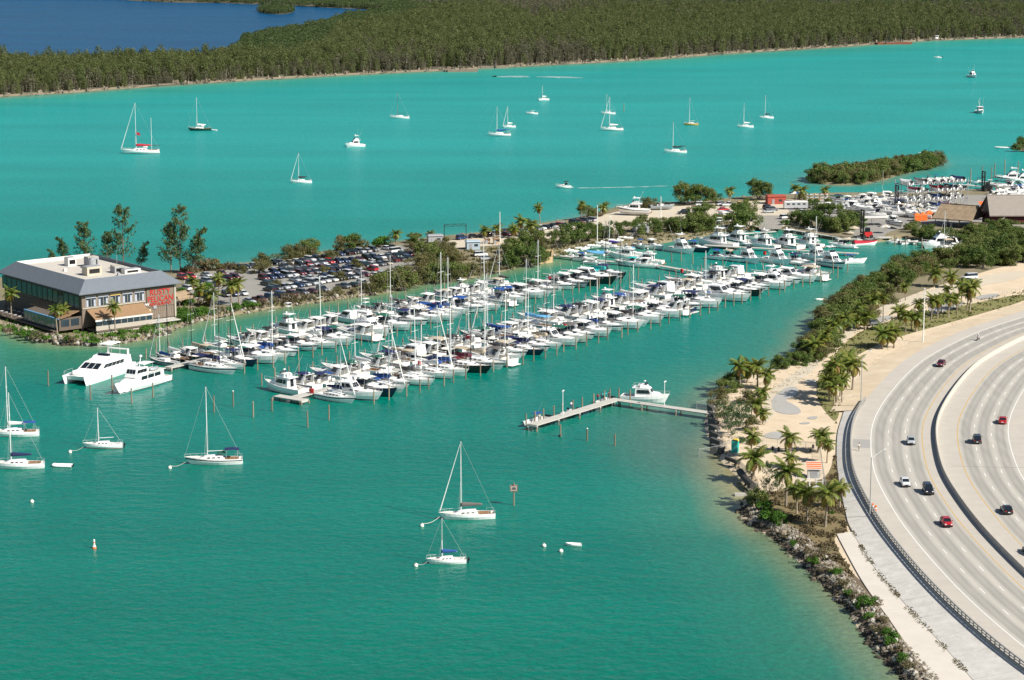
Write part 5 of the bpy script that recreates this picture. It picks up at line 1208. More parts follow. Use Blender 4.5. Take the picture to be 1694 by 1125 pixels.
def casuarina(seed, h=11.0, w=2.0, lean=0.0):
    r = random.Random(seed); T, C = MB(), MB(); pts = [Vector((lean * h * (k / 6) ** 1.5 + r.uniform(-.12, .12), r.uniform(-.12, .12), h * k / 6 - .2 * (k == 0))) for k in range(7)]
    for k in range(6): T.tube(pts[k], pts[k + 1], .17 * (1 - k / 7), .17 * (1 - (k + 1) / 7), 5)
    for k in range(58):
        u = r.uniform(.18, 1); i = min(5, int(u * 6)); p = pts[i].lerp(pts[i + 1], u * 6 - i); a = r.uniform(0, 6.28); ln = w * (1.15 - u * .75) * r.uniform(.5, 1.1)
        q = p + Vector((math.cos(a) * ln, math.sin(a) * ln, ln * .7)); T.tube(p, q, .04, .015, 4)
        for t in (.45, .75, 1): leaves(C, p.lerp(q, t), 9, .62 * (1.2 - .4 * u), .27, r, 1.2, 2.4, .6)
    K = Kit(); K.part('trunk', T, bark); K.part('crown', C, L_pine); return K
VEG['casuarina'] = [casuarina(80, 13, 4.2), casuarina(81, 11, 3.2), casuarina(82, 10, 2.6, .28), casuarina(83, 15, 3.6)]

# palms: each frond is a part
def frond(seed, ln=2.9, droop=1.0, m=None):
    r = random.Random(seed); F = MB(); n = 9; pts = []
    for k in range(n + 1):
        u = k / n; a = .55 - droop * 1.55 * u; pts.append(pts[-1] + Vector((math.cos(a), 0, math.sin(a))) * ln / n if pts else Vector((0, 0, 0)))
    for k in range(n): F.tube(pts[k], pts[k + 1], .035 * (1 - k / n) + .008, .035 * (1 - (k + 1) / n) + .008, 3)
    for k in range(1, n + 1):
        for h in (0, .5):
            p = pts[k - 1].lerp(pts[k], h); t = (pts[k] - pts[k - 1]).normalized(); u = (k - 1 + h) / n; l = .85 * math.sin(math.pi * min(1, .22 + .72 * u)) * ln / 2.9 * r.uniform(.85, 1.1)
            for s in (1, -1):
                d = (t * .55 + Vector((0, s, -.28 - .25 * r.random()))).normalized() * l; w = t * .085 * ln / 2.9
                F.add([p - w * .6, p + w * .6, p + d * .55 + w + Vector((0, 0, -.01)), p + d + Vector((0, 0, -.16 * l)), p + d * .55 - w], [(0, 1, 2, 3, 4)])
    return F.mesh('frond', m or L_palm)
FR = [frond(1, 2.9, .85), frond(2, 2.7, 1.05), frond(3, 3.1, .7)]
FD = frond(5, 2.3, 1.3, L_dead); FYD = frond(6, 2.5, 1.1, leaf_mat('yellow frond', [(.25, .20, .03), (.32, .25, .04), (.2, .2, .04)]))
def palm_kit(seed, h, nf=17, fan=False):
    r = random.Random(seed); K = Kit(); T = MB(); lean = r.uniform(-.08, .08); pts = [Vector((lean * h * u * u, lean * .6 * h * u, h * u - .15)) for u in (0, .2, .4, .6, .8, 1)]
    for k in range(5): T.tube(pts[k], pts[k + 1], .2 - .07 * k / 5 + (.06 if k == 0 else 0), .2 - .07 * (k + 1) / 5, 7)
    K.part('trunk', T, palm_bark); top = pts[-1]
    for k in range(nf):
        u = k / nf; el = 1.0 - 1.5 * u + r.uniform(-.15, .15)
        K.part('frond', FR[k % 3], None, False, None, top + Vector((0, 0, .05)), (0, -el, k * 2.4 + r.uniform(-.2, .2)))
    for k in range(7): K.part('dead_frond', FD if k % 2 else FYD, None, False, None, top - Vector((0, 0, .12)), (0, .55 + r.uniform(0, .55), k * .95 + r.uniform(0, .7)))
    return K
PALMS = {3: [palm_kit(1, 3.0), palm_kit(2, 3.3)], 5: [palm_kit(3, 4.8), palm_kit(4, 5.3)], 8: [palm_kit(5, 7.6, 15), palm_kit(6, 8.2, 15)]}
pr_ = random.Random(5)
def palm(px, py, cy, label, group, size=1.0):
    h = (py - cy) / scale_at(py); key = 3 if h < 4.2 else 5 if h < 6.6 else 8; K = pr_.choice(PALMS[key]); base = {3: 3.15, 5: 5.05, 8: 7.9}[key]
    s = max(.6, min(1.5, h / base)); return K.make('palm_tree', label, 'palm tree', G(px, py, LZ), pr_.uniform(0, 6.28), group, None, (), s * size * pr_.uniform(.88, 1.1), tilt=(pr_.uniform(-.1, .1), pr_.uniform(-.1, .1)))
def plant(kind, px, py, s, label, group, cat='shrub', name=None, z=LZ, rz=None, at=None):
    K = pr_.choice(VEG[kind]); p = at if at is not None else G(px, py, z)
    return K.make(name or {'mangrove': 'mangrove', 'bush': 'green_shrub', 'olive': 'buttonwood', 'scrub': 'dry_scrub', 'tree': 'shore_tree', 'dark': 'scraggly_tree', 'casuarina': 'casuarina_tree'}[kind], label, cat, p - Vector((0, 0, .05)), pr_.uniform(0, 6.28) if rz is None else rz, group, None, (), (s * pr_.uniform(.9, 1.15), s * pr_.uniform(.9, 1.15), s * pr_.uniform(.85, 1.1)))

# near-shore palms (foot x, foot y, crown y)
NP = [(1380, 672, 636), (1393, 667, 633), (1410, 646, 602), (1384, 664, 605), (1372, 664, 622), (1390, 656, 620), (1400, 640, 596), (1376, 655, 612),
      (1225, 642, 604), (1253, 641, 600), (1266, 645, 620), (1260, 669, 646), (1252, 692, 668), (1236, 634, 608), (1262, 702, 684),
      (1488, 548, 517), (1498, 550, 519), (1508, 547, 520), (1516, 549, 524), (1522, 530, 500), (1540, 530, 497), (1551, 527, 496), (1557, 519, 492), (1569, 525, 496), (1583, 521, 490), (1599, 513, 486), (1604, 515, 478), (1498, 497, 470), (1461, 533, 494), (1416, 548, 531), (1431, 545, 521), (1545, 475, 454), (1575, 476, 458), (1590, 502, 470),
      (1459, 577, 552), (1467, 574, 551), (1479, 576, 552), (1359, 592, 560), (1381, 562, 538), (1368, 580, 548), (1350, 596, 570), (1396, 552, 530), (1444, 520, 496), (1420, 535, 508), (1608, 490, 466), (1566, 498, 474)]
NP.sort(key=lambda q: -q[1])
for i, (x, y, c) in enumerate(NP):
    wher = 'beside the roadside lamp' if 1370 <= x <= 1412 and y > 630 else 'behind the fishing pier root' if x < 1270 else 'in the verge row' if y > 508 and x > 1485 and y < 553 else 'near the highway bend' if y > 573 and x > 1455 else 'among mangroves'
    palm(x, y, c, f'coconut palm {wher}, {nth(i)} of the shore palms from near to far', 'palms on the near shore')
FG = [(1305, 748, 722, 'single palm by the fence on the sand, left of the pair'), (1353, 749, 725, 'left palm of the pair beside the paved slope'), (1368, 766, 733, 'right palm of the pair beside the paved slope'), (1246, 790, 757, 'drooping palm on the little beach below the portable toilet'), (1306, 775, 756, 'short palm left of the striped shed roof'), (1300, 838, 788, 'palm with a skirt of orange dead fronds on its trunk'),
      (1242, 757, 722, 'yellowing palm beside the portable toilet'), (1336, 862, 812, 'palm on the brown grass, left of the front three'), (1365, 872, 824, 'palm on the brown grass, middle of the front three'), (1389, 842, 803, 'palm on the brown grass, right of the front three'), (1318, 850, 808, 'palm half hidden behind the orange-skirted one')]
for x, y, c, lb in FG: palm(x, y, c, lb, 'palms on the near shore', 1.08)
PP = [(895, 378, 344, 'tall slim palm standing alone on the peninsula shore'), (962, 365, 334, 'tall palm near the bend of the peninsula'), (1207, 337, 312, 'palm beside the parked trailers'), (1315, 334, 309, 'palm behind the red kiosk'), (1326, 338, 312, 'palm right of the kiosk umbrella'), (1365, 334, 314, 'short palm before the stored kayaks'), (656, 411, 389, 'fan palm over the white truck'), (713, 398, 386, 'low palm behind the parking lot hedge'), (802, 394, 379, 'low palm by the roadside cars, left'), (822, 393, 378, 'low palm by the roadside cars, right'), (862, 384, 366, 'round-headed fan palm on the peninsula'), (851, 394, 376, 'leaning palm left of the light pole'), (880, 392, 374, 'bushy palm right of the light pole'), (998, 357, 340, 'thin palm beside the boat on stands'),
      (19, 531, 476, 'slender palm at the left corner of the restaurant'), (107, 549, 505, 'palm before the restaurant dining deck, right one'), (96, 557, 506, 'leaning palm before the restaurant dining deck, left one'), (191, 551, 500, 'palm before the restaurant porch roof'), (330, 504, 474, 'palm in the planting beside the restaurant car park'), (383, 506, 470, 'palm at the front edge of the car park, left'), (396, 504, 470, 'palm at the front edge of the car park, right'), (362, 486, 460, 'palm between the left parking rows'), (352, 508, 486, 'small palm left of the front parking cars'), (318, 480, 462, 'small palm near the red cars')]
for x, y, c, lb in PP: palm(x, y, c, lb, 'palms on the peninsula')

# casuarinas behind the restaurant
for i, (px, py, s, v, rz, lb) in enumerate(((140, 446, .95, 1, 0, 'slim casuarina behind the restaurant roof, second from left'), (112, 446, .72, 2, 3.4, 'short leaning casuarina at the far left behind the roof'), (205, 446, 1.05, 0, 1, 'tallest casuarina behind the middle of the restaurant roof'), (178, 446, .75, 1, 2, 'small casuarina left of the tallest one'), (232, 447, .62, 2, 0, 'casuarina leaning right behind the roof corner'), (283, 452, 1.0, 1, 1.5, 'left casuarina of the tall pair right of the restaurant'), (299, 452, .98, 3, 0, 'right casuarina of the tall pair right of the restaurant'), (318, 454, 1.0, 2, 0, 'casuarina leaning right beside the tall pair'), (92, 450, .5, 2, 3.1, 'tiny casuarina at the left roof end'))):
    VEG['casuarina'][v].make('casuarina_tree', lb, 'tree', G(px, py, LZ - .1), rz, 'casuarinas by the restaurant', None, (), s * 1.38)

# thicket along the near shore
def along(poly, i0, i1, step, off0, off1, r):
    P = W2(poly[i0:i1 + 1]); out = []
    for a, b_ in zip(P[:-1], P[1:]):
        t = (b_ - a).normalized(); n = Vector((-t.y, t.x)); L_ = (b_ - a).length; k = max(1, int(L_ / step))
        for j in range(k): out.append(a.lerp(b_, (j + r.random()) / k) + n * r.uniform(off0, off1))
    return out
r5 = random.Random(55)
gm = 'mangroves in the thicket along the near shore'
for (i0, i1, o0, o1, st) in ((0, 12, 1.2, 4.5, 3.0), (0, 11, 4, 9, 3.4), (0, 8, 8, 14, 3.8)):
    rown = {1.2: 'waterside line', 4: 'middle line', 8: 'inland line'}[o0]
    for j, p in enumerate(along(NEAR, i0, i1, st, o0, o1, r5)):
        kd = 'mangrove' if r5.random() < .68 else 'olive'
        if o0 == 8 and r5.random() < .45 or o0 == 4 and r5.random() < .15: continue
        plant(kd, 0, 0, r5.uniform(.72, 1.2), f'{"green mangrove" if kd == "mangrove" else "olive buttonwood"} in the near shore thicket, {nth(j)} from the far end, {rown}', gm if kd == 'mangrove' else 'buttonwoods in the near shore thicket', at=Vector((p.x, p.y, LZ - .3)), cat='mangrove' if kd == 'mangrove' else 'shrub')
for k in range(90):                                   # the big mass at the right
    x = 1600 + 140 * (k + r5.random()) / 90; y = r5.uniform(390, 442) - (x - 1600) * .06 + 4
    plant('mangrove' if k % 4 else 'tree', x, y, r5.uniform(.9, 1.3), f'{"dark mangrove" if k % 4 else "taller tree"} in the mass below the thatched huts, {nth(k)} from left', 'mass of trees below the thatched huts', cat='mangrove')
for k in range(24):
    x = 1510 + 90 * (k + r5.random()) / 24; y = 384 + (x - 1510) * .16 + r5.uniform(-2, 8)
    plant('mangrove', x, y, r5.uniform(.6, .85), f'low mangrove between the dock and the thatched roof, {nth(k)} from left', 'mangroves by the thatched roof', cat='mangrove')
for i, (x, y, kd, s) in enumerate(sorted(((1200, 650, 'mangrove', .9), (1190, 668, 'olive', .9), (1212, 640, 'mangrove', .9), (1205, 700, 'dark', .85), (1222, 706, 'dark', .95), (1236, 668, 'olive', .8), (1212, 720, 'dark', .7), (1240, 712, 'olive', .8), (1225, 732, 'bush', .6), (1192, 690, 'scrub', .9), (1275, 626, 'bush', .5), (1262, 655, 'bush', .7), (1246, 735, 'bush', .7), (1302, 604, 'bush', .7), (1318, 598, 'mangrove', .8)))):
    plant(kd, x, y, s, f'{dict(mangrove="green mangrove", olive="olive shrub", dark="dark scraggly tree", bush="bright green bush", scrub="dry bush")[kd]} by the fishing pier root, {nth(i)} from left in its tangle', 'tangle of shrubs by the fishing pier root')
# foreground planting on the point
for i, (x, y, kd, s, lb) in enumerate(((1272, 826, 'casuarina', .5, 'feathery young casuarina on the foreground point, left'), (1286, 818, 'casuarina', .42, 'feathery young casuarina on the foreground point, right'), (1254, 838, 'mangrove', .85, 'green mangrove at the tip of the foreground point'), (1266, 846, 'bush', .9, 'bright green bush on the foreground point, upper'), (1240, 836, 'dark', .38, 'dark bush at the water edge of the foreground point'), (1280, 864, 'bush', 1.05, 'bright green creeper over the foreground rocks, left'), (1292, 868, 'bush', .9, 'bright green creeper over the foreground rocks, right'), (1268, 860, 'bush', .75, 'bright green creeper above the rock edge'),
                                     (1350, 926, 'scrub', .95, 'brown dry bush on the rocks, upper of the pair'), (1372, 925, 'scrub', 1.0, 'brown dry bush beside the walk'), (1346, 932, 'bush', .55, 'green bush on the rocks beside the dry one'), (1382, 950, 'bush', .6, 'green bush on the rocks below the dry pair'), (1430, 1003, 'bush', .85, 'green bush halfway down the rock bank'), (1446, 1000, 'scrub', .7, 'brown bush behind the halfway green one'), (1474, 1062, 'bush', .75, 'green bush low on the rock bank'), (1460, 1030, 'scrub', .65, 'small dry bush low on the rock bank'), (1484, 1078, 'scrub', .6, 'last dry bush toward the picture bottom'), (1330, 858, 'scrub', .35, 'tuft of dry scrub under the front palms'), (1376, 850, 'bush', .3, 'low green tuft right of the front palms'))):
    plant(kd, x, y, s, lb, 'planting on the foreground point')

# peninsula shrubs on the marina side
MS = [(312, 529, 'bush', 1.1), (322, 524, 'bush', 1.2), (336, 522, 'bush', 1.1), (300, 531, 'bush', .8), (302, 520, 'bush', .9), (348, 519, 'bush', .7), (362, 516, 'scrub', .7), (376, 514, 'bush', .7), (392, 511, 'bush', .8), (407, 509, 'bush', .85), (420, 508, 'bush', .75), (436, 506, 'scrub', .9), (450, 503, 'olive', .55), (464, 501, 'scrub', 1.0), (480, 499, 'scrub', 1.1), (496, 497, 'scrub', 1.0), (512, 494, 'scrub', .8), (528, 492, 'olive', .5), (545, 489, 'scrub', .8), (560, 487, 'olive', .55), (585, 485, 'scrub', .7), (604, 481, 'olive', .6),
      (622, 480, 'olive', 1.0), (636, 478, 'mangrove', 1.15), (650, 476, 'olive', 1.2), (664, 473, 'mangrove', 1.2), (678, 470, 'olive', 1.0), (694, 466, 'olive', 1.0), (708, 463, 'mangrove', .9), (722, 462, 'mangrove', 1.1), (736, 462, 'mangrove', 1.1), (750, 460, 'olive', 1.0), (764, 458, 'mangrove', .9), (780, 455, 'olive', .9), (798, 450, 'scrub', .9), (812, 448, 'olive', .7), (828, 446, 'scrub', .8), (846, 440, 'mangrove', 1.0), (858, 437, 'mangrove', 1.3), (872, 436, 'mangrove', 1.35), (886, 434, 'mangrove', 1.1), (900, 432, 'mangrove', .8),
      (690, 446, 'olive', 1.1), (706, 440, 'olive', 1.1), (720, 436, 'mangrove', 1.1), (738, 434, 'olive', 1.2), (752, 436, 'olive', .9), (728, 450, 'olive', 1.0), (700, 424, 'mangrove', 1.1), (714, 418, 'mangrove', .9), (735, 415, 'olive', 1.0), (748, 420, 'olive', .9), (690, 408, 'mangrove', .9), (680, 420, 'olive', .8), (765, 430, 'scrub', .9), (820, 432, 'scrub', .8), (800, 438, 'scrub', .7), (838, 426, 'scrub', .8), (850, 420, 'mangrove', 1.2), (864, 416, 'mangrove', 1.4), (878, 412, 'mangrove', 1.3), (892, 414, 'olive', 1.1), (900, 400, 'mangrove', .9), (846, 408, 'olive', .8),
      (925, 410, 'tree', .95), (940, 404, 'tree', 1.0), (957, 402, 'tree', .9), (972, 398, 'tree', .9), (986, 394, 'mangrove', .9), (1000, 392, 'mangrove', .8), (1016, 394, 'tree', .75), (1034, 390, 'tree', .7), (1050, 392, 'tree', .85), (1066, 384, 'tree', .8), (1082, 388, 'tree', .7), (1094, 378, 'mangrove', .8), (1112, 382, 'mangrove', .9), (1126, 384, 'mangrove', 1.1), (1142, 384, 'mangrove', 1.25), (1158, 382, 'mangrove', 1.3), (1172, 382, 'mangrove', 1.2), (1186, 378, 'mangrove', 1.0), (1150, 370, 'tree', .9), (1168, 368, 'tree', .9), (1216, 378, 'mangrove', 1.2), (1228, 376, 'mangrove', 1.3), (1242, 376, 'mangrove', 1.0), (1222, 364, 'tree', 1.05), (1236, 362, 'tree', 1.0),
      (1318, 368, 'mangrove', .9), (1332, 372, 'mangrove', 1.0), (1346, 376, 'mangrove', 1.1), (1360, 380, 'mangrove', 1.15), (1374, 382, 'mangrove', 1.2), (1388, 384, 'mangrove', 1.2), (1402, 382, 'mangrove', 1.1), (1414, 378, 'mangrove', 1.0), (1350, 362, 'tree', .8), (1370, 364, 'tree', .85), (1392, 366, 'tree', .85), (1408, 368, 'mangrove', .9)]
nm_ = dict(mangrove='green mangrove', bush='lush bright green shrub', olive='olive-brown bush', scrub='dry brown scrub bush', tree='open-crowned shore tree')
MS.sort(key=lambda q: q[0])
for i, (x, y, kd, s) in enumerate(MS):
    sec = 'beside the parking lot shore' if x < 610 else 'in the big clump right of the parking lot' if x < 780 else 'in the clump left of the shore wall' if x < 912 else 'behind the small-boat bank' if x < 1110 else 'in the clump left of the boat ramp' if x < 1260 else 'right of the boat ramp'
    plant(kd, x, y, s * (1.22 if x > 905 else 1.08 if x > 610 else 1.0), f'{nm_[kd]} {sec}, {nth(i)} from left', 'shrubs on the marina side of the peninsula')
NS = [(330, 449, 'scrub', 1.2), (345, 447, 'scrub', 1.4), (360, 447, 'olive', .8), (375, 446, 'scrub', 1.1), (432, 452, 'olive', .95), (436, 438, 'olive', .9), (474, 428, 'olive', .8), (490, 426, 'olive', .95), (503, 423, 'scrub', 1.5), (516, 422, 'mangrove', .9), (545, 432, 'olive', .8), (566, 414, 'olive', .9), (578, 413, 'mangrove', .95), (590, 411, 'olive', .8), (600, 410, 'scrub', 1.1), (624, 408, 'bush', .9), (636, 404, 'bush', .9), (648, 406, 'dark', .5), (686, 402, 'mangrove', .7), (968, 362, 'tree', .7), (978, 360, 'olive', .7), (990, 358, 'scrub', .8), (1069, 343, 'olive', .9), (1130, 338, 'tree', 1.05), (1140, 339, 'tree', .85), (1155, 338, 'tree', 1.1), (1166, 338, 'tree', .95), (1181, 337, 'tree', .8), (1255, 330, 'tree', 1.1), (1262, 331, 'tree', .9), (1330, 330, 'mangrove', .7), (400, 452, 'olive', .5), (312, 452, 'scrub', 1.1),
      (535, 452, 'olive', .5), (460, 478, 'olive', .5), (563, 464, 'olive', .6), (592, 446, 'olive', .7), (346, 478, 'bush', .7), (322, 492, 'bush', .8), (312, 505, 'bush', .9), (335, 505, 'scrub', .8), (300, 486, 'bush', .7), (345, 498, 'bush', .5)]
NS = sorted([q + (0,) for q in NS[:33]]) + sorted([q + (1,) for q in NS[33:]])
for i, (x, y, kd, s, pk_) in enumerate(NS):
    plant(kd, x, y, s * 1.25, f'{nm_.get(kd, "dark scraggly bush")} {"among the parked cars" if pk_ else "on the channel side of the peninsula"}, {nth(i - 33 * pk_)} from left', 'shrubs on the channel side and in the car park')
for i, (x, y, kd, s) in enumerate(sorted(((12, 549, 'scrub', .6), (34, 553, 'bush', .8), (46, 557, 'bush', .8), (60, 560, 'scrub', .9), (70, 560, 'bush', .55), (112, 563, 'bush', .6), (120, 564, 'scrub', .6), (158, 565, 'bush', .75), (185, 558, 'bush', .55), (200, 555, 'bush', .7), (238, 552, 'bush', .8), (248, 548, 'bush', .8), (255, 546, 'bush', .7), (25, 548, 'bush', .6)))):
    plant(kd, x, y, s, f'{nm_[kd]} on the rocks below the restaurant, {nth(i)} from left', 'shrubs on the restaurant rocks')
for k in range(130):                                   # the two islets
    u = (k + r5.random()) / 130; x = 1346 + 204 * u; yb = 306 - 32 * max(0, u - .35) / .65 - 5 * max(0, .3 - u) / .3; yt = 294 - 26 * u
    y = r5.uniform(yt + 2, yb - 1); kd = 'mangrove' if r5.random() < .6 else 'olive'
    plant(kd, x, y, r5.uniform(1.0, 1.45), f'{"green mangrove" if kd == "mangrove" else "brownish bush"} in the clump covering the islet, {nth(k)} from left', 'mangroves on the islet' if kd == 'mangrove' else 'brownish bushes on the islet', z=.5, cat='mangrove')
for k in range(20):
    plant('mangrove', 1682 + 6 * k, r5.uniform(241, 250), r5.uniform(.8, 1.1), f'mangrove on the small islet at the right edge, {nth(k)} from left', 'mangroves on the right edge islet', z=.5, cat='mangrove')

# ------------------------------------------------------------------ far wood: thousands of trees that read as one mass
def far_tree(seed, h, w, lm, n, size, low=.1, shape='plume', trunk=True):
    r = random.Random(seed); C = MB()
    for k in range(n):
        u = r.uniform(low, 1); a = r.uniform(0, 6.28)
        rad = w * (math.sqrt(max(.01, 1 - ((u - .3) / .74) ** 2)) if shape == 'plume' else math.sqrt(max(.02, 1 - ((u - .45) / .58) ** 2))) * (.5 + .5 * r.random())
        c = Vector((math.cos(a) * rad + .05 * h * u * u, math.sin(a) * rad, h * (u + .08 * math.sin(a * 3 + seed)) )); leaves(C, c, 1, .3, size * (1.15 - .5 * u), r, 1, 1.7 if shape == 'plume' else 1.1, .9 if shape == 'plume' else 0)
    me = C.mesh('far_tree', lm)
    if trunk:
        T = MB().tube((0, 0, -1), (0, 0, h * .7), .2, .08, 4); k0 = len(me.polygons)
        V = [tuple(v.co) for v in me.vertices] + T.v; F = [tuple(p.vertices) for p in me.polygons] + [tuple(i + len(me.vertices) for i in f) for f in T.f]
        me2 = bpy.data.meshes.new('far_tree'); me2.from_pydata(V, [], F); me2.materials.append(lm); me2.materials.append(greybark)
        me2.polygons.foreach_set('material_index', [0] * k0 + [1] * (len(F) - k0)); me = me2
    return bpy.data.objects.new('wood_tree', me)
wood_col = bpy.data.collections.new('wood_trees')
FT = [far_tree(1, 12, 3.1, L_far, 640, .66, .02), far_tree(2, 14, 3.3, L_far, 680, .7, .02), far_tree(3, 10, 3.2, L_far, 600, .66, .02), far_tree(4, 11, 3.0, L_farb, 460, .6, .02), far_tree(5, 6, 3.4, L_farm, 220, .95, .05, 'dome'), far_tree(6, 7, 3.8, L_farb, 150, .9, .05, 'dome'), far_tree(7, 9, 1.6, L_farb, 45, .8, .2)]
for i, o in enumerate(FT): o.name = f'wood_tree_{i}'; wood_col.objects.link(o)
rw = np.random.default_rng(3); pts_ = []
fs = [p for p in W2(FAR_S)]
ygrid = 1200.0
while ygrid < 3700:
    sp_ = 3.7 if ygrid < 1900 else 4.8 if ygrid < 2400 else 7.5
    xg = np.arange(-.27 * ygrid - 30, .27 * ygrid + 30, sp_); X_ = xg + rw.uniform(-.5, .5, len(xg)) * sp_; Y_ = ygrid + rw.uniform(-.5, .5, len(xg)) * sp_
    ins = inside(X_, Y_, far_poly) | inside(X_, Y_, W2(LAG_ISL)); pts_ += list(zip(X_[ins], Y_[ins])); ygrid += sp_
PT = np.array(pts_); dsh = seg_dist(PT[:, 0], PT[:, 1], fs); dlag = seg_dist(PT[:, 0], PT[:, 1], W2(FAR_N[2:])); isl = inside(PT[:, 0], PT[:, 1], W2(LAG_ISL))
# clearing with the old landing in the far shore
lc = W2([(710, 112), (760, 113), (760, 120), (700, 121)]); keep = ~inside(PT[:, 0], PT[:, 1], lc) & (dsh > 4)
PT, dsh, dlag, isl = PT[keep], dsh[keep], dlag[keep], isl[keep]
nP = len(PT); u_ = rw.random(nP); patch = np.sin(PT[:, 0] * .013 + 1.3) + np.sin(PT[:, 1] * .009 + PT[:, 0] * .004) + .6 * np.sin(PT[:, 0] * .05) + .5 * rw.normal(size=nP)
vi = np.where(u_ < .45, 0, np.where(u_ < .75, 1, 2)); vi = np.where(patch > 1.5, 3, vi)
vi = np.where((PT[:, 1] > 2250) & (patch < .9), np.where(u_ < .7, 4, 5), vi); vi = np.where((PT[:, 1] > 2250) & (patch >= .9), 5, vi)
vi = np.where((dlag < 70) & (PT[:, 0] > -330) | isl, 4, vi); vi = np.where((dsh < 16) & (u_ < .7), np.where(u_ < .42, 6, 3), vi)
sc_ = np.clip(rw.normal(.86, .13, nP) + .09 * np.sin(PT[:, 0] * .07) * np.sin(PT[:, 1] * .05), .5, 1.3); sc_ = np.where((dsh < 10), sc_ * .62, sc_); sc_ = np.where((dlag < 50) & (vi < 4), sc_ * .8, sc_)
wme = bpy.data.meshes.new('far_wood'); wme.from_pydata(np.concatenate([PT, np.full((nP, 1), .6)], 1).tolist(), [], [])
wme.attributes.new('kind_index', 'INT', 'POINT').data.foreach_set('value', vi.astype(np.int32))
wme.attributes.new('size', 'FLOAT', 'POINT').data.foreach_set('value', sc_.astype(np.float32))
wme.attributes.new('turn', 'FLOAT', 'POINT').data.foreach_set('value', rw.uniform(0, 6.28, nP).astype(np.float32))
wo = put('far_wood', wme); tag(wo, 'dense olive green wood covering the far island', 'wood', kind='stuff')
ng = bpy.data.node_groups.new('wood', 'GeometryNodeTree')
ng.interface.new_socket('Geometry', in_out='INPUT', socket_type='NodeSocketGeometry'); ng.interface.new_socket('Geometry', in_out='OUTPUT', socket_type='NodeSocketGeometry')
gi, go_ = ng.nodes.new('NodeGroupInput'), ng.nodes.new('NodeGroupOutput')
ci = ng.nodes.new('GeometryNodeCollectionInfo'); ci.inputs['Collection'].default_value = wood_col; ci.inputs['Separate Children'].default_value = True; ci.inputs['Reset Children'].default_value = True
ip = ng.nodes.new('GeometryNodeInstanceOnPoints'); ip.inputs['Pick Instance'].default_value = True
def na(name, t): n_ = ng.nodes.new('GeometryNodeInputNamedAttribute'); n_.data_type = t; n_.inputs['Name'].default_value = name; return n_.outputs[0]
cx = ng.nodes.new('ShaderNodeCombineXYZ'); ng.links.new(na('turn', 'FLOAT'), cx.inputs['Z'])
er = ng.nodes.new('FunctionNodeEulerToRotation'); ng.links.new(cx.outputs[0], er.inputs[0])
ng.links.new(gi.outputs[0], ip.inputs['Points']); ng.links.new(ci.outputs[0], ip.inputs['Instance']); ng.links.new(na('kind_index', 'INT'), ip.inputs['Instance Index'])
ng.links.new(er.outputs[0], ip.inputs['Rotation']); ng.links.new(na('size', 'FLOAT'), ip.inputs['Scale']); ng.links.new(ip.outputs[0], go_.inputs[0])
wo.modifiers.new('wood', 'NODES').node_group = ng

# ------------------------------------------------------------------ low tufts, litter and weeds on the ground
L_lit = leaf_mat('dry litter', [(.18, .13, .075), (.26, .20, .12), (.34, .28, .18), (.2, .2, .08)])
def tufts(name, label, poly_px, n, size, m, seed, z=LZ, flat=False, keep=None):
    r = np.random.default_rng(seed); P = W2(poly_px, z); xs_ = [p.x for p in P]; ys_ = [p.y for p in P]
    X_ = r.uniform(min(xs_), max(xs_), n * 4); Y_ = r.uniform(min(ys_), max(ys_), n * 4); ok = inside(X_, Y_, P)
    clump = np.sin(X_ * .9 + np.sin(Y_ * .4) * 2) + np.sin(Y_ * .7 + X_ * .3) + r.normal(size=n * 4) * .7; ok &= clump > .3
    X_, Y_ = X_[ok][:n], Y_[ok][:n]; V, F = [], []; rr = random.Random(seed)
    for x, y in zip(X_, Y_):
        for _ in range(3):
            a = rr.uniform(0, 6.28); s = size * rr.uniform(.5, 1.4); h = s * (.12 if flat else rr.uniform(.5, 1.1)); dx, dy = math.cos(a) * s * .5, math.sin(a) * s * .5; ox, oy = rr.uniform(-s, s) * .6, rr.uniform(-s, s) * .6; lx, ly = (-dy * 1.2, dx * 1.2) if flat else (rr.uniform(-.3, .3) * s, rr.uniform(-.3, .3) * s); k = len(V)
            V += [(x + ox - dx, y + oy - dy, z + .05), (x + ox + dx, y + oy + dy, z + .05), (x + ox + dx * .5 + lx, y + oy + dy * .5 + ly, z + .06 + h), (x + ox - dx * .5 + lx, y + oy - dy * .5 + ly, z + .06 + h)]; F.append((k, k + 1, k + 2, k + 3))
    me = bpy.data.meshes.new(name); me.from_pydata(V, [], F); me.materials.append(m); tag(put(name, me), label, 'ground cover', kind='stuff')
tufts('grass_tufts', 'brown and green grass tufts under the front palms', [(1320, 900), (1300, 870), (1270, 852), (1240, 838), (1270, 815), (1330, 800), (1372, 790), (1384, 745), (1388, 800), (1400, 855), (1402, 880), (1375, 890), (1395, 925), (1425, 972), (1400, 965), (1365, 930)], 5200, .34, L_twig, 1)
tufts('grass_tufts', 'patchy grass along the road verge with the palms', [(1392, 664), (1376, 640), (1400, 600), (1440, 575), (1490, 556), (1560, 537), (1630, 517), (1700, 497), (1700, 480), (1620, 496), (1550, 511), (1480, 524), (1420, 544), (1385, 576), (1345, 628), (1350, 664), (1385, 704)], 5000, .32, L_oliv, 2)
tufts('dry_weeds', 'sparse dry weeds between the verge and the highway', [(1420, 655), (1440, 620), (1480, 590), (1540, 562), (1640, 528), (1700, 512), (1700, 497), (1620, 520), (1540, 545), (1470, 575), (1420, 615), (1400, 655)], 1500, .22, L_lit, 3, LZ, True)
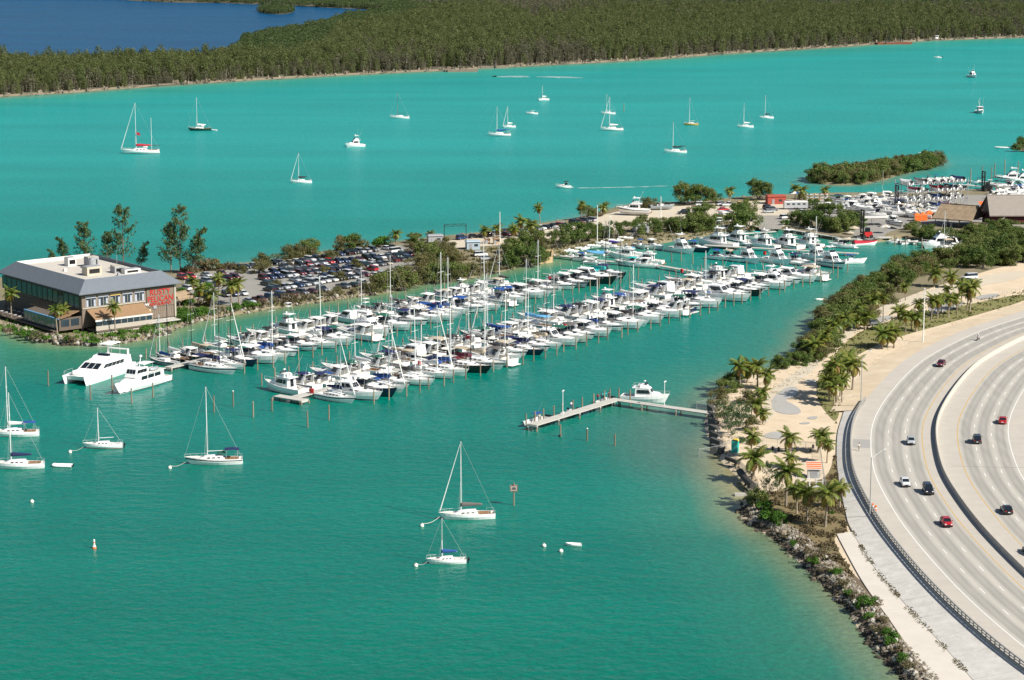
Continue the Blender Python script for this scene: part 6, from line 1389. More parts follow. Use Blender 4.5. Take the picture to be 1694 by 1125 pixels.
tufts('leaf_litter', 'brown leaf litter and weeds over the sand near the fishing pier', [(1180, 660), (1230, 620), (1300, 615), (1350, 590), (1345, 625), (1300, 640), (1270, 690), (1262, 730), (1230, 745), (1190, 730)], 2600, .2, L_lit, 4, LZ, True)
tufts('leaf_litter', 'weeds and litter along the edge of the mangrove thicket', [(1345, 575), (1400, 545), (1450, 515), (1500, 488), (1560, 468), (1620, 455), (1610, 462), (1540, 484), (1490, 500), (1440, 525), (1390, 560), (1355, 596)], 2600, .22, L_lit, 5, LZ, True)
tufts('peninsula_weeds', 'weeds and low growth on the bare peninsula ground', [(300, 532), (470, 505), (620, 484), (780, 458), (905, 432), (1000, 400), (1110, 398), (1240, 380), (1230, 366), (1100, 372), (980, 390), (860, 406), (720, 415), (660, 465), (520, 490), (390, 510), (300, 500)], 8000, .5, L_oliv, 6)
tufts('restaurant_weeds', 'low greenery around the foot of the restaurant', [(-30, 540), (60, 560), (160, 568), (262, 553), (300, 535), (310, 500), (290, 520), (200, 545), (137, 552), (60, 535), (-30, 520)], 2200, .45, L_bush, 7)
tufts('slope_weeds', 'line of brown weeds at the foot of the paved slope', [(1402, 866), (1410, 872), (1442, 926), (1474, 966), (1506, 1003), (1570, 1073), (1612, 1122), (1606, 1126), (1562, 1078), (1498, 1008), (1466, 970), (1434, 930)], 2600, .15, L_twig, 8, 1.45)
tufts('shore_debris', 'bleached branches and dry brush along the far island shore', FAR_S[1:-1] + [(x, y - 3.2) for x, y in FAR_S[1:-1]][::-1], 9000, 1.6, leaf_mat('bleached brush', [(.16, .12, .08), (.22, .17, .12), (.30, .25, .19)]), 9, .8)
# ------------------------------------------------------------------ the restaurant
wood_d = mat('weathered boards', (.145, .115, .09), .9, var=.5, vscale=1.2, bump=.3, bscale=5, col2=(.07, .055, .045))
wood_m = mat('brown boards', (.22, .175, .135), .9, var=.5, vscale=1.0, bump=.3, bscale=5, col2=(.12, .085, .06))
roof_g = mat('grey roof shingle', (.15, .17, .20), .8, var=.45, vscale=.8, bump=.3, bscale=8, col2=(.09, .105, .125))
roof_b = mat('brown roof shingle', (.30, .185, .10), .85, var=.4, vscale=1.0, bump=.3, bscale=8)
roof_w = mat('white roof membrane', (.70, .68, .64), .8, var=.3, vscale=.25, col2=(.42, .39, .35))
glass_b = mat('window glass', (.03, .045, .06), .06, spec=.9)
curt = mat('white curtain', (.40, .42, .48), .9, bump=.4, bscale=3)
trimm = mat('pale trim', (.42, .38, .32), .8)
signred = mat('sign red', (.52, .016, .013), .5)
BU, BV = Vector((.78, .626, 0)), Vector((-.626, .78, 0)); BO = G(137, 549, LZ); BO.z = 0
LU, LV, EZ = 29.0, 45.5, 11.8
rest = thing('restaurant', 'large two-storey wooden waterfront restaurant with grey skirt roof and red sign', 'building', (BO.x, BO.y, 0), math.atan2(BU.y, BU.x))
# local frame: x along the front (right-hand) face, y along the left-hand face going back
def rb(name, c, d, m, parent=rest): return MB().box(c, d).build(name, m, parent)
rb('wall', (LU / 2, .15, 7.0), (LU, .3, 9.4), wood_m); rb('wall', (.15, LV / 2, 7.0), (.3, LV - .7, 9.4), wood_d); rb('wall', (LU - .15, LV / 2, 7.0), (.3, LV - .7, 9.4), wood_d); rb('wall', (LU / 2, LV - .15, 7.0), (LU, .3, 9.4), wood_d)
rb('floor_slab', (LU / 2, LV / 2, 2.2), (LU - .8, LV - .8, .3), wood_d); rb('flat_roof', (LU / 2, LV / 2, 11.9), (LU - 5, LV - 5, .3), roof_w)
st_me = MB().box((0, 0, 0), (.35, .35, 2.6)).mesh('stilt', wood_d)
for i in range(8):
    put('stilt', st_me, rest, (i * LU / 7, .4, 1.4)); put('stilt', st_me, rest, (.4, i * LV / 7 + .6, 1.4))
# skirt roof: sloped from the parapet down to the eaves
ov, ins, rz_ = 1.5, 2.6, 15.0
E4 = [(-ov, -ov), (LU + ov, -ov), (LU + ov, LV + ov), (-ov, LV + ov)]; I4 = [(ins, ins), (LU - ins, ins), (LU - ins, LV - ins), (ins, LV - ins)]
sk_names = []
for k in range(4):
    a, b_, c, d = E4[k], E4[(k + 1) % 4], I4[(k + 1) % 4], I4[k]
    mb = MB().add([(*a, EZ), (*b_, EZ), (*c, rz_), (*d, rz_), (*a, EZ - .25), (*b_, EZ - .25), (*c, rz_ - .3), (*d, rz_ - .3)], [(0, 1, 2, 3), (7, 6, 5, 4), (0, 4, 5, 1), (3, 2, 6, 7)])
    mb.build('roof_slope', roof_g, rest)
    # parapet behind the slope, seen white from inside
    if k == 0: rb('parapet', (LU / 2, ins + .12, 13.5), (LU - 2 * ins, .2, 3.0), roof_w)
    if k == 2: rb('parapet', (LU / 2, LV - ins - .12, 13.5), (LU - 2 * ins, .2, 3.0), roof_w)
    if k == 1: rb('parapet', (LU - ins - .12, LV / 2, 13.5), (.2, LV - 2 * ins - .5, 3.0), roof_g)
    if k == 3: rb('parapet', (ins + .12, LV / 2, 13.5), (.2, LV - 2 * ins - .5, 3.0), roof_w)
rb('roof_deck', (LU / 2, LV / 2, 13.9), (LU - 2 * ins - .5, LV - 2 * ins - .5, .2), mat('roof gravel', (.56, .52, .46), .9, var=.5, vscale=.3, col2=(.38, .35, .30)))
rf_m = mat('roof unit beige', (.5, .46, .36), .7, var=.3, vscale=2); rf_g = mat('roof unit grey', (.33, .34, .36), .6, var=.3, vscale=2)
rz0 = 14.0
for nm, c, d, m in (('roof_unit', (11, 14, rz0 + 1.2), (4.6, 3.0, 2.4), rf_m), ('roof_unit', (18, 27, rz0 + 1.4), (3.4, 2.6, 2.8), rf_g), ('roof_unit', (18.5, 13, rz0 + .9), (3.2, 2.6, 1.8), rf_g), ('roof_unit', (21, 10, rz0 + .6), (5.0, 2.2, 1.2), roof_w), ('roof_unit', (14, 32, rz0 + 1.2), (2.6, 2.4, 2.4), roof_w), ('roof_vent', (8, 24, rz0 + .4), (.8, .8, .8), roof_w), ('roof_vent', (16, 8, rz0 + .4), (.7, .7, .8), rf_g), ('roof_vent', (21, 20, rz0 + .5), (.8, 1.6, 1.0), trimm), ('roof_vent', (12, 20, rz0 + .3), (1.2, .6, .6), rf_m)):
    u = rb(nm, c, d, m)
    if nm == 'roof_unit': MB().box((c[0], c[1], c[2] + d[2] / 2 + .06), (d[0] * .92, d[1] * .92, .12)).build('lid', rf_g if m is not rf_g else rf_m, u); MB().box((c[0], c[1] - d[1] / 2 - .02, c[2]), (d[0] * .7, .06, d[2] * .5)).build('grille', blackh, u)
MB().tube((16.5, 24, rz0), (16.5, 24, rz0 + 2.4), 1.2, 1.2, 14).tube((16.5, 24, rz0 + 2.4), (16.5, 24, rz0 + 3.0), .9, .8, 14).build('exhaust_fan', rf_g, rest)
MB().tube((20, 16, rz0), (20, 16, rz0 + 4.5), .08, .06, 6).build('antenna', steel, rest)
# front face: upper window band, sign panel, lower boards
for i in range(5):
    x = 1.0 + i * 3.75
    w = rb('window', (x + 1.75, -.03, 9.3), (3.4, .12, 3.2), trimm); MB().box((x + 1.75, -.10, 9.0), (3.1, .06, 2.3)).build('pane', glass_b, w)
    cm = curt if i not in (2,) else mat('green curtain', (.05, .16, .07), .9)
    MB().box((x + .6, -.14, 8.75), (.6, .03, 1.9)).build('curtain', curt, w); MB().box((x + 2.85, -.14, 8.75), (.6, .03, 1.9)).build('curtain', curt, w)
    MB().box((x + 1.75, -.16, 10.4), (3.1, .05, .45)).build('blind', mat('yellow blind', (.6, .42, .14), .8) if i == 2 else curt, w)
    MB().box((x + 1.75, -.17, 8.9), (.1, .06, 2.3)).build('mullion', trimm, w)
rb('band', (LU / 2, -.06, 11.2), (LU + .3, .18, .5), wood_d); rb('band', (9.8, -.1, 7.5), (19.4, .24, .28), trimm); rb('corner_post', (LU - .1, -.1, 7.0), (.5, .5, 9.5), trimm)
bd = MB().box((0, 0, 0), (.62, .06, 5.6)).mesh('board', wood_m)
for i in range(12): put('board', bd, rest, (20.4 + i * .68, -.06 - .012 * (i % 2), 9.0))
bl = MB().box((0, 0, 0), (.62, .06, 3.4)).mesh('board', wood_m)
for i in range(14): put('board', bl, rest, (19.2 + i * .68, -.06 - .012 * (i % 2), 4.2))
def lettering(txt, parent, loc, rot, w, h, m, bold=.0):
    me = LET[txt].copy(); me.materials.append(m); v = np.array([q.co[:] for q in me.vertices]); lo, hi = v.min(0), v.max(0)
    me.transform(Matrix.Translation(Vector((-(lo[0] + hi[0]) / 2, -(lo[1] + hi[1]) / 2, 0)))); me.transform(Matrix.Diagonal((w / (hi[0] - lo[0]), h / (hi[1] - lo[1]), 1, 1)))
    return put('lettering', me, parent, loc, rot)
sg = rb('sign_panel', (24.2, -.2, 8.3), (8.6, .12, 5.2), wood_m)
lettering('RUSTY', sg, (24.2, -.34, 9.75), (math.pi / 2, 0, 0), 6.4, 1.6, signred, .0)
lettering('PELICAN', sg, (24.2, -.34, 7.85), (math.pi / 2, 0, 0), 8.0, 1.6, signred, .0)
lettering('RESTAURANT', sg, (24.2, -.34, 6.4), (math.pi / 2, 0, 0), 6.8, .85, signred, .0)
# porch with its brown roof on the front face, glazed below
pr = MB().add([(1.2, -5.2, 5.0), (18.6, -5.2, 5.0), (18.6, -.2, 7.2), (1.2, -.2, 7.2), (1.2, -5.2, 4.75), (18.6, -5.2, 4.75), (18.6, -.2, 6.95), (1.2, -.2, 6.95)], [(0, 1, 2, 3), (7, 6, 5, 4), (0, 4, 5, 1), (1, 5, 6, 2), (0, 3, 7, 4)]).build('porch_roof', roof_b, rest)
MB().box((9.9, -5.25, 4.75), (17.6, .15, .45)).build('fascia', roof_w, pr)
rb('porch_floor', (9.9, -3.0, 1.9), (17.4, 5.6, .3), wood_d)
rb('porch_wall', (9.9, -5.1, 2.6), (17.2, .2, 1.3), trimm)
for i in range(9):
    g = rb('glazing', (2.3 + i * 1.92, -5.12, 3.9), (1.75, .08, 1.35), glass_b); MB().box((3.24 + i * 1.92, -5.14, 3.9), (.12, .16, 1.5)).build('mullion', trimm, g)
rb('base_wall', (9.9, -5.3, 1.3), (17.4, .3, 1.2), conc)
rb('door', (20.6, -.12, 3.8), (1.2, .12, 2.6), mat('pale door', (.55, .42, .25), .7)); rb('electric_box', (22.4, -.2, 5.6), (1.0, .3, .9), rf_g); rb('deck_landing', (23.5, -2.2, 2.0), (9.5, 4, .3), dockm)
for i in range(6): rb('meter', (19.2 + .25 * i, -.25, 6.4 + .3 * (i % 2)), (.2, .3, .4), whites)
# left face: long dark glass band, lower dining deck
for i in range(15):
    y = 1.2 + i * 3.05
    w = MB().box((-.03, y + 1.4, 9.0), (.12, 2.8, 3.6)).build('window', wood_d, rest); MB().box((-.1, y + 1.4, 9.0), (.06, 2.5, 3.2)).build('pane', mat('dark green glass', (.012, .03, .034), .06, spec=.9), w)
    MB().box((-.14, y + 1.4, 9.0), (.05, .09, 3.2)).build('mullion', trimm, w)
for i in range(10): MB().tube((0, 0, 0), (0, 0, 0), 0, 0)
rb('dining_deck', (-4.2, 20, 2.1), (8.2, 38, .3), wood_d)
dr_ = MB().add([(-3.4, 1.0, 6.1), (-3.4, 24, 6.1), (-.2, 24, 7.0), (-.2, 1.0, 7.0), (-3.4, 1.0, 5.9), (-3.4, 24, 5.9), (-.2, 24, 6.8), (-.2, 1.0, 6.8)], [(0, 3, 2, 1), (4, 5, 6, 7), (0, 1, 5, 4), (0, 4, 7, 3), (1, 2, 6, 5)]).build('deck_roof', roof_b, rest)
MB().box((-7.0, 10, 5.4), (.5, 20, .22)).build('awning_edge', mat('awning blue', (.12, .32, .55), .6), rest)
MB().add([(-7.2, .5, 5.3), (-7.2, 20, 5.3), (-3.4, 20, 5.95), (-3.4, .5, 5.95)], [(0, 3, 2, 1)]).build('deck_awning', wood_d, rest)
MB().add([(-7.0, -.4, 5.5), (-3.4, -.4, 6.1), (-3.4, 3.0, 6.1), (-7.0, 3.0, 5.5)], [(0, 1, 2, 3)]).build('porch_roof', roof_b, rest)
rb('deck_wall', (-3.6, .2, 3.9), (6.8, .2, 3.4), wood_d)
for i in range(2): rb('glazing', (-5.2 + 3.0 * i, .06, 4.2), (2.4, .08, 1.9), glass_b)
for i in range(10):
    g = MB().box((-7.1, 1.4 + i * 1.95, 3.9), (.08, 1.8, 2.6)).build('glazing', mat('deck glass', (.10, .16, .16), .06, spec=.8), rest); MB().box((-7.14, 2.38 + i * 1.95, 3.9), (.14, .12, 2.8)).build('mullion', trimm, g)
for i in range(10): put('stilt', st_me, rest, (-7.6, 1 + i * 4.0, 1.0))
dr2 = MB()
for k in range(2): dr2.path([(-8.2, 21, 2.6 + .45 * k), (-8.2, 38.5, 2.6 + .45 * k)], .05, 4)
for k in range(8): dr2.tube((-8.2, 21 + 2.5 * k, 2.2), (-8.2, 21 + 2.5 * k, 3.1), .05, .05, 4)
dr2.build('deck_rail', wood_m, rest)
# tables on the deck
tb = Kit(); tb.part('table_top', MB().tube((0, 0, .72), (0, 0, .76), .5, .5, 10), whites); tb.part('leg', MB().tube((0, 0, 0), (0, 0, .72), .05, .05, 6), blackh)
for i in range(12):
    p = BO + BU * (-4.6 + (-2.2 if i % 2 else 1.0)) + BV * (22 + 1.35 * i); tb.make('dining_table', f'small round table on the open restaurant deck, {nth(i)} from the front', 'table', (p.x, p.y, 2.25), 0, 'tables on the restaurant deck')
# thatched kiosk beside the restaurant
thatch = mat('thatch', (.38, .285, .185), .95, var=.7, vscale=2.0, bump=.8, bscale=6, col2=(.17, .12, .075))
def hut(name, label, a, b_, depth, eave, ridge, ovh=.8, gable=True, cat='hut', roofm=None, walls=None):
    a, b_ = Vector(a), Vector(b_); d = (b_ - a); L_ = d.length; ang = math.atan2(d.y, d.x); t = thing(name, label, cat, (a.x, a.y, 0), ang); o = ovh; D = depth; rm = roofm or thatch
    for s, y0, y1 in ((0, -o, D / 2), (1, D + o, D / 2)):
        q = [(-o, y0, eave), (L_ + o, y0, eave), (L_ + o * .3, y1, ridge), (-o * .3, y1, ridge)]; n_ = 10; rings = []
        for k in range(7):
            u = k / 6; row = []
            for j in range(n_ + 1):
                v = j / n_; p = Vector(q[0]).lerp(Vector(q[1]), v).lerp(Vector(q[3]).lerp(Vector(q[2]), v), u); p.z += (rng.uniform(-.09, .09) if roofm is None else 0) - (.12 * (k % 2) if roofm is None else 0); row.append(p)
            rings.append(row)
        rings.insert(0, [p - Vector((0, 0, .35)) for p in rings[0]])
        m_ = MB().loft(rings if s == 0 else [r_[::-1] for r_ in rings], caps=False, closed=False); m_.build('roof_slope', rm, t)
    MB().box((L_ / 2, D / 2, ridge + .02), (L_ + o, .5, .22)).build('ridge_cap', rm, t)
    pm_ = MB().tube((0, 0, LZ - .3), (0, 0, eave + .3), .14, .14, 6).mesh('post', wood_m)
    for x in np.linspace(.2, L_ - .2, max(2, int(L_ / 3))):
        for y in (.2, D - .2): put('post', pm_, t, (x, y, 0))
    if gable:
        for x, s in ((0, -1), (L_, 1)): MB().add([(x, 0, eave), (x, D, eave), (x, D / 2, ridge - .15)], [(0, 1, 2) if s > 0 else (0, 2, 1)]).build('gable', wood_m, t)
    if walls:
        for c, dd in (((L_ / 2, .1, (eave + LZ) / 2), (L_, .2, eave - LZ)), ((L_ / 2, D - .1, (eave + LZ) / 2), (L_, .2, eave - LZ)), ((.1, D / 2, (eave + LZ) / 2), (.2, D - .4, eave - LZ)), ((L_ - .1, D / 2, (eave + LZ) / 2), (.2, D - .4, eave - LZ))): MB().box(c, dd).build('wall', walls, t)
    return t
hut('thatched_kiosk', 'small orange-thatched kiosk beside the restaurant right corner', G(297, 508, LZ).xy, G(318, 504, LZ).xy, 4, 3.6, 5.2)

# ------------------------------------------------------------------ cars: +x forward
wheel_me = MB().tube((0, -.11, 0), (0, .11, 0), .33, .33, 12).mesh('wheel', rubber); rim_me = MB().tube((0, -.125, 0), (0, .125, 0), .2, .2, 8).mesh('rim', steel)
lampw = mat('headlamp', (.75, .76, .78), .2); lampr = mat('tail lamp', (.35, .01, .01), .3)
def car_kit(kind, fine=False):
    K = Kit(); cb = mat('car paint', (.3, .3, .3), .25, coat=.6)
    P = {'sedan': ([(-2.3, .38, .80, .74), (-2.2, .28, .93, .84), (-1.3, .24, .97, .89), (.75, .24, .96, .89), (1.75, .26, .86, .86), (2.2, .32, .70, .78), (2.3, .4, .6, .70)], (-1.75, 1.05, -1.05, .2, .95, 1.45)),
         'suv': ([(-2.3, .42, 1.0, .80), (-2.25, .34, 1.08, .88), (-1.3, .3, 1.1, .92), (.9, .3, 1.08, .92), (1.9, .32, 1.0, .9), (2.25, .38, .86, .82), (2.32, .5, .7, .74)], (-2.2, 1.15, -2.0, .35, 1.08, 1.8)),
         'pickup': ([(-2.7, .45, .98, .84), (-2.65, .4, 1.05, .92), (-1.0, .36, 1.06, .93), (1.1, .36, 1.06, .93), (2.2, .38, 1.0, .9), (2.6, .44, .85, .82), (2.68, .55, .7, .74)], (-.6, 1.45, -.4, .65, 1.05, 1.78)),
         'van': ([(-2.5, .4, 1.1, .86), (-2.45, .34, 1.15, .95), (-1.3, .3, 1.16, .97), (1.2, .3, 1.15, .97), (2.1, .32, 1.05, .93), (2.45, .38, .85, .85), (2.5, .5, .7, .76)], (-2.42, 1.75, -2.3, .95, 1.14, 1.98))}[kind]
    rings = [[(x, -w, z0 + .08), (x, -w * .98, (z0 + z1) / 2 + .08), (x, -w * .93, z1 - .03), (x, -w * .55, z1 + .01), (x, w * .55, z1 + .01), (x, w * .93, z1 - .03), (x, w * .98, (z0 + z1) / 2 + .08), (x, w, z0 + .08)] for x, z0, z1, w in P[0]]
    bd_ = K.part('body', MB().loft(rings), cb, fine)
    x0, x1, t0, t1, zb, zt = P[1]; w = P[0][2][3]
    K.part('cabin_glass', MB().frust(x0, x1, w * 1.78, w * 1.66, zb - .03, zt - .02, t0 - x0, x1 - t1, .17), glass)
    rf = K.part('roof', MB().frust(t0 - .1, t1 + .08, w * 1.46, w * 1.42, zt - .05, zt + .03, .1, .12, .08), cb)
    for s in (1, -1) if fine else ():
        for p_, q_ in (((x0, s * w * .88, zb), (t0, s * w * .73, zt)), ((x1, s * w * .83, zb), (t1, s * w * .71, zt)), (((x0 + x1) / 2 - .2, s * w * .875, zb), ((t0 + t1) / 2 - .1, s * w * .735, zt))): K.part('pillar', MB().tube(p_, q_, .06, .05, 4), cb, sub=rf)
    if kind == 'pickup': K.part('cargo_bed', MB().box((-1.72, 0, 1.075), (1.75, 1.5, .02)), rubber)
    xe = P[0][-2][0]; xr = P[0][0][0]
    for x in (xe * .64, xr * .6):
        for s in (1, -1):
            i = K.part('wheel', wheel_me, None, False, None, (x, s * (w - .08), .34)); K.part('rim', rim_me, None, False, i)
    for s in (1, -1):
        K.part('headlight', MB().box((xe + .0, s * w * .62, .72 if kind == 'sedan' else .85), (.16, .34, .14)), lampw); K.part('taillight', MB().box((xr + .03, s * w * .68, .82 if kind == 'sedan' else .95), (.1, .3, .16)), lampr)
    if fine:
        K.part('bumper', MB().box((xe + .1, 0, .45), (.14, w * 1.5, .16)), rubber); K.part('grille', MB().box((xe + .07, 0, .62), (.1, w * .8, .12)), blackh); K.part('number_plate', MB().box((xr - .02, 0, .6), (.04, .4, .14)), whites)
        for s in (1, -1): K.part('mirror', MB().box((x1 - .35, s * (w + .1), zb + .08), (.14, .2, .14)), cb)
    return K
CARK = {k: car_kit(k) for k in ('sedan', 'suv', 'pickup', 'van')}; CARF = {k: car_kit(k, True) for k in ('sedan', 'suv')}
PAINT = {n: mat('paint ' + n, c, .22, metal=.0, coat=.7) for n, c in dict(black=(.01, .01, .012), white=(.72, .72, .71), silver=(.42, .44, .46), grey=(.13, .135, .145), blue=(.02, .045, .13), red=(.42, .015, .018), maroon=(.13, .012, .02), green=(.015, .05, .035), tan=(.40, .33, .23), yellow=(.7, .4, .03)).items()}
PW = ['black'] * 7 + ['white'] * 4 + ['silver'] * 6 + ['grey'] * 6 + ['blue'] * 6 + ['red'] * 1 + ['maroon'] * 2 + ['green'] * 2 + ['tan']
r6 = random.Random(66)
def car(K, loc, rz, kind, color, label, group):
    return K.make({'sedan': 'sedan_car', 'suv': 'suv_car', 'pickup': 'pickup_truck', 'van': 'van'}[kind], label, 'car', loc, rz, group, {p: PAINT[color] for p in ('body', 'roof', 'pillar', 'mirror')})
def car_row(a, b_, face, where, group='cars in the parking lot', step=2.75, fixed=None, p=.9, zz=LZ + .03):
    A, B = G(*a, zz), G(*b_, zz); d = (B - A); L_ = d.length; d = d.normalized(); n = int(L_ / step); ang = math.atan2(d.y, d.x) + (math.pi / 2 if face > 0 else -math.pi / 2) if face else math.atan2(d.y, d.x)
    for i in range(n + 1):
        if r6.random() > p: continue
        kd = r6.choices(['sedan', 'suv', 'pickup', 'van'], [55, 30, 9, 6])[0]; co = fixed[i] if fixed and i < len(fixed) and fixed[i] else r6.choice(PW)
        q = A + d * (step * i + r6.uniform(-.12, .12)) + Vector((-d.y, d.x, 0)) * r6.uniform(-.25, .25)
        car(CARK[kd], q, ang + r6.uniform(-.04, .04) + (math.pi if r6.random() < .2 else 0), kd, co, f'{co} {dict(sedan="sedan", suv="sport utility car", pickup="pickup truck", van="van")[kd]}, {nth(i)} from left in {where}', group)
car_row((412, 501), (610, 470), -1, 'the row along the marina shore', step=4.0, p=.85)
car_row((345, 493), (428, 486), -1, 'the short second row near the palms')
car_row((446, 482), (612, 456), -1, 'the long row behind the shore row', fixed=['black', None, 'silver', 'white', None, None, 'silver', 'white', 'white', 'white'])
car_row((440, 472), (624, 447), 1, 'the fourth row from the marina')
car_row((436, 463), (640, 438), -1, 'the fifth row from the marina')
car_row((440, 455), (680, 430), 1, 'the sixth row from the marina')
car_row((470, 444), (690, 422), -1, 'the seventh row from the marina', fixed=[None, None, None, 'red', None, None, 'red'])
car_row((395, 446), (470, 436), -1, 'the channel-side row, left part', p=.9)
car_row((480, 437), (545, 428), -1, 'the channel-side row, middle part'); car_row((562, 423), (650, 412), -1, 'the channel-side row, right part', p=.9)
car_row((303, 462), (372, 454), -1, 'the row nearest the tall casuarinas', fixed=['red', 'red', 'red', None, 'red', 'maroon'])
car_row((306, 480), (392, 468), 1, 'the row right of the restaurant'); car_row((318, 472), (400, 460), -1, 'the second row right of the restaurant', p=.9)
car_row((622, 458), (668, 450), -1, 'the row behind the olive bushes', p=.9)
car_row((764, 396), (838, 386), 0, 'the roadside line by the light pole', 'cars along the peninsula road', 5.2, p=.9, zz=LZ + .05); car_row((838, 390), (985, 365), -1, 'the roadside line toward the bend', 'cars along the peninsula road', 3.1, p=.8, zz=LZ + .05)
for i, (x, y, kd, co, a, lb) in enumerate(((795, 424, 'suv', 'white', 20, 'white sport utility car among the bushes'), (805, 430, 'sedan', 'silver', 20, 'silver sedan below the white car among bushes'), (655, 418, 'van', 'white', 40, 'white box-like van under the fan palm'), (1160, 341, 'suv', 'white', 10, 'white sport utility car beside the shore trees'), (1172, 341, 'suv', 'tan', 10, 'tan sport utility car beside the white one'), (1193, 340, 'suv', 'silver', 30, 'silver car left of the trailer group'), (1131, 354, 'suv', 'black', 200, 'black car alone on the gravel lot'), (1205, 341, 'pickup', 'white', 15, 'white pickup left of the yellow truck'), (1222, 341, 'pickup', 'yellow', 15, 'yellow pickup near the red car'), (1197, 349, 'sedan', 'red', 20, 'red sedan near the restroom hut'), (1271, 346, 'suv', 'black', 30, 'black car at the boat ramp lot, upper'), (1278, 349, 'suv', 'grey', 30, 'grey car at the boat ramp lot beside the black one'), (1272, 352, 'sedan', 'silver', 12, 'silver sedan parked above the ramp'), (1299, 362, 'suv', 'white', 35, 'white sport utility car right of the ramp'), (1325, 354, 'pickup', 'white', 25, 'white pickup before the trailer'), (1060, 356, 'pickup', 'white', 190, 'white pickup below the boat on stands'), (1155, 352, 'suv', 'grey', 20, 'grey car above the shore trees'),
                                            (1443, 538, 'suv', 'grey', 30, 'grey car parked between the palms on the sand'), (1604, 462, 'van', 'white', 200, 'white van beside the mangroves at the sand lot'), (1594, 470, 'suv', 'black', 200, 'black car beside the white van'))):
    car(CARK[kd], G(x, y, LZ + .06), R(a), kd, co, lb, 'cars scattered about')
# traffic
def on_road(px, py, away):
    s, d = rs_at(px, py, 2.8); p = rp(s, d, .012); q = rp(s + 2, d); a = math.atan2(q.y - p.y, q.x - p.x); return p, a + (math.pi if away else 0)
for px, py, kd, co, aw, lb in ((1507, 729, 'sedan', 'silver', 0, 'silver sedan driving toward the camera on the near carriageway'), (1498, 801, 'sedan', 'white', 0, 'white sedan driving toward the camera in the outer lane'), (1535, 812, 'suv', 'black', 0, 'black sport utility car overtaking the white sedan'), (1566, 867, 'sedan', 'red', 0, 'bright red sedan nearest the camera on the near carriageway'), (1556, 600, 'sedan', 'maroon', 0, 'dark red sedan rounding the far bend'), (1659, 694, 'sedan', 'red', 1, 'bright red sedan driving away on the far carriageway'), (1616, 726, 'suv', 'black', 1, 'black sport utility car driving away on the far carriageway'), (1665, 845, 'sedan', 'black', 1, 'black sedan driving away at lower right'), (1702, 912, 'sedan', 'grey', 1, 'dark car just entering at the right edge')):
    p, a = on_road(px, py, aw); car(CARF[kd], p, a, kd, co, lb, 'cars on the highway')

for k, px, py, z, rz, lb in ((0, 1351, 605, LZ + .05, 200, 'person in white shirt walking on the sand track'), (1, 989, 663, 1.5, 60, 'person in red shirt standing on the fishing pier'), (3, 995, 661, 1.5, 200, 'person in pale shirt standing behind the red-shirted one'), (2, 1007, 660, 1.5, 90, 'person in black on the fishing pier corner'), (3, 945, 676, 1.5, 120, 'person in pale shirt halfway along the fishing pier'), (0, 892, 696, 1.5, 240, 'person near the outer end of the fishing pier')):
    PK[k].make('person', lb, 'person', G(px, py, z), R(rz))
s_, d_ = rs_at(1421, 741, 2.8); q = rp(s_, d_, .01); PK[0].make('person', 'person in white shirt walking on the highway shoulder', 'person', q, R(80))
# motorcycle with rider
K = Kit(); K.part('frame', MB().frust(-.7, .5, .3, .22, .45, .85, .1, .2, .05), blackh); K.part('fuel_tank', MB().frust(-.1, .45, .34, .26, .8, 1.05, .1, .15, .06), redm)
for x in (-.75, .75): K.part('wheel', MB().tube((x, -.07, .32), (x, .07, .32), .32, .32, 12), rubber)
K.part('handlebar', MB().tube((.45, -.38, 1.1), (.45, .38, 1.1), .025).tube((.75, 0, .35), (.45, 0, 1.1), .04), steel)
p, a = on_road(1617, 558, 0); K.make('motorcycle', 'motorcycle leading the traffic at the far bend', 'motorcycle', p, a)
Kr.make('person', 'motorcycle rider in pale clothes and white helmet', 'person', p + Vector((0, 0, .02)), a)
# ------------------------------------------------------------------ fishing pier
FP = [G(880, 703, 1.4).xy, G(1018, 661, 1.4).xy, G(1180, 684, 1.4).xy]
fa = pier('fishing_pier', 'pale L-shaped concrete fishing pier, outer arm along the boats', FP[0], FP[1], 2.6, 1.5)
fb = pier('fishing_pier', 'pale L-shaped concrete fishing pier, arm that meets the shore', FP[1] - (FP[2] - FP[1]).normalized() * 1.2, FP[2], 2.4, 1.47)
lampk = Kit(); lampk.part('pole', MB().tube((0, 0, 0), (0, 0, 5.6), .09, .07, 8), whites); lh = lampk.part('lamp_head', MB().box((.25, 0, 5.7), (.7, .3, .18)).box((-.2, 0, 5.6), (.3, .25, .2)), whites); lampk.part('lens', MB().box((.25, 0, 5.59), (.5, .24, .04)), lampw, sub=lh); lampk.part('bracket', MB().tube((-.25, 0, 2.6), (.25, 0, 2.6), .03, .03, 4), whites)
lampk.make('pier_lamp', 'white lamp post on the outer arm of the fishing pier', 'lamp post', G(931, 687, 1.6), 1.2); lampk.make('pier_lamp', 'white lamp post on the shore arm of the fishing pier', 'lamp post', G(1099, 671, 1.6), 1.0)
d1 = (FP[1] - FP[0]).normalized(); nL = Vector((-d1.y, d1.x))
for i, u in enumerate((.0, .1, .2, .32, .42, .55, .66, .8, .93, 1.0)):
    q = FP[0].lerp(FP[1], u) + nL * 1.6; pile(q, f'dark tall pile along the fishing pier, {nth(i)} from its outer end', 'piles of the fishing pier', 1.1)
for i, u in enumerate((.04, .16)): q = FP[1].lerp(FP[2], u) + Vector((0, 1.9)); pile(q, f'dark tall pile at the corner of the fishing pier, {["left", "right"][i]} one', 'piles of the fishing pier', 1.15)
flybridge(11.6, top=False).make('flybridge_cruiser', 'white flybridge cruiser with rail arch moored at the fishing pier corner', 'motorboat', G(1068, 664), R(-16), None, None, ('outrigger',))
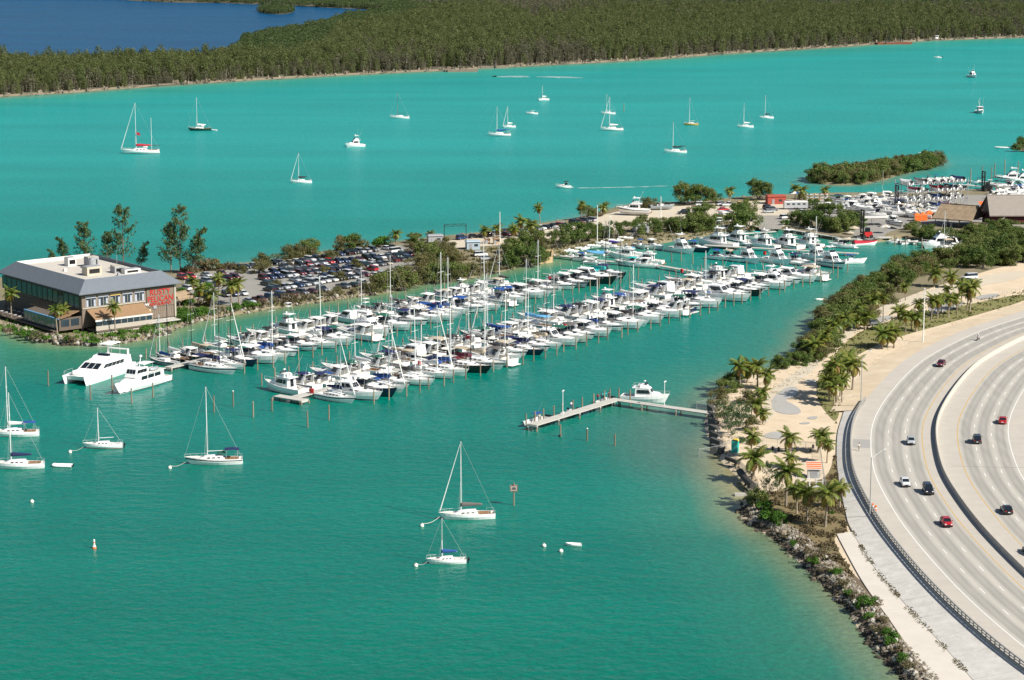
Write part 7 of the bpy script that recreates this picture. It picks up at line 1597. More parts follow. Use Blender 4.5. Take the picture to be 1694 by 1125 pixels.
K = KITS['c9']; q = FP[0] + d1 * 6 + nL * 3.4; K.make('console_boat', 'white boat with blue canopy at the outer end of the fishing pier', 'motorboat', (q.x, q.y, 0), math.atan2(-d1.y, -d1.x), None, {'canopy': cv['blue']})
q = FP[0] + d1 * 33 + nL * 3.2; KITS['c7'].make('console_boat', 'small boat with turquoise canopy beside the people on the fishing pier', 'motorboat', (q.x, q.y, 0), math.atan2(-d1.y, -d1.x), None, {'canopy': cv['turquoise']})
q = FP[0] + d1 * 18 + nL * 2.8; KITS['c6'].make('console_boat', 'small open boat halfway along the fishing pier', 'motorboat', (q.x, q.y, 0), math.atan2(-d1.y, -d1.x))

# ------------------------------------------------------------------ near shore: portable toilet, fences, shed, lamps
K = Kit(); tq = mat('turquoise plastic', (.02, .40, .37), .5); ye = mat('yellow plastic', (.65, .45, .03), .5)
cab = K.part('cabin', MB().box((0, 0, 1.1), (1.2, 1.2, 2.2)), tq); K.part('door', MB().box((.1, -.62, 1.05), (.7, .04, 1.9)), mat('turquoise door', (.03, .30, .29), .5), sub=cab); K.part('roof', MB().loft([[(x * 1.3, -.66, 2.2 + .32 * math.cos(x * 1.5 * 1.57) ** .8 if abs(x) < .5 else 2.2) for x in (-.5, -.25, 0, .25, .5)], [(x * 1.3, .66, 2.2 + .32 * math.cos(x * 1.5 * 1.57) ** .8 if abs(x) < .5 else 2.2) for x in (-.5, -.25, 0, .25, .5)]], caps=False, closed=False), ye); K.part('vent', MB().tube((.4, .4, 2.2), (.4, .4, 2.8), .06, .06, 6), whites)
K.make('portable_toilet', 'turquoise portable toilet with yellow roof on the sand', 'toilet', G(1216, 748, LZ), R(-18), None, None, (), 1.15)
linkm = bpy.data.materials.new('chain link'); linkm.use_nodes = True; nt = linkm.node_tree; N, L = nt.nodes, nt.links; b = N['Principled BSDF']; b.inputs['Base Color'].default_value = (.3, .31, .31, 1); b.inputs['Alpha'].default_value = .1
def fence(name, label, pts, z=LZ, h=1.9, step=2.6, net=True):
    P = [G(x, y, z) for x, y in pts]; o = P[0].copy(); t = thing(name, label, 'fence', o); pm_ = MB().tube((0, 0, -.8), (0, 0, h), .045, .04, 6).mesh('post', steel)
    for a, b_ in zip(P[:-1], P[1:]):
        n = max(1, int((b_ - a).length / step))
        for k in range(n): put('post', pm_, t, a.lerp(b_, k / n) - o)
        q = [a - o + Vector((0, 0, .06)), b_ - o + Vector((0, 0, .06)), b_ - o + Vector((0, 0, h - .05)), a - o + Vector((0, 0, h - .05))]
        MB().tube(q[3], q[2], .03, .03, 4).build('top_rail', steel, t)
        if net: MB().add(q, [(0, 1, 2, 3)]).build('wire_mesh', linkm, t)
    put('post', pm_, t, P[-1] - o); return t
fence('wire_fence', 'wire fence running from the beach into the shallow water', [(1122, 752), (1156, 757), (1186, 752), (1218, 737)], .1, 1.9)
fence('wire_fence', 'wire fence across the sand behind the portable toilet', [(1222, 735), (1262, 737), (1310, 741), (1356, 746), (1362, 790), (1366, 812)], LZ, 1.7)
fence('wire_fence', 'wire gate panels by the shore arm of the fishing pier', [(1140, 678), (1152, 680), (1170, 676)], .3, 2.2)
bol = MB().box((0, 0, .4), (.35, .35, .9)).mesh('bollard', mat('bollard black', (.03, .03, .03), .8))
for i, (x, y) in enumerate(((1278, 745), (1288, 746), (1300, 746), (1316, 747), (1341, 749), (1345, 742))): tag(put('bollard', bol, None, G(x, y, LZ), (0, 0, .3)), f'short dark bollard along the sand fence, {nth(i)} from left', 'bollard', 'bollards by the sand fence')
# electrical shed with an orange-and-white striped roof
K = Kit(); sh_ = K.part('wall', MB().box((0, 0, 1.0), (2.6, 1.8, 2.0)), mat('shed grey', (.5, .5, .48), .8)); K.part('door', MB().box((0, -.92, .9), (1.4, .05, 1.6)), rf_g, sub=sh_)
stw, sto = mat('stripe white', (.72, .7, .66), .6), mat('stripe orange', (.75, .15, .04), .6)
for k in range(9):
    f = lambda u: (-1.2 + 2.4 * u, 2.05 + 1.1 * u)
    ed = [0, .05, .22, .27, .46, .51, .71, .76, .94, 1]; y0, z0 = f(ed[k]); y1, z1 = f(ed[k + 1]); K.part('roof_slat', MB().add([(-1.5, y0, z0), (1.5, y0, z0), (1.5, y1 - .01, z1), (-1.5, y1 - .01, z1), (-1.5, y0, z0 - .08), (1.5, y0, z0 - .08), (1.5, y1 - .01, z1 - .08), (-1.5, y1 - .01, z1 - .08)], [(0, 1, 2, 3), (4, 7, 6, 5), (0, 4, 5, 1), (1, 5, 6, 2), (3, 2, 6, 7), (0, 3, 7, 4)]), sto if k % 2 else stw)
K.make('striped_shed', 'small grey shed with orange and white striped roof board', 'shed', G(1346, 790, LZ), R(-4))
fr = thing('pipe_frame', 'white pipe frame structure in front of the striped shed', 'frame', G(1318, 812, LZ), R(-4)); pw = MB().tube((0, 0, 0), (0, 0, 2.5), .06, .05, 6).mesh('post', whites)
for x in (0, 1.3, 2.6, 3.9, 5.2):
    for y in (0, 2.2): put('post', pw, fr, (x, y, 0))
for y in (0, 2.2): MB().tube((0, y, 2.0), (5.2, y, 2.0), .05, .05, 6).build('rail', whites, fr)
MB().box((2.6, 1.1, .3), (5, 2.4, .5)).build('plinth', conc, fr)
# roadside lamps
lk = Kit(); lk.part('pole', MB().tube((0, 0, 0), (0, 0, 11.5), .13, .08, 8), steel); ar = lk.part('arm', MB().path([(0, 0, 11.2), (1.6, 0, 11.8), (3.8, 0, 12.4)], .04, 6), steel); lk.part('lamp_head', MB().frust(3.6, 4.6, .2, .3, 12.35, 12.55, .1, .1, .03), alu, sub=ar)
lk.make('street_lamp', 'tall lamp post with inward arm beside the lower guard rail', 'lamp post', G(1439, 852, 2.6), R(45), None, None, (), .98)
lk.make('street_lamp', 'tall lamp post with arm at the start of the guard rail', 'lamp post', G(1424, 672, 1.9), R(55), None, None, (), 1.0)
lt = Kit(); lt.part('pole', MB().tube((0, 0, 0), (0, 0, 14.5), .17, .1, 8), whites); lt.part('lamp_head', MB().box((0, .3, 14.5), (.3, .7, .15)), whites)
lt.make('street_lamp', 'tallest bare light pole standing on the grass verge', 'lamp post', G(1527, 567, LZ), 0)
for i, (x, y, h, lb) in enumerate(((827, 402, .72, 'light pole on the peninsula road'), (988, 400, .85, 'light pole before the small-boat bank'), (1093, 362, .55, 'light pole by the boat on stands'), (612, 498, .0, '') )):
    if h: lt.make('light_pole', 'slim white ' + lb, 'lamp post', G(x, y, LZ), 0, None, None, (), (1, 1, h))
# stone groyne pieces and the log wall by the little beach
rockd = mat('dark wet rock', (.06, .055, .05), .8, var=.4, vscale=1.5)
def boulder(seed, m):
    r = random.Random(seed); mb = MB().ball((0, 0, 0), 1, 7, 5, .72); mb.v = [tuple(c * r.uniform(.72, 1.2) for c in v) for v in mb.v]; return mb.mesh('stone', m)
stones = [mat(f'limestone {i}', c, .9, var=.5, vscale=1.2, bump=.4, bscale=3, rand=.2) for i, c in enumerate(((.36, .325, .265), (.25, .205, .15), (.16, .125, .085), (.46, .43, .38), (.06, .05, .036)))]
STN = [[boulder(10 * j + i, m) for i in range(3)] for j, m in enumerate(stones)]
bank = thing('riprap_bank', 'bank of tumbled limestone rocks along the water below the highway', 'rock bank', G(1330, 935))
r7 = random.Random(77)
def zprof(of): return max(-.3, .5 * of) if of < 0 else .58 * of if of < 1.25 else .72 + .384 * (of - 1.25) if of < 2.5 else 1.2
def bank_points(pts, n, o0, o1):
    P = W2(pts); S = [(b_ - a).length for a, b_ in zip(P[:-1], P[1:])]; T = sum(S); out = []
    for _ in range(n):
        u = r7.random() * T; i = 0
        while u > S[i]: u -= S[i]; i += 1
        a, b_ = P[i], P[i + 1]; t = (b_ - a).normalized(); nn = Vector((-t.y, t.x)); w = r7.random(); out.append((a.lerp(b_, u / S[i]) + nn * (o0 + (o1 - o0) * w), w))
    return out
def lay(par, pts, n, o0, o1, s0, s1, zmax, wet=.3):
    lo = par.location
    for p, w in bank_points(pts, n, o0, o1):
        s = r7.uniform(s0, s1); j = 4 if w < wet and r7.random() < .75 else r7.choice((0, 0, 1, 1, 2, 3)); z = zprof(o0 + (o1 - o0) * w) + s * r7.uniform(.0, .45)
        put('stone', STN[j][r7.randrange(3)], par, (p.x - lo.x, p.y - lo.y, z), (r7.uniform(0, 6), r7.uniform(0, 6), r7.uniform(0, 6)), (s * r7.uniform(.7, 1.3), s * r7.uniform(.7, 1.2), s))
def lay_stuff(par, pts, n, o0, o1, s0, s1, zmax, wet=.3, name='small_stones'):
    lo = par.location
    for j, m in ((0, stones[0]), (1, stones[1]), (4, stones[4])):
        mb = MB(); base = STN[j][0]; BVv = [Vector(v.co) for v in base.vertices]; BF = [tuple(p.vertices) for p in base.polygons]
        for p, w in bank_points(pts, n // 3, o0, o1):
            if (j == 4) != (w < wet): continue
            s = r7.uniform(s0, s1); q = Quaternion((r7.gauss(0, 1), r7.gauss(0, 1), r7.gauss(0, 1), r7.gauss(0, 1))).normalized(); mb.add([(q @ v) * s + Vector((p.x - lo.x, p.y - lo.y, zprof(o0 + (o1 - o0) * w) + s * r7.uniform(.1, .5))) for v in BVv], BF)
        o = mb.build(name, m, par); o['kind'] = 'stuff'
BK = [(1224, 843), (1232, 862), (1258, 879), (1285, 894), (1330, 936), (1375, 981), (1407, 1013), (1439, 1064), (1471, 1097), (1497, 1128), (1520, 1160)]
lay(bank, BK, 295, -1.0, 4.0, .3, .68, 1.6, .45); lay_stuff(bank, BK, 6500, -1.2, 4.6, .15, .36, 1.6, .42)
bp_ = W2(BK); prf = ((-.4, -.25), (.2, .18), (1.25, .8), (2.5, 1.27), (4.6, 1.28), (6.0, 1.21)); rws = [[] for _ in prf]
for i_, p in enumerate(bp_):
    t_ = (bp_[min(i_ + 1, len(bp_) - 1)] - bp_[max(i_ - 1, 0)]).normalized(); n_ = Vector((-t_.y, t_.x))
    for rr, (of, zz) in zip(rws, prf): rr.append((*(p + n_ * of), zz))
struct(MB().loft(rws, caps=False, closed=False).build('bank_soil', mat('bank soil', (.17, .125, .08), .95, var=.6, vscale=.5, bump=.5, bscale=3, coords='World', col2=(.07, .055, .035))))
bank2 = thing('riprap_bank', 'band of tan boulders under the restaurant and car park shore', 'rock bank', G(200, 566))
R1 = [(-60, 533), (-20, 541), (20, 552), (60, 563), (100, 571), (160, 572), (215, 567), (262, 557), (290, 546)]; R2 = PEN_S[8:17]
lay(bank2, R1, 190, -.8, 2.8, .45, 1.0, 1.4, .2); lay(bank2, R2, 100, -.5, 2.6, .4, .9, 1.3, .15); lay_stuff(bank2, R1 + R2[1:], 1500, -1, 3, .18, .4, 1.3, .2)
bank3 = thing('riprap_bank', 'scattered rocks and rubble around the beach of the near cove', 'rock bank', G(1190, 760))
lay(bank3, [(1186, 652), (1174, 672), (1168, 694), (1171, 716), (1180, 741), (1196, 762), (1218, 785), (1236, 806), (1234, 824), (1224, 842)], 110, -.3, 2.6, .2, .55, 1.0, .3)
bank4 = thing('riprap_bank', 'pale rubble scattered along the far side of the peninsula', 'rock bank', G(700, 397))
lay(bank4, PEN_N[9:-4][::-1][::-1], 90, -1, 2.0, .3, .7, 1.1, .3)
lw = thing('seawall', 'dark broken seawall ruin at the beach corner', 'wall', G(1176, 715)); p0 = lw.location
for k in range(7):
    q = G(1177 + 1.6 * k, 680 + 11 * k, .6) - p0; MB().box((q.x, q.y, q.z + .2), (.9, 4.2, 1.9), R(12 + 3 * k)).build('wall_block', mat('wet concrete', (.09, .085, .08), .8, var=.4, vscale=1), lw)
lg = thing('log_wall', 'long dark log wall at the head of the little beach', 'log', G(1202, 760, LZ)); q = G(1222, 768, LZ) - lg.location; MB().tube((0, 0, .3), q + Vector((0, 0, .3)), .5, .45, 8).build('log', rockd, lg)
lg2 = thing('log_wall', 'dark curved rock wall below the beach palms', 'wall', G(1224, 782, LZ)); o_ = lg2.location
for a, c in (((1224, 782), (1234, 795)), ((1234, 795), (1246, 806))): MB().tube(G(*a, LZ) - o_ + Vector((0, 0, .25)), G(*c, LZ) - o_ + Vector((0, 0, .25)), .75, .7, 8).build('wall_block', rockd, lg2)
tag(MB().box((0, 0, 0), (2.6, 1.1, .5)).build('concrete_block', conc), 'pale concrete slab lying in the shallows off the point', 'slab').location = G(1226, 818, .25)
# driftwood-coloured debris along the far beach, landing of the old dock
old = thing('old_landing', 'ruined concrete landing on the far island shore', 'landing', G(780, 114)); o_ = old.location
for x0, x1, y in ((740, 790, 119), (735, 752, 118.5), (820, 840, 112.5), (790, 820, 113)):
    a, c = G(x0, y), G(x1, y - .4); m_ = (a + c) / 2 - o_; MB().box((m_.x, m_.y, .7), ((c - a).length, 4, 1.4), math.atan2(c.y - a.y, c.x - a.x)).build('quay_block', mat('old stone', (.24, .2, .15), .9, var=.5, vscale=.3), old)
for x in (761, 819): q = G(x, 118 if x < 800 else 113) - o_; MB().tube((q.x, q.y, -1), (q.x, q.y, 4.5), .6, .5, 8).build('pile', rockd, old)

# ------------------------------------------------------------------ boatyard
# rack of dry-stored boats
a, c = G(1500, 350, LZ), G(1600, 343, LZ); d = (c - a).xy; RL = d.length; ang = math.atan2(d.y, d.x)
rack = thing('boat_rack', 'tall steel storage rack holding three tiers of boats', 'rack', (a.x, a.y, LZ), ang); nb = 4; bay = RL / nb
rackm = mat('rack steel', (.33, .34, .36), .5, .3)
colm = MB().box((0, 0, 5.6), (.2, .2, 11.2)).mesh('column', rackm); bem = MB().box((0, 0, 0), (.2, 8.0, .25)).mesh('beam', rackm); lon = MB().box((RL / 2, 0, 0), (RL, .16, .22)).mesh('rail', rackm)
for i in range(nb + 1):
    for y in (0, 4, 8): put('column', colm, rack, (bay * i, y, 0))
    for z in (3.4, 6.6, 9.6): put('beam', bem, rack, (bay * i, 4, z))
for z in (3.4, 6.6, 9.6):
    for y in (.8, 7.2): put('rail', lon, rack, (0, y, z + .2))
CM = Matrix.Rotation(ang, 3, 'Z'); r8 = random.Random(88); lv = ['ground tier', 'second tier', 'third tier', 'top tier']
for t, z in enumerate((.5, 3.75, 6.95, 9.95)):
    for i in range(2 * nb):
        if r8.random() < .06: continue
        code = r8.choice(['c7', 'v7', 'v7', 'c6', 'v7', 'c7', 'c6']); col_ = r8.choice(['blue', 'red', 'navy', 'red', 'purple', 'light blue', 'grey', 'white', 'maroon'])
        p = a + CM @ Vector((bay * (i + .5) / 2, 4.2 + r8.uniform(-.4, .4), 0)); sk_ = ('canopy', 'canopy_post', 'fishing_rod') if t < 3 else ()
        KITS[code].make('stored_boat', f'white stored motorboat with {col_} canvas, {nth(i)} from left on the rack {lv[t]}' if code != 'c6' else f'white open motorboat, {nth(i)} from left on the rack {lv[t]}', 'motorboat', (p.x, p.y, LZ + z), ang + math.pi / 2 + r8.uniform(-.03, .03), 'boats stored in the rack', {'canopy': cv[col_], 'boat_cover': cv[col_], 'hull': gel}, sk_, 1.08)
# boats on the ground
GB = [(1395, 338, 'e8'), (1408, 337, 'c8'), (1420, 335, 'e8'), (1434, 333, 'e9o'), (1448, 333, 'e8'), (1462, 334, 'c8'), (1476, 332, 'e10'), (1490, 333, 'c8'), (1400, 347, 'c9'), (1418, 348, 'e10'), (1440, 350, 'e9o'), (1460, 352, 'c9'), (1482, 352, 'e10'), (1500, 356, 'e9o'), (1520, 358, 'c8'), (1538, 352, 'c7'), (1552, 350, 'e8'), (1390, 330, 'v7'), (1386, 342, 'c7'), (1570, 346, 'c7'), (1585, 350, 'c7'), (1380, 336, 'e8'), (1402, 342, 'c8'), (1428, 342, 'e8'), (1452, 342, 'e9o'), (1472, 342, 'c8'), (1492, 345, 'e8'), (1510, 350, 'c8'), (1378, 350, 'e8'), (1372, 344, 'v7'), (1560, 356, 'c7'), (1445, 358, 'e8')]
GB.sort()
for i, (x, y, cd) in enumerate(GB): boat(cd, G(x, y, LZ + .75), R(r8.choice([150, 160, 170, -20, -10])), f'{nth(i)} from left propped in the boatyard', 'boats propped in the boatyard', r8, wh, scale=1.15)
cst = MB().box((0, 0, .35), (.3, 1.6, .7)).mesh('boat_stand', wood_m)
for i, (x, y, cd) in enumerate(GB):
    p = G(x, y, LZ); tag(put('boat_stand', cst, None, p, (0, 0, R(160))), f'low timber cradle under a boatyard boat, {nth(i)} from left', 'stand', 'timber cradles')
GBR = [(1655, 318, 'c8'), (1668, 322, 'c9'), (1680, 320, 'e8'), (1692, 318, 'e10'), (1660, 330, 'c7'), (1676, 332, 'c8'), (1690, 330, 'c8'), (1648, 309, 'c7'), (1662, 312, 'e10'), (1676, 311, 'c9'), (1690, 311, 'e8'), (1684, 324, 'c9'), (1650, 326, 'c8')]
GBR.sort()
for i, (x, y, cd) in enumerate(GBR): boat(cd, G(x, y, LZ + .75), R(r8.choice([160, 20, 190])), f'{nth(i)} from left on right yard blocks', 'boats at the right yard edge', r8, wh)
for i, (x, y, cd, h) in enumerate(sorted(((1672, 300, 'f12', 185), (1690, 303, 'f10', 190), (1618, 304, 'c8', 175), (1636, 307, 'c7', 180), (1600, 309, 'c6', 170)))): boat(cd, G(x, y), R(h), f'{nth(i)} from left at outer yard docks', 'boats at the outer yard docks', r8, wh)
for i, ((x0, y0), (x1, y1)) in enumerate((((1604, 303), (1680, 309)), ((1646, 294), (1690, 298)), ((1598, 310), (1640, 314)))): pier('yard_dock', f'narrow dock outside the boatyard, {["middle", "farthest", "nearest"][i]} of three', G(x0, y0).xy, G(x1, y1).xy, 1.6, 1.0)
for i, (x, y) in enumerate(sorted(((1605, 304), (1624, 298), (1645, 293), (1662, 287), (1640, 300), (1460, 306), (1684, 290)))): pile(G(x, y), f'dark pile at the outer yard docks, {nth(i)} from left', 'piles of the outer yard docks', 1.2, pile_tall)
# kayaks and small boats on the bank, jet skis
bankb = [(940 + 9 * k, 416 - 2.2 * k + 3 * (k % 2)) for k in range(13)]
for i, (x, y) in enumerate(bankb):
    Kd = KITS['c6'] if i % 3 == 0 else None
    if Kd: Kd.make('skiff', f'small white skiff drawn up on the bank, {nth(i)} from the wall', 'boat', G(x, y, LZ + .3), R(rng.uniform(200, 240)), 'small boats on the bank', None, ('outboard_motor',), .75)
    else: dinghy(3.6, False, False).make('skiff', f'small white dinghy drawn up on the bank, {nth(i)} from the wall', 'dinghy', G(x, y, LZ + .1), R(rng.uniform(200, 240)), 'small boats on the bank')
for i, (x, y, cd, c_) in enumerate(sorted(((948, 427, 'c6', 'blue'), (968, 424, 'c7', 'white'), (985, 422, 'v7', 'light blue'), (1002, 420, 'c7', 'white'), (1022, 424, 'c8', 'white'), (1035, 428, 'f11', 'tan'), (1050, 424, 'e8', 'light blue'), (968, 433, 'e8', 'blue'), (985, 438, 'c8', 'white'), (1040, 440, 'e10', 'turquoise'), (1058, 442, 'e11', 'white'), (1012, 412, 's9', 'purple'), (1070, 436, 'f11', 'tan')))):
    boat(cd, G(x, y), R(rng.choice([-35, -30, 150, 160])), f'{nth(i)} from left around shore walkway', 'boats around the shore walkway', r8, wh, c_)
shw = thing('shore_wall', 'tan retaining wall at the root of the shore walkway', 'wall', G(888, 436)); o_ = shw.location
for a_, c_ in (((884, 438), (913, 434)), ((913, 434), (914, 422)), ((914, 422), (890, 424))):
    p, q = G(*a_) - o_, G(*c_) - o_; m_ = (p + q) / 2; MB().box((m_.x, m_.y, .8), ((q - p).length + .4, .5, 2.2), math.atan2(q.y - p.y, q.x - p.x)).build('wall_panel', mat('tan wall', (.50, .36, .2), .85, var=.3, vscale=.6), shw)
# boats on trailers and stands in the gravel lot
boat('f12', G(1048, 352, LZ + 1.0), R(172), 'propped on stands in the gravel lot', None, r8, wh); boat('c9', G(1096, 344, LZ + .8), R(8), 'grey, on a trailer beside the channel' if False else 'on a trailer beside the channel', None, r8, gy)
for i, (x, y) in enumerate(((1040, 354), (1056, 352), (1096, 345))): tag(put('boat_stand', cst, None, G(x, y, LZ), (0, 0, R(170))), f'timber cradle in the gravel lot, {nth(i)} from left', 'stand', 'timber cradles in the gravel lot')
# huts, trailer, kiosk
def block(name, label, px, py, L_, W, Hh, rz, wm_, rm_, cat='building', over=.3, z=LZ):
    p = G(px, py, z); t = thing(name, label, cat, p, R(rz)); w = MB().box((0, 0, Hh / 2), (L_, W, Hh)).build('wall', wm_, t); MB().frust(-L_ / 2 - over, L_ / 2 + over, W + 2 * over, W + 2 * over, Hh, Hh + .35, .4, .4, .4).build('roof', rm_, t)
    MB().box((-L_ * .2, -W / 2 - .03, 1.0), (.9, .06, 2.0)).build('door', rf_g, t); MB().box((L_ * .2, -W / 2 - .03, 1.5), (1.2, .06, .8)).build('window', glass_b, t); return t
bluem = mat('pale blue wall', (.36, .44, .50), .8); kred = mat('kiosk red', (.36, .07, .045), .8); wwl = mat('white wall', (.70, .69, .66), .8)
block('utility_hut', 'pale blue utility hut among the peninsula bushes', 782, 412, 4.5, 3, 2.6, 12, bluem, bluem); block('utility_hut', 'grey hut behind the bushes right of the car park', 720, 402, 5, 3, 2.6, 10, rf_g, rf_g)
block('restroom_hut', 'white restroom hut beside the shore trees', 1200, 364, 4, 4, 3, 20, wwl, wwl); block('kiosk', 'red-brown kiosk near the boatyard', 1283, 337, 7, 4, 3, 8, kred, kred)
block('orange_box', 'small tan crate by the light pole', 806, 403, 1.6, 1.4, 1.6, 10, mat('tan box', (.55, .36, .2), .8), roof_b, 'crate'); block('orange_box', 'larger tan crate right of the light pole', 821, 404, 2.0, 1.6, 1.8, 10, mat('tan box', (.55, .36, .2), .8), roof_b, 'crate')
block('storage_shed', 'white-roofed storage shelter behind the ramp trees', 930, 388, 5, 4, 2.6, 20, wwl, roof_w); block('storage_shed', 'grey shed among the trees behind the bank', 1060, 384, 5, 3.5, 2.6, 15, rf_g, rf_g)
K = Kit(); vb = K.part('body', MB().box((0, 0, 1.7), (9, 2.5, 2.3)), mat('trailer silver', (.6, .61, .62), .35, .4)); K.part('roof', MB().frust(-4.5, 4.5, 2.5, 2.5, 2.85, 3.05, .2, .2, .2), roof_w)
for x in (-3, -1, 1, 3): K.part('window', MB().box((x, -1.27, 2.1), (1.1, .05, .6)), glass_b, sub=vb)
for x in (-.6, .4):
    for s in (1, -1): K.part('wheel', MB().tube((x, s * 1.15, .4), (x, s * 1.3, .4), .4, .4, 10), rubber)
K.make('camper_trailer', 'long white camper trailer beside the red kiosk', 'trailer', G(1316, 346, LZ), R(5))
def umbrella(px, py, label, m1, m2, s=1.0):
    t = thing('umbrella', label, 'umbrella', G(px, py, LZ), rng.uniform(0, 1), None, s); MB().tube((0, 0, 0), (0, 0, 2.6), .05, .05, 6).build('pole', steel, t)
    for k in range(8):
        a0, a1 = 2 * math.pi * k / 8, 2 * math.pi * (k + 1) / 8; MB().add([(0, 0, 3.1), (2.0 * math.cos(a0), 2.0 * math.sin(a0), 2.3), (2.0 * math.cos(a1), 2.0 * math.sin(a1), 2.3)], [(0, 1, 2)]).build('canopy_panel', m1 if k % 2 else m2, t)
umbrella(1317, 334, 'blue and white striped umbrella beside the kiosk', cv['blue'], cv['white'], 1.5); umbrella(1413, 388, 'tan umbrella near the travel lift', cv['tan'], cv['tan']); umbrella(1464, 386, 'cream umbrella on the yard deck', cv['tan'], cv['white']); umbrella(1406, 394, 'small tan umbrella at the yard dock', cv['tan'], cv['tan'], .8)
# kayak rack
kr = thing('kayak_rack', 'white rack stacked with coloured kayaks behind the palm', 'rack', G(1335, 340, LZ), R(6))
for i in range(4): MB().tube((i * 2.6, 0, 0), (i * 2.6, 0, 4.6), .08, .08, 6).build('post', whites, kr); 
for j in range(4): MB().box((3.9, 0, .9 + 1.1 * j), (8, .9, .08)).build('shelf', whites, kr)
kcol = [cv['navy'], cv['blue'], sto, ye, cv['black'], gel, tq]
for j in range(4):
    for i in range(4):
        m_ = r8.choice(kcol); K = Kit(); K.part('hull', MB().loft([[(-1.4 + 2.8 * u, w * .35 * math.cos(a_), .25 + .2 * math.sin(a_)) for a_ in [2 * math.pi * q / 8 for q in range(8)]] for u, w in ((0, .1), (.25, .8), (.5, 1), (.75, .8), (1, .1))]), m_, True); K.part('cockpit', MB().box((0, 0, .44), (.8, .4, .05)), rubber)
        p = G(1335, 340, LZ); K.make('kayak', f'kayak, {nth(i)} from left on shelf {["one", "two", "three", "four"][j]} of the white rack', 'kayak', (p.x + 1.0 + 2.0 * i, p.y + .1 + .2 * i, LZ + .95 + 1.1 * j), R(80), 'kayaks on the rack', None, (), .8)
# forklift towers
def lift(px, py, label, h, red=False):
    t = thing('boat_forklift', label, 'forklift', G(px, py, LZ + .05), R(200)); MB().frust(-2.6, .6, 2.4, 2.4, .6, 2.2, .2, .1, .1).build('chassis', redm if red else blackh, t); MB().frust(-1.8, -.4, 1.6, 1.6, 2.2, 3.6, .1, .2, .1).build('cab', glass, t)
    for s in (1, -1): MB().box((1.0, s * .9, h / 2), (.45, .4, h)).build('mast_rail', blackh, t)
    for k in range(4): MB().box((1.0, 0, 1 + k * (h - 1.2) / 3), (.3, 1.6, .3)).build('mast_cross', blackh, t)
    for s in (1, -1): MB().box((2.8, s * .6, .8), (3.6, .25, .15)).build('fork', blackh, t)
    for x in (-2, .6):
        for s in (1, -1): MB().tube((x, s * 1.1, .65), (x, s * 1.45, .65), .65, .65, 10).build('wheel', rubber, t)
lift(1430, 394, 'red boat forklift with tall black mast at the yard dock', 10, True); lift(1487, 343, 'black boat forklift mast left of the rack', 8.5); lift(1630, 316, 'black forklift mast at the outer yard docks', 8)
# yard deck, ramp shelter, tents
ydk = pier('yard_dock', 'timber-edged yard dock beneath the forklift', G(1384, 401).xy, G(1474, 398).xy, 3.0, 1.25); pier('yard_dock', 'low dock below the thatched roof', G(1474, 402).xy, G(1560, 409).xy, 1.8, 1.1); pier('yard_dock', 'dock along the right side of the boat ramp', G(1300, 384).xy, G(1392, 399).xy, 1.4, 1.2)
ystr = mat('ramp rail white', (.6, .6, .58), .6); pier('ramp_dock', 'short pale dock left of the boat ramp', G(1195, 393).xy, G(1283, 387).xy, 1.5, 1.0)
sl = thing('yard_shelter', 'flat white-roofed shelter beside the yard deck', 'shelter', G(1420, 374, LZ), R(3)); MB().box((5.5, 2, 2.9), (12, 5, .2)).build('roof', roof_w, sl)
for x in (0, 5.5, 11):
    for y in (0, 4): MB().tube((x, y, 0), (x, y, 2.8), .08, .08, 6).build('post', steel, sl)
orange = mat('orange tent', (.80, .16, .02), .7)
for i, (x, y) in enumerate(((1517, 366), (1527, 365), (1537, 362))):
    t = thing('orange_tent', f'bright orange market tent beside the thatched roof, {ORD[i]} from left', 'tent', G(x, y, LZ), R(5), 'orange tents'); MB().loft([[(-1.3, -1.3, 2.3), (1.3, -1.3, 2.3), (1.3, 1.3, 2.3), (-1.3, 1.3, 2.3)], [(-.1, -.1, 3.1), (.1, -.1, 3.1), (.1, .1, 3.1), (-.1, .1, 3.1)]]).build('canopy', orange, t)
    for sx in (-1.2, 1.2):
        for sy in (-1.2, 1.2): MB().tube((sx, sy, 0), (sx, sy, 2.3), .04, .04, 5).build('pole', steel, t)
    MB().box((0, -1.2, 1.2), (2.4, .05, 2.0)).build('side_curtain', orange, t)
hut('thatched_hall', 'large thatched-roof bar above the mangroves', G(1546, 374, LZ).xy, G(1606, 379, LZ).xy, 12, 4.2, 8.8); hut('thatched_hut', 'small thatched hut at the right end of the bar', G(1606, 384, LZ).xy, G(1628, 386, LZ).xy, 5, 2.8, 4.4)
maroon = mat('maroon wall', (.13, .025, .03), .8, var=.3, vscale=.5); shing = mat('brown grey shingle', (.30, .265, .23), .9, var=.35, vscale=.8, bump=.4, bscale=5)
hut('red_hall', 'dark red building with big grey shingle roof at the right edge', G(1640, 382, LZ).xy, G(1720, 382, LZ).xy, 17, 6.8, 12.8, 1.0, True, 'building', shing, maroon)
hut('red_annex', 'lower dark red wing before the red building', G(1680, 396, LZ).xy, G(1730, 396, LZ).xy, 9, 3.2, 5.6, .8, True, 'building', shing, maroon)
sa = thing('shade_sail', 'white triangular shade sail beside the red building', 'shade', G(1646, 385, LZ)); MB().add([(-3.5, -1, 1.2), (3.2, 0, 5.6), (.6, 2, .9), (.2, .4, 1.6)], [(0, 3, 1), (3, 2, 1), (0, 2, 3)]).build('cloth', cv['white'], sa); MB().tube((3.2, 0, 0), (3.2, 0, 5.7), .07, .07, 6).build('pole', steel, sa)
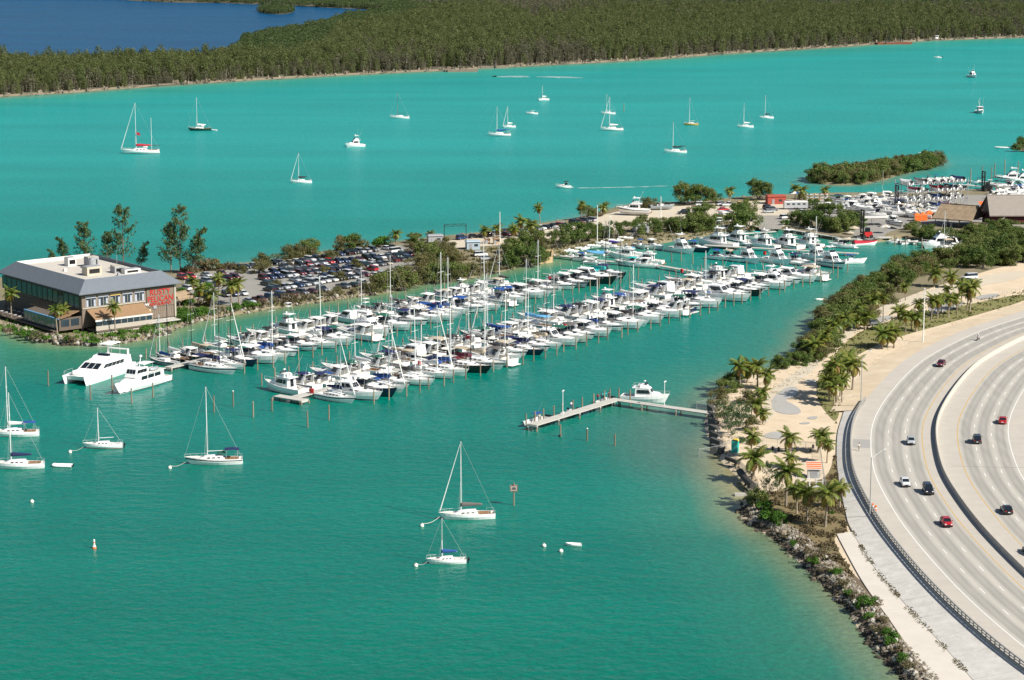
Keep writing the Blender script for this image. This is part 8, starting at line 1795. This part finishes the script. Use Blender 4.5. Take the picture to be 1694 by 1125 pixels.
for i, (x, y, m_, lb) in enumerate(((1630, 348, sto, 'orange awning at the left wall of the red building'), (1632, 364, signred, 'red awning at the left wall of the red building'))):
    t = thing('awning', lb, 'awning', G(x, y, LZ), R(4)); MB().add([(-2.5, -1.4, 2.3), (2.5, -1.4, 2.3), (2.5, 1.4, 3.2), (-2.5, 1.4, 3.2)], [(0, 1, 2, 3)]).build('cloth', m_, t)
    for sx in (-2.3, 2.3): MB().tube((sx, -1.3, 0), (sx, -1.3, 2.3), .05, .05, 5).build('post', steel, t)
for i, (x, y) in enumerate(((1444, 378), (1456, 376), (1470, 374))): pass
boat('e10', G(1482, 372, LZ + 1.2), R(-70), 'on blocks facing the yard deck', None, r8, wh, 'white')
fence('yard_fence', 'dark picket fence at the edge of the yard paving', [(1592, 348), (1642, 344)], LZ, 2.2, 1.2, False)
fence('wood_fence', 'low rail fence between the sand lot and the road verge', [(1484, 531), (1540, 519), (1600, 502), (1694, 480)], LZ, 1.0, 2.4, False)
fence('wood_fence', 'low rail fence in front of the palm clump by the lamp', [(1380, 664), (1412, 660)], LZ, 1.0, 2.4, False)
# overhead gantry sign on the peninsula road
gt = thing('gantry', 'thin dark truss gantry over the peninsula road', 'gantry', G(735, 398, LZ), R(8)); 
for x in (0, 7.5): MB().tube((x, 0, 0), (x, 0, 5.6), .12, .12, 6).build('leg', blacks, gt)
for z in (4.9, 5.6): MB().tube((0, 0, z), (7.5, 0, z), .07, .07, 5).build('chord', blacks, gt)
for k in range(6): MB().tube((1.25 * k, 0, 4.9 + .7 * (k % 2)), (1.25 * (k + 1), 0, 4.9 + .7 * ((k + 1) % 2)), .05, .05, 4).build('brace', blacks, gt)
# construction marks on the shoulder by the lamp
for i, (x, y) in enumerate(((1443, 836), (1449, 841))):
    t = thing('traffic_barrel', f'orange and white traffic marker on the shoulder, {["left", "right"][i]} one', 'marker', rp(*rs_at(x, y, 3)), 0); MB().tube((0, 0, 0), (0, 0, 1.0), .28, .22, 8).build('body', sto, t); MB().tube((0, 0, .35), (0, 0, .6), .265, .25, 8).build('band', stw, t)

for i, (x, y, kd, s_) in enumerate(sorted(((1366, 350, 'tree', .8), (1345, 345, 'mangrove', .8), (1300, 372, 'bush', .9), (1430, 366, 'bush', .8), (1500, 380, 'mangrove', .7), (1512, 378, 'mangrove', .7), (1536, 386, 'mangrove', .8), (1640, 396, 'tree', .9), (1660, 398, 'tree', 1.0), (1686, 402, 'tree', 1.0), (1624, 392, 'mangrove', .8)))):
    plant(kd, x, y, s_, f'{dict(tree="open-crowned tree", mangrove="round green mangrove", bush="low bright bush")[kd]} among the yard buildings, {nth(i)} from left', 'trees among the yard buildings')
for i, (x, y, kd, s_) in enumerate(((1300, 888, 'scrub', .5), (1312, 902, 'bush', .4), (1336, 915, 'scrub', .6), (1362, 945, 'scrub', .6), (1392, 970, 'scrub', .6), (1404, 985, 'bush', .45), (1418, 990, 'scrub', .6), (1436, 1022, 'bush', .5), (1452, 1044, 'scrub', .6), (1466, 1050, 'bush', .5), (1490, 1092, 'bush', .5), (1502, 1105, 'scrub', .6))):
    plant(kd, x, y, s_, f'{dict(scrub="small dry bush", bush="small green bush")[kd]} wedged in the rock bank, {nth(i)} going down', 'small bushes in the rock bank')
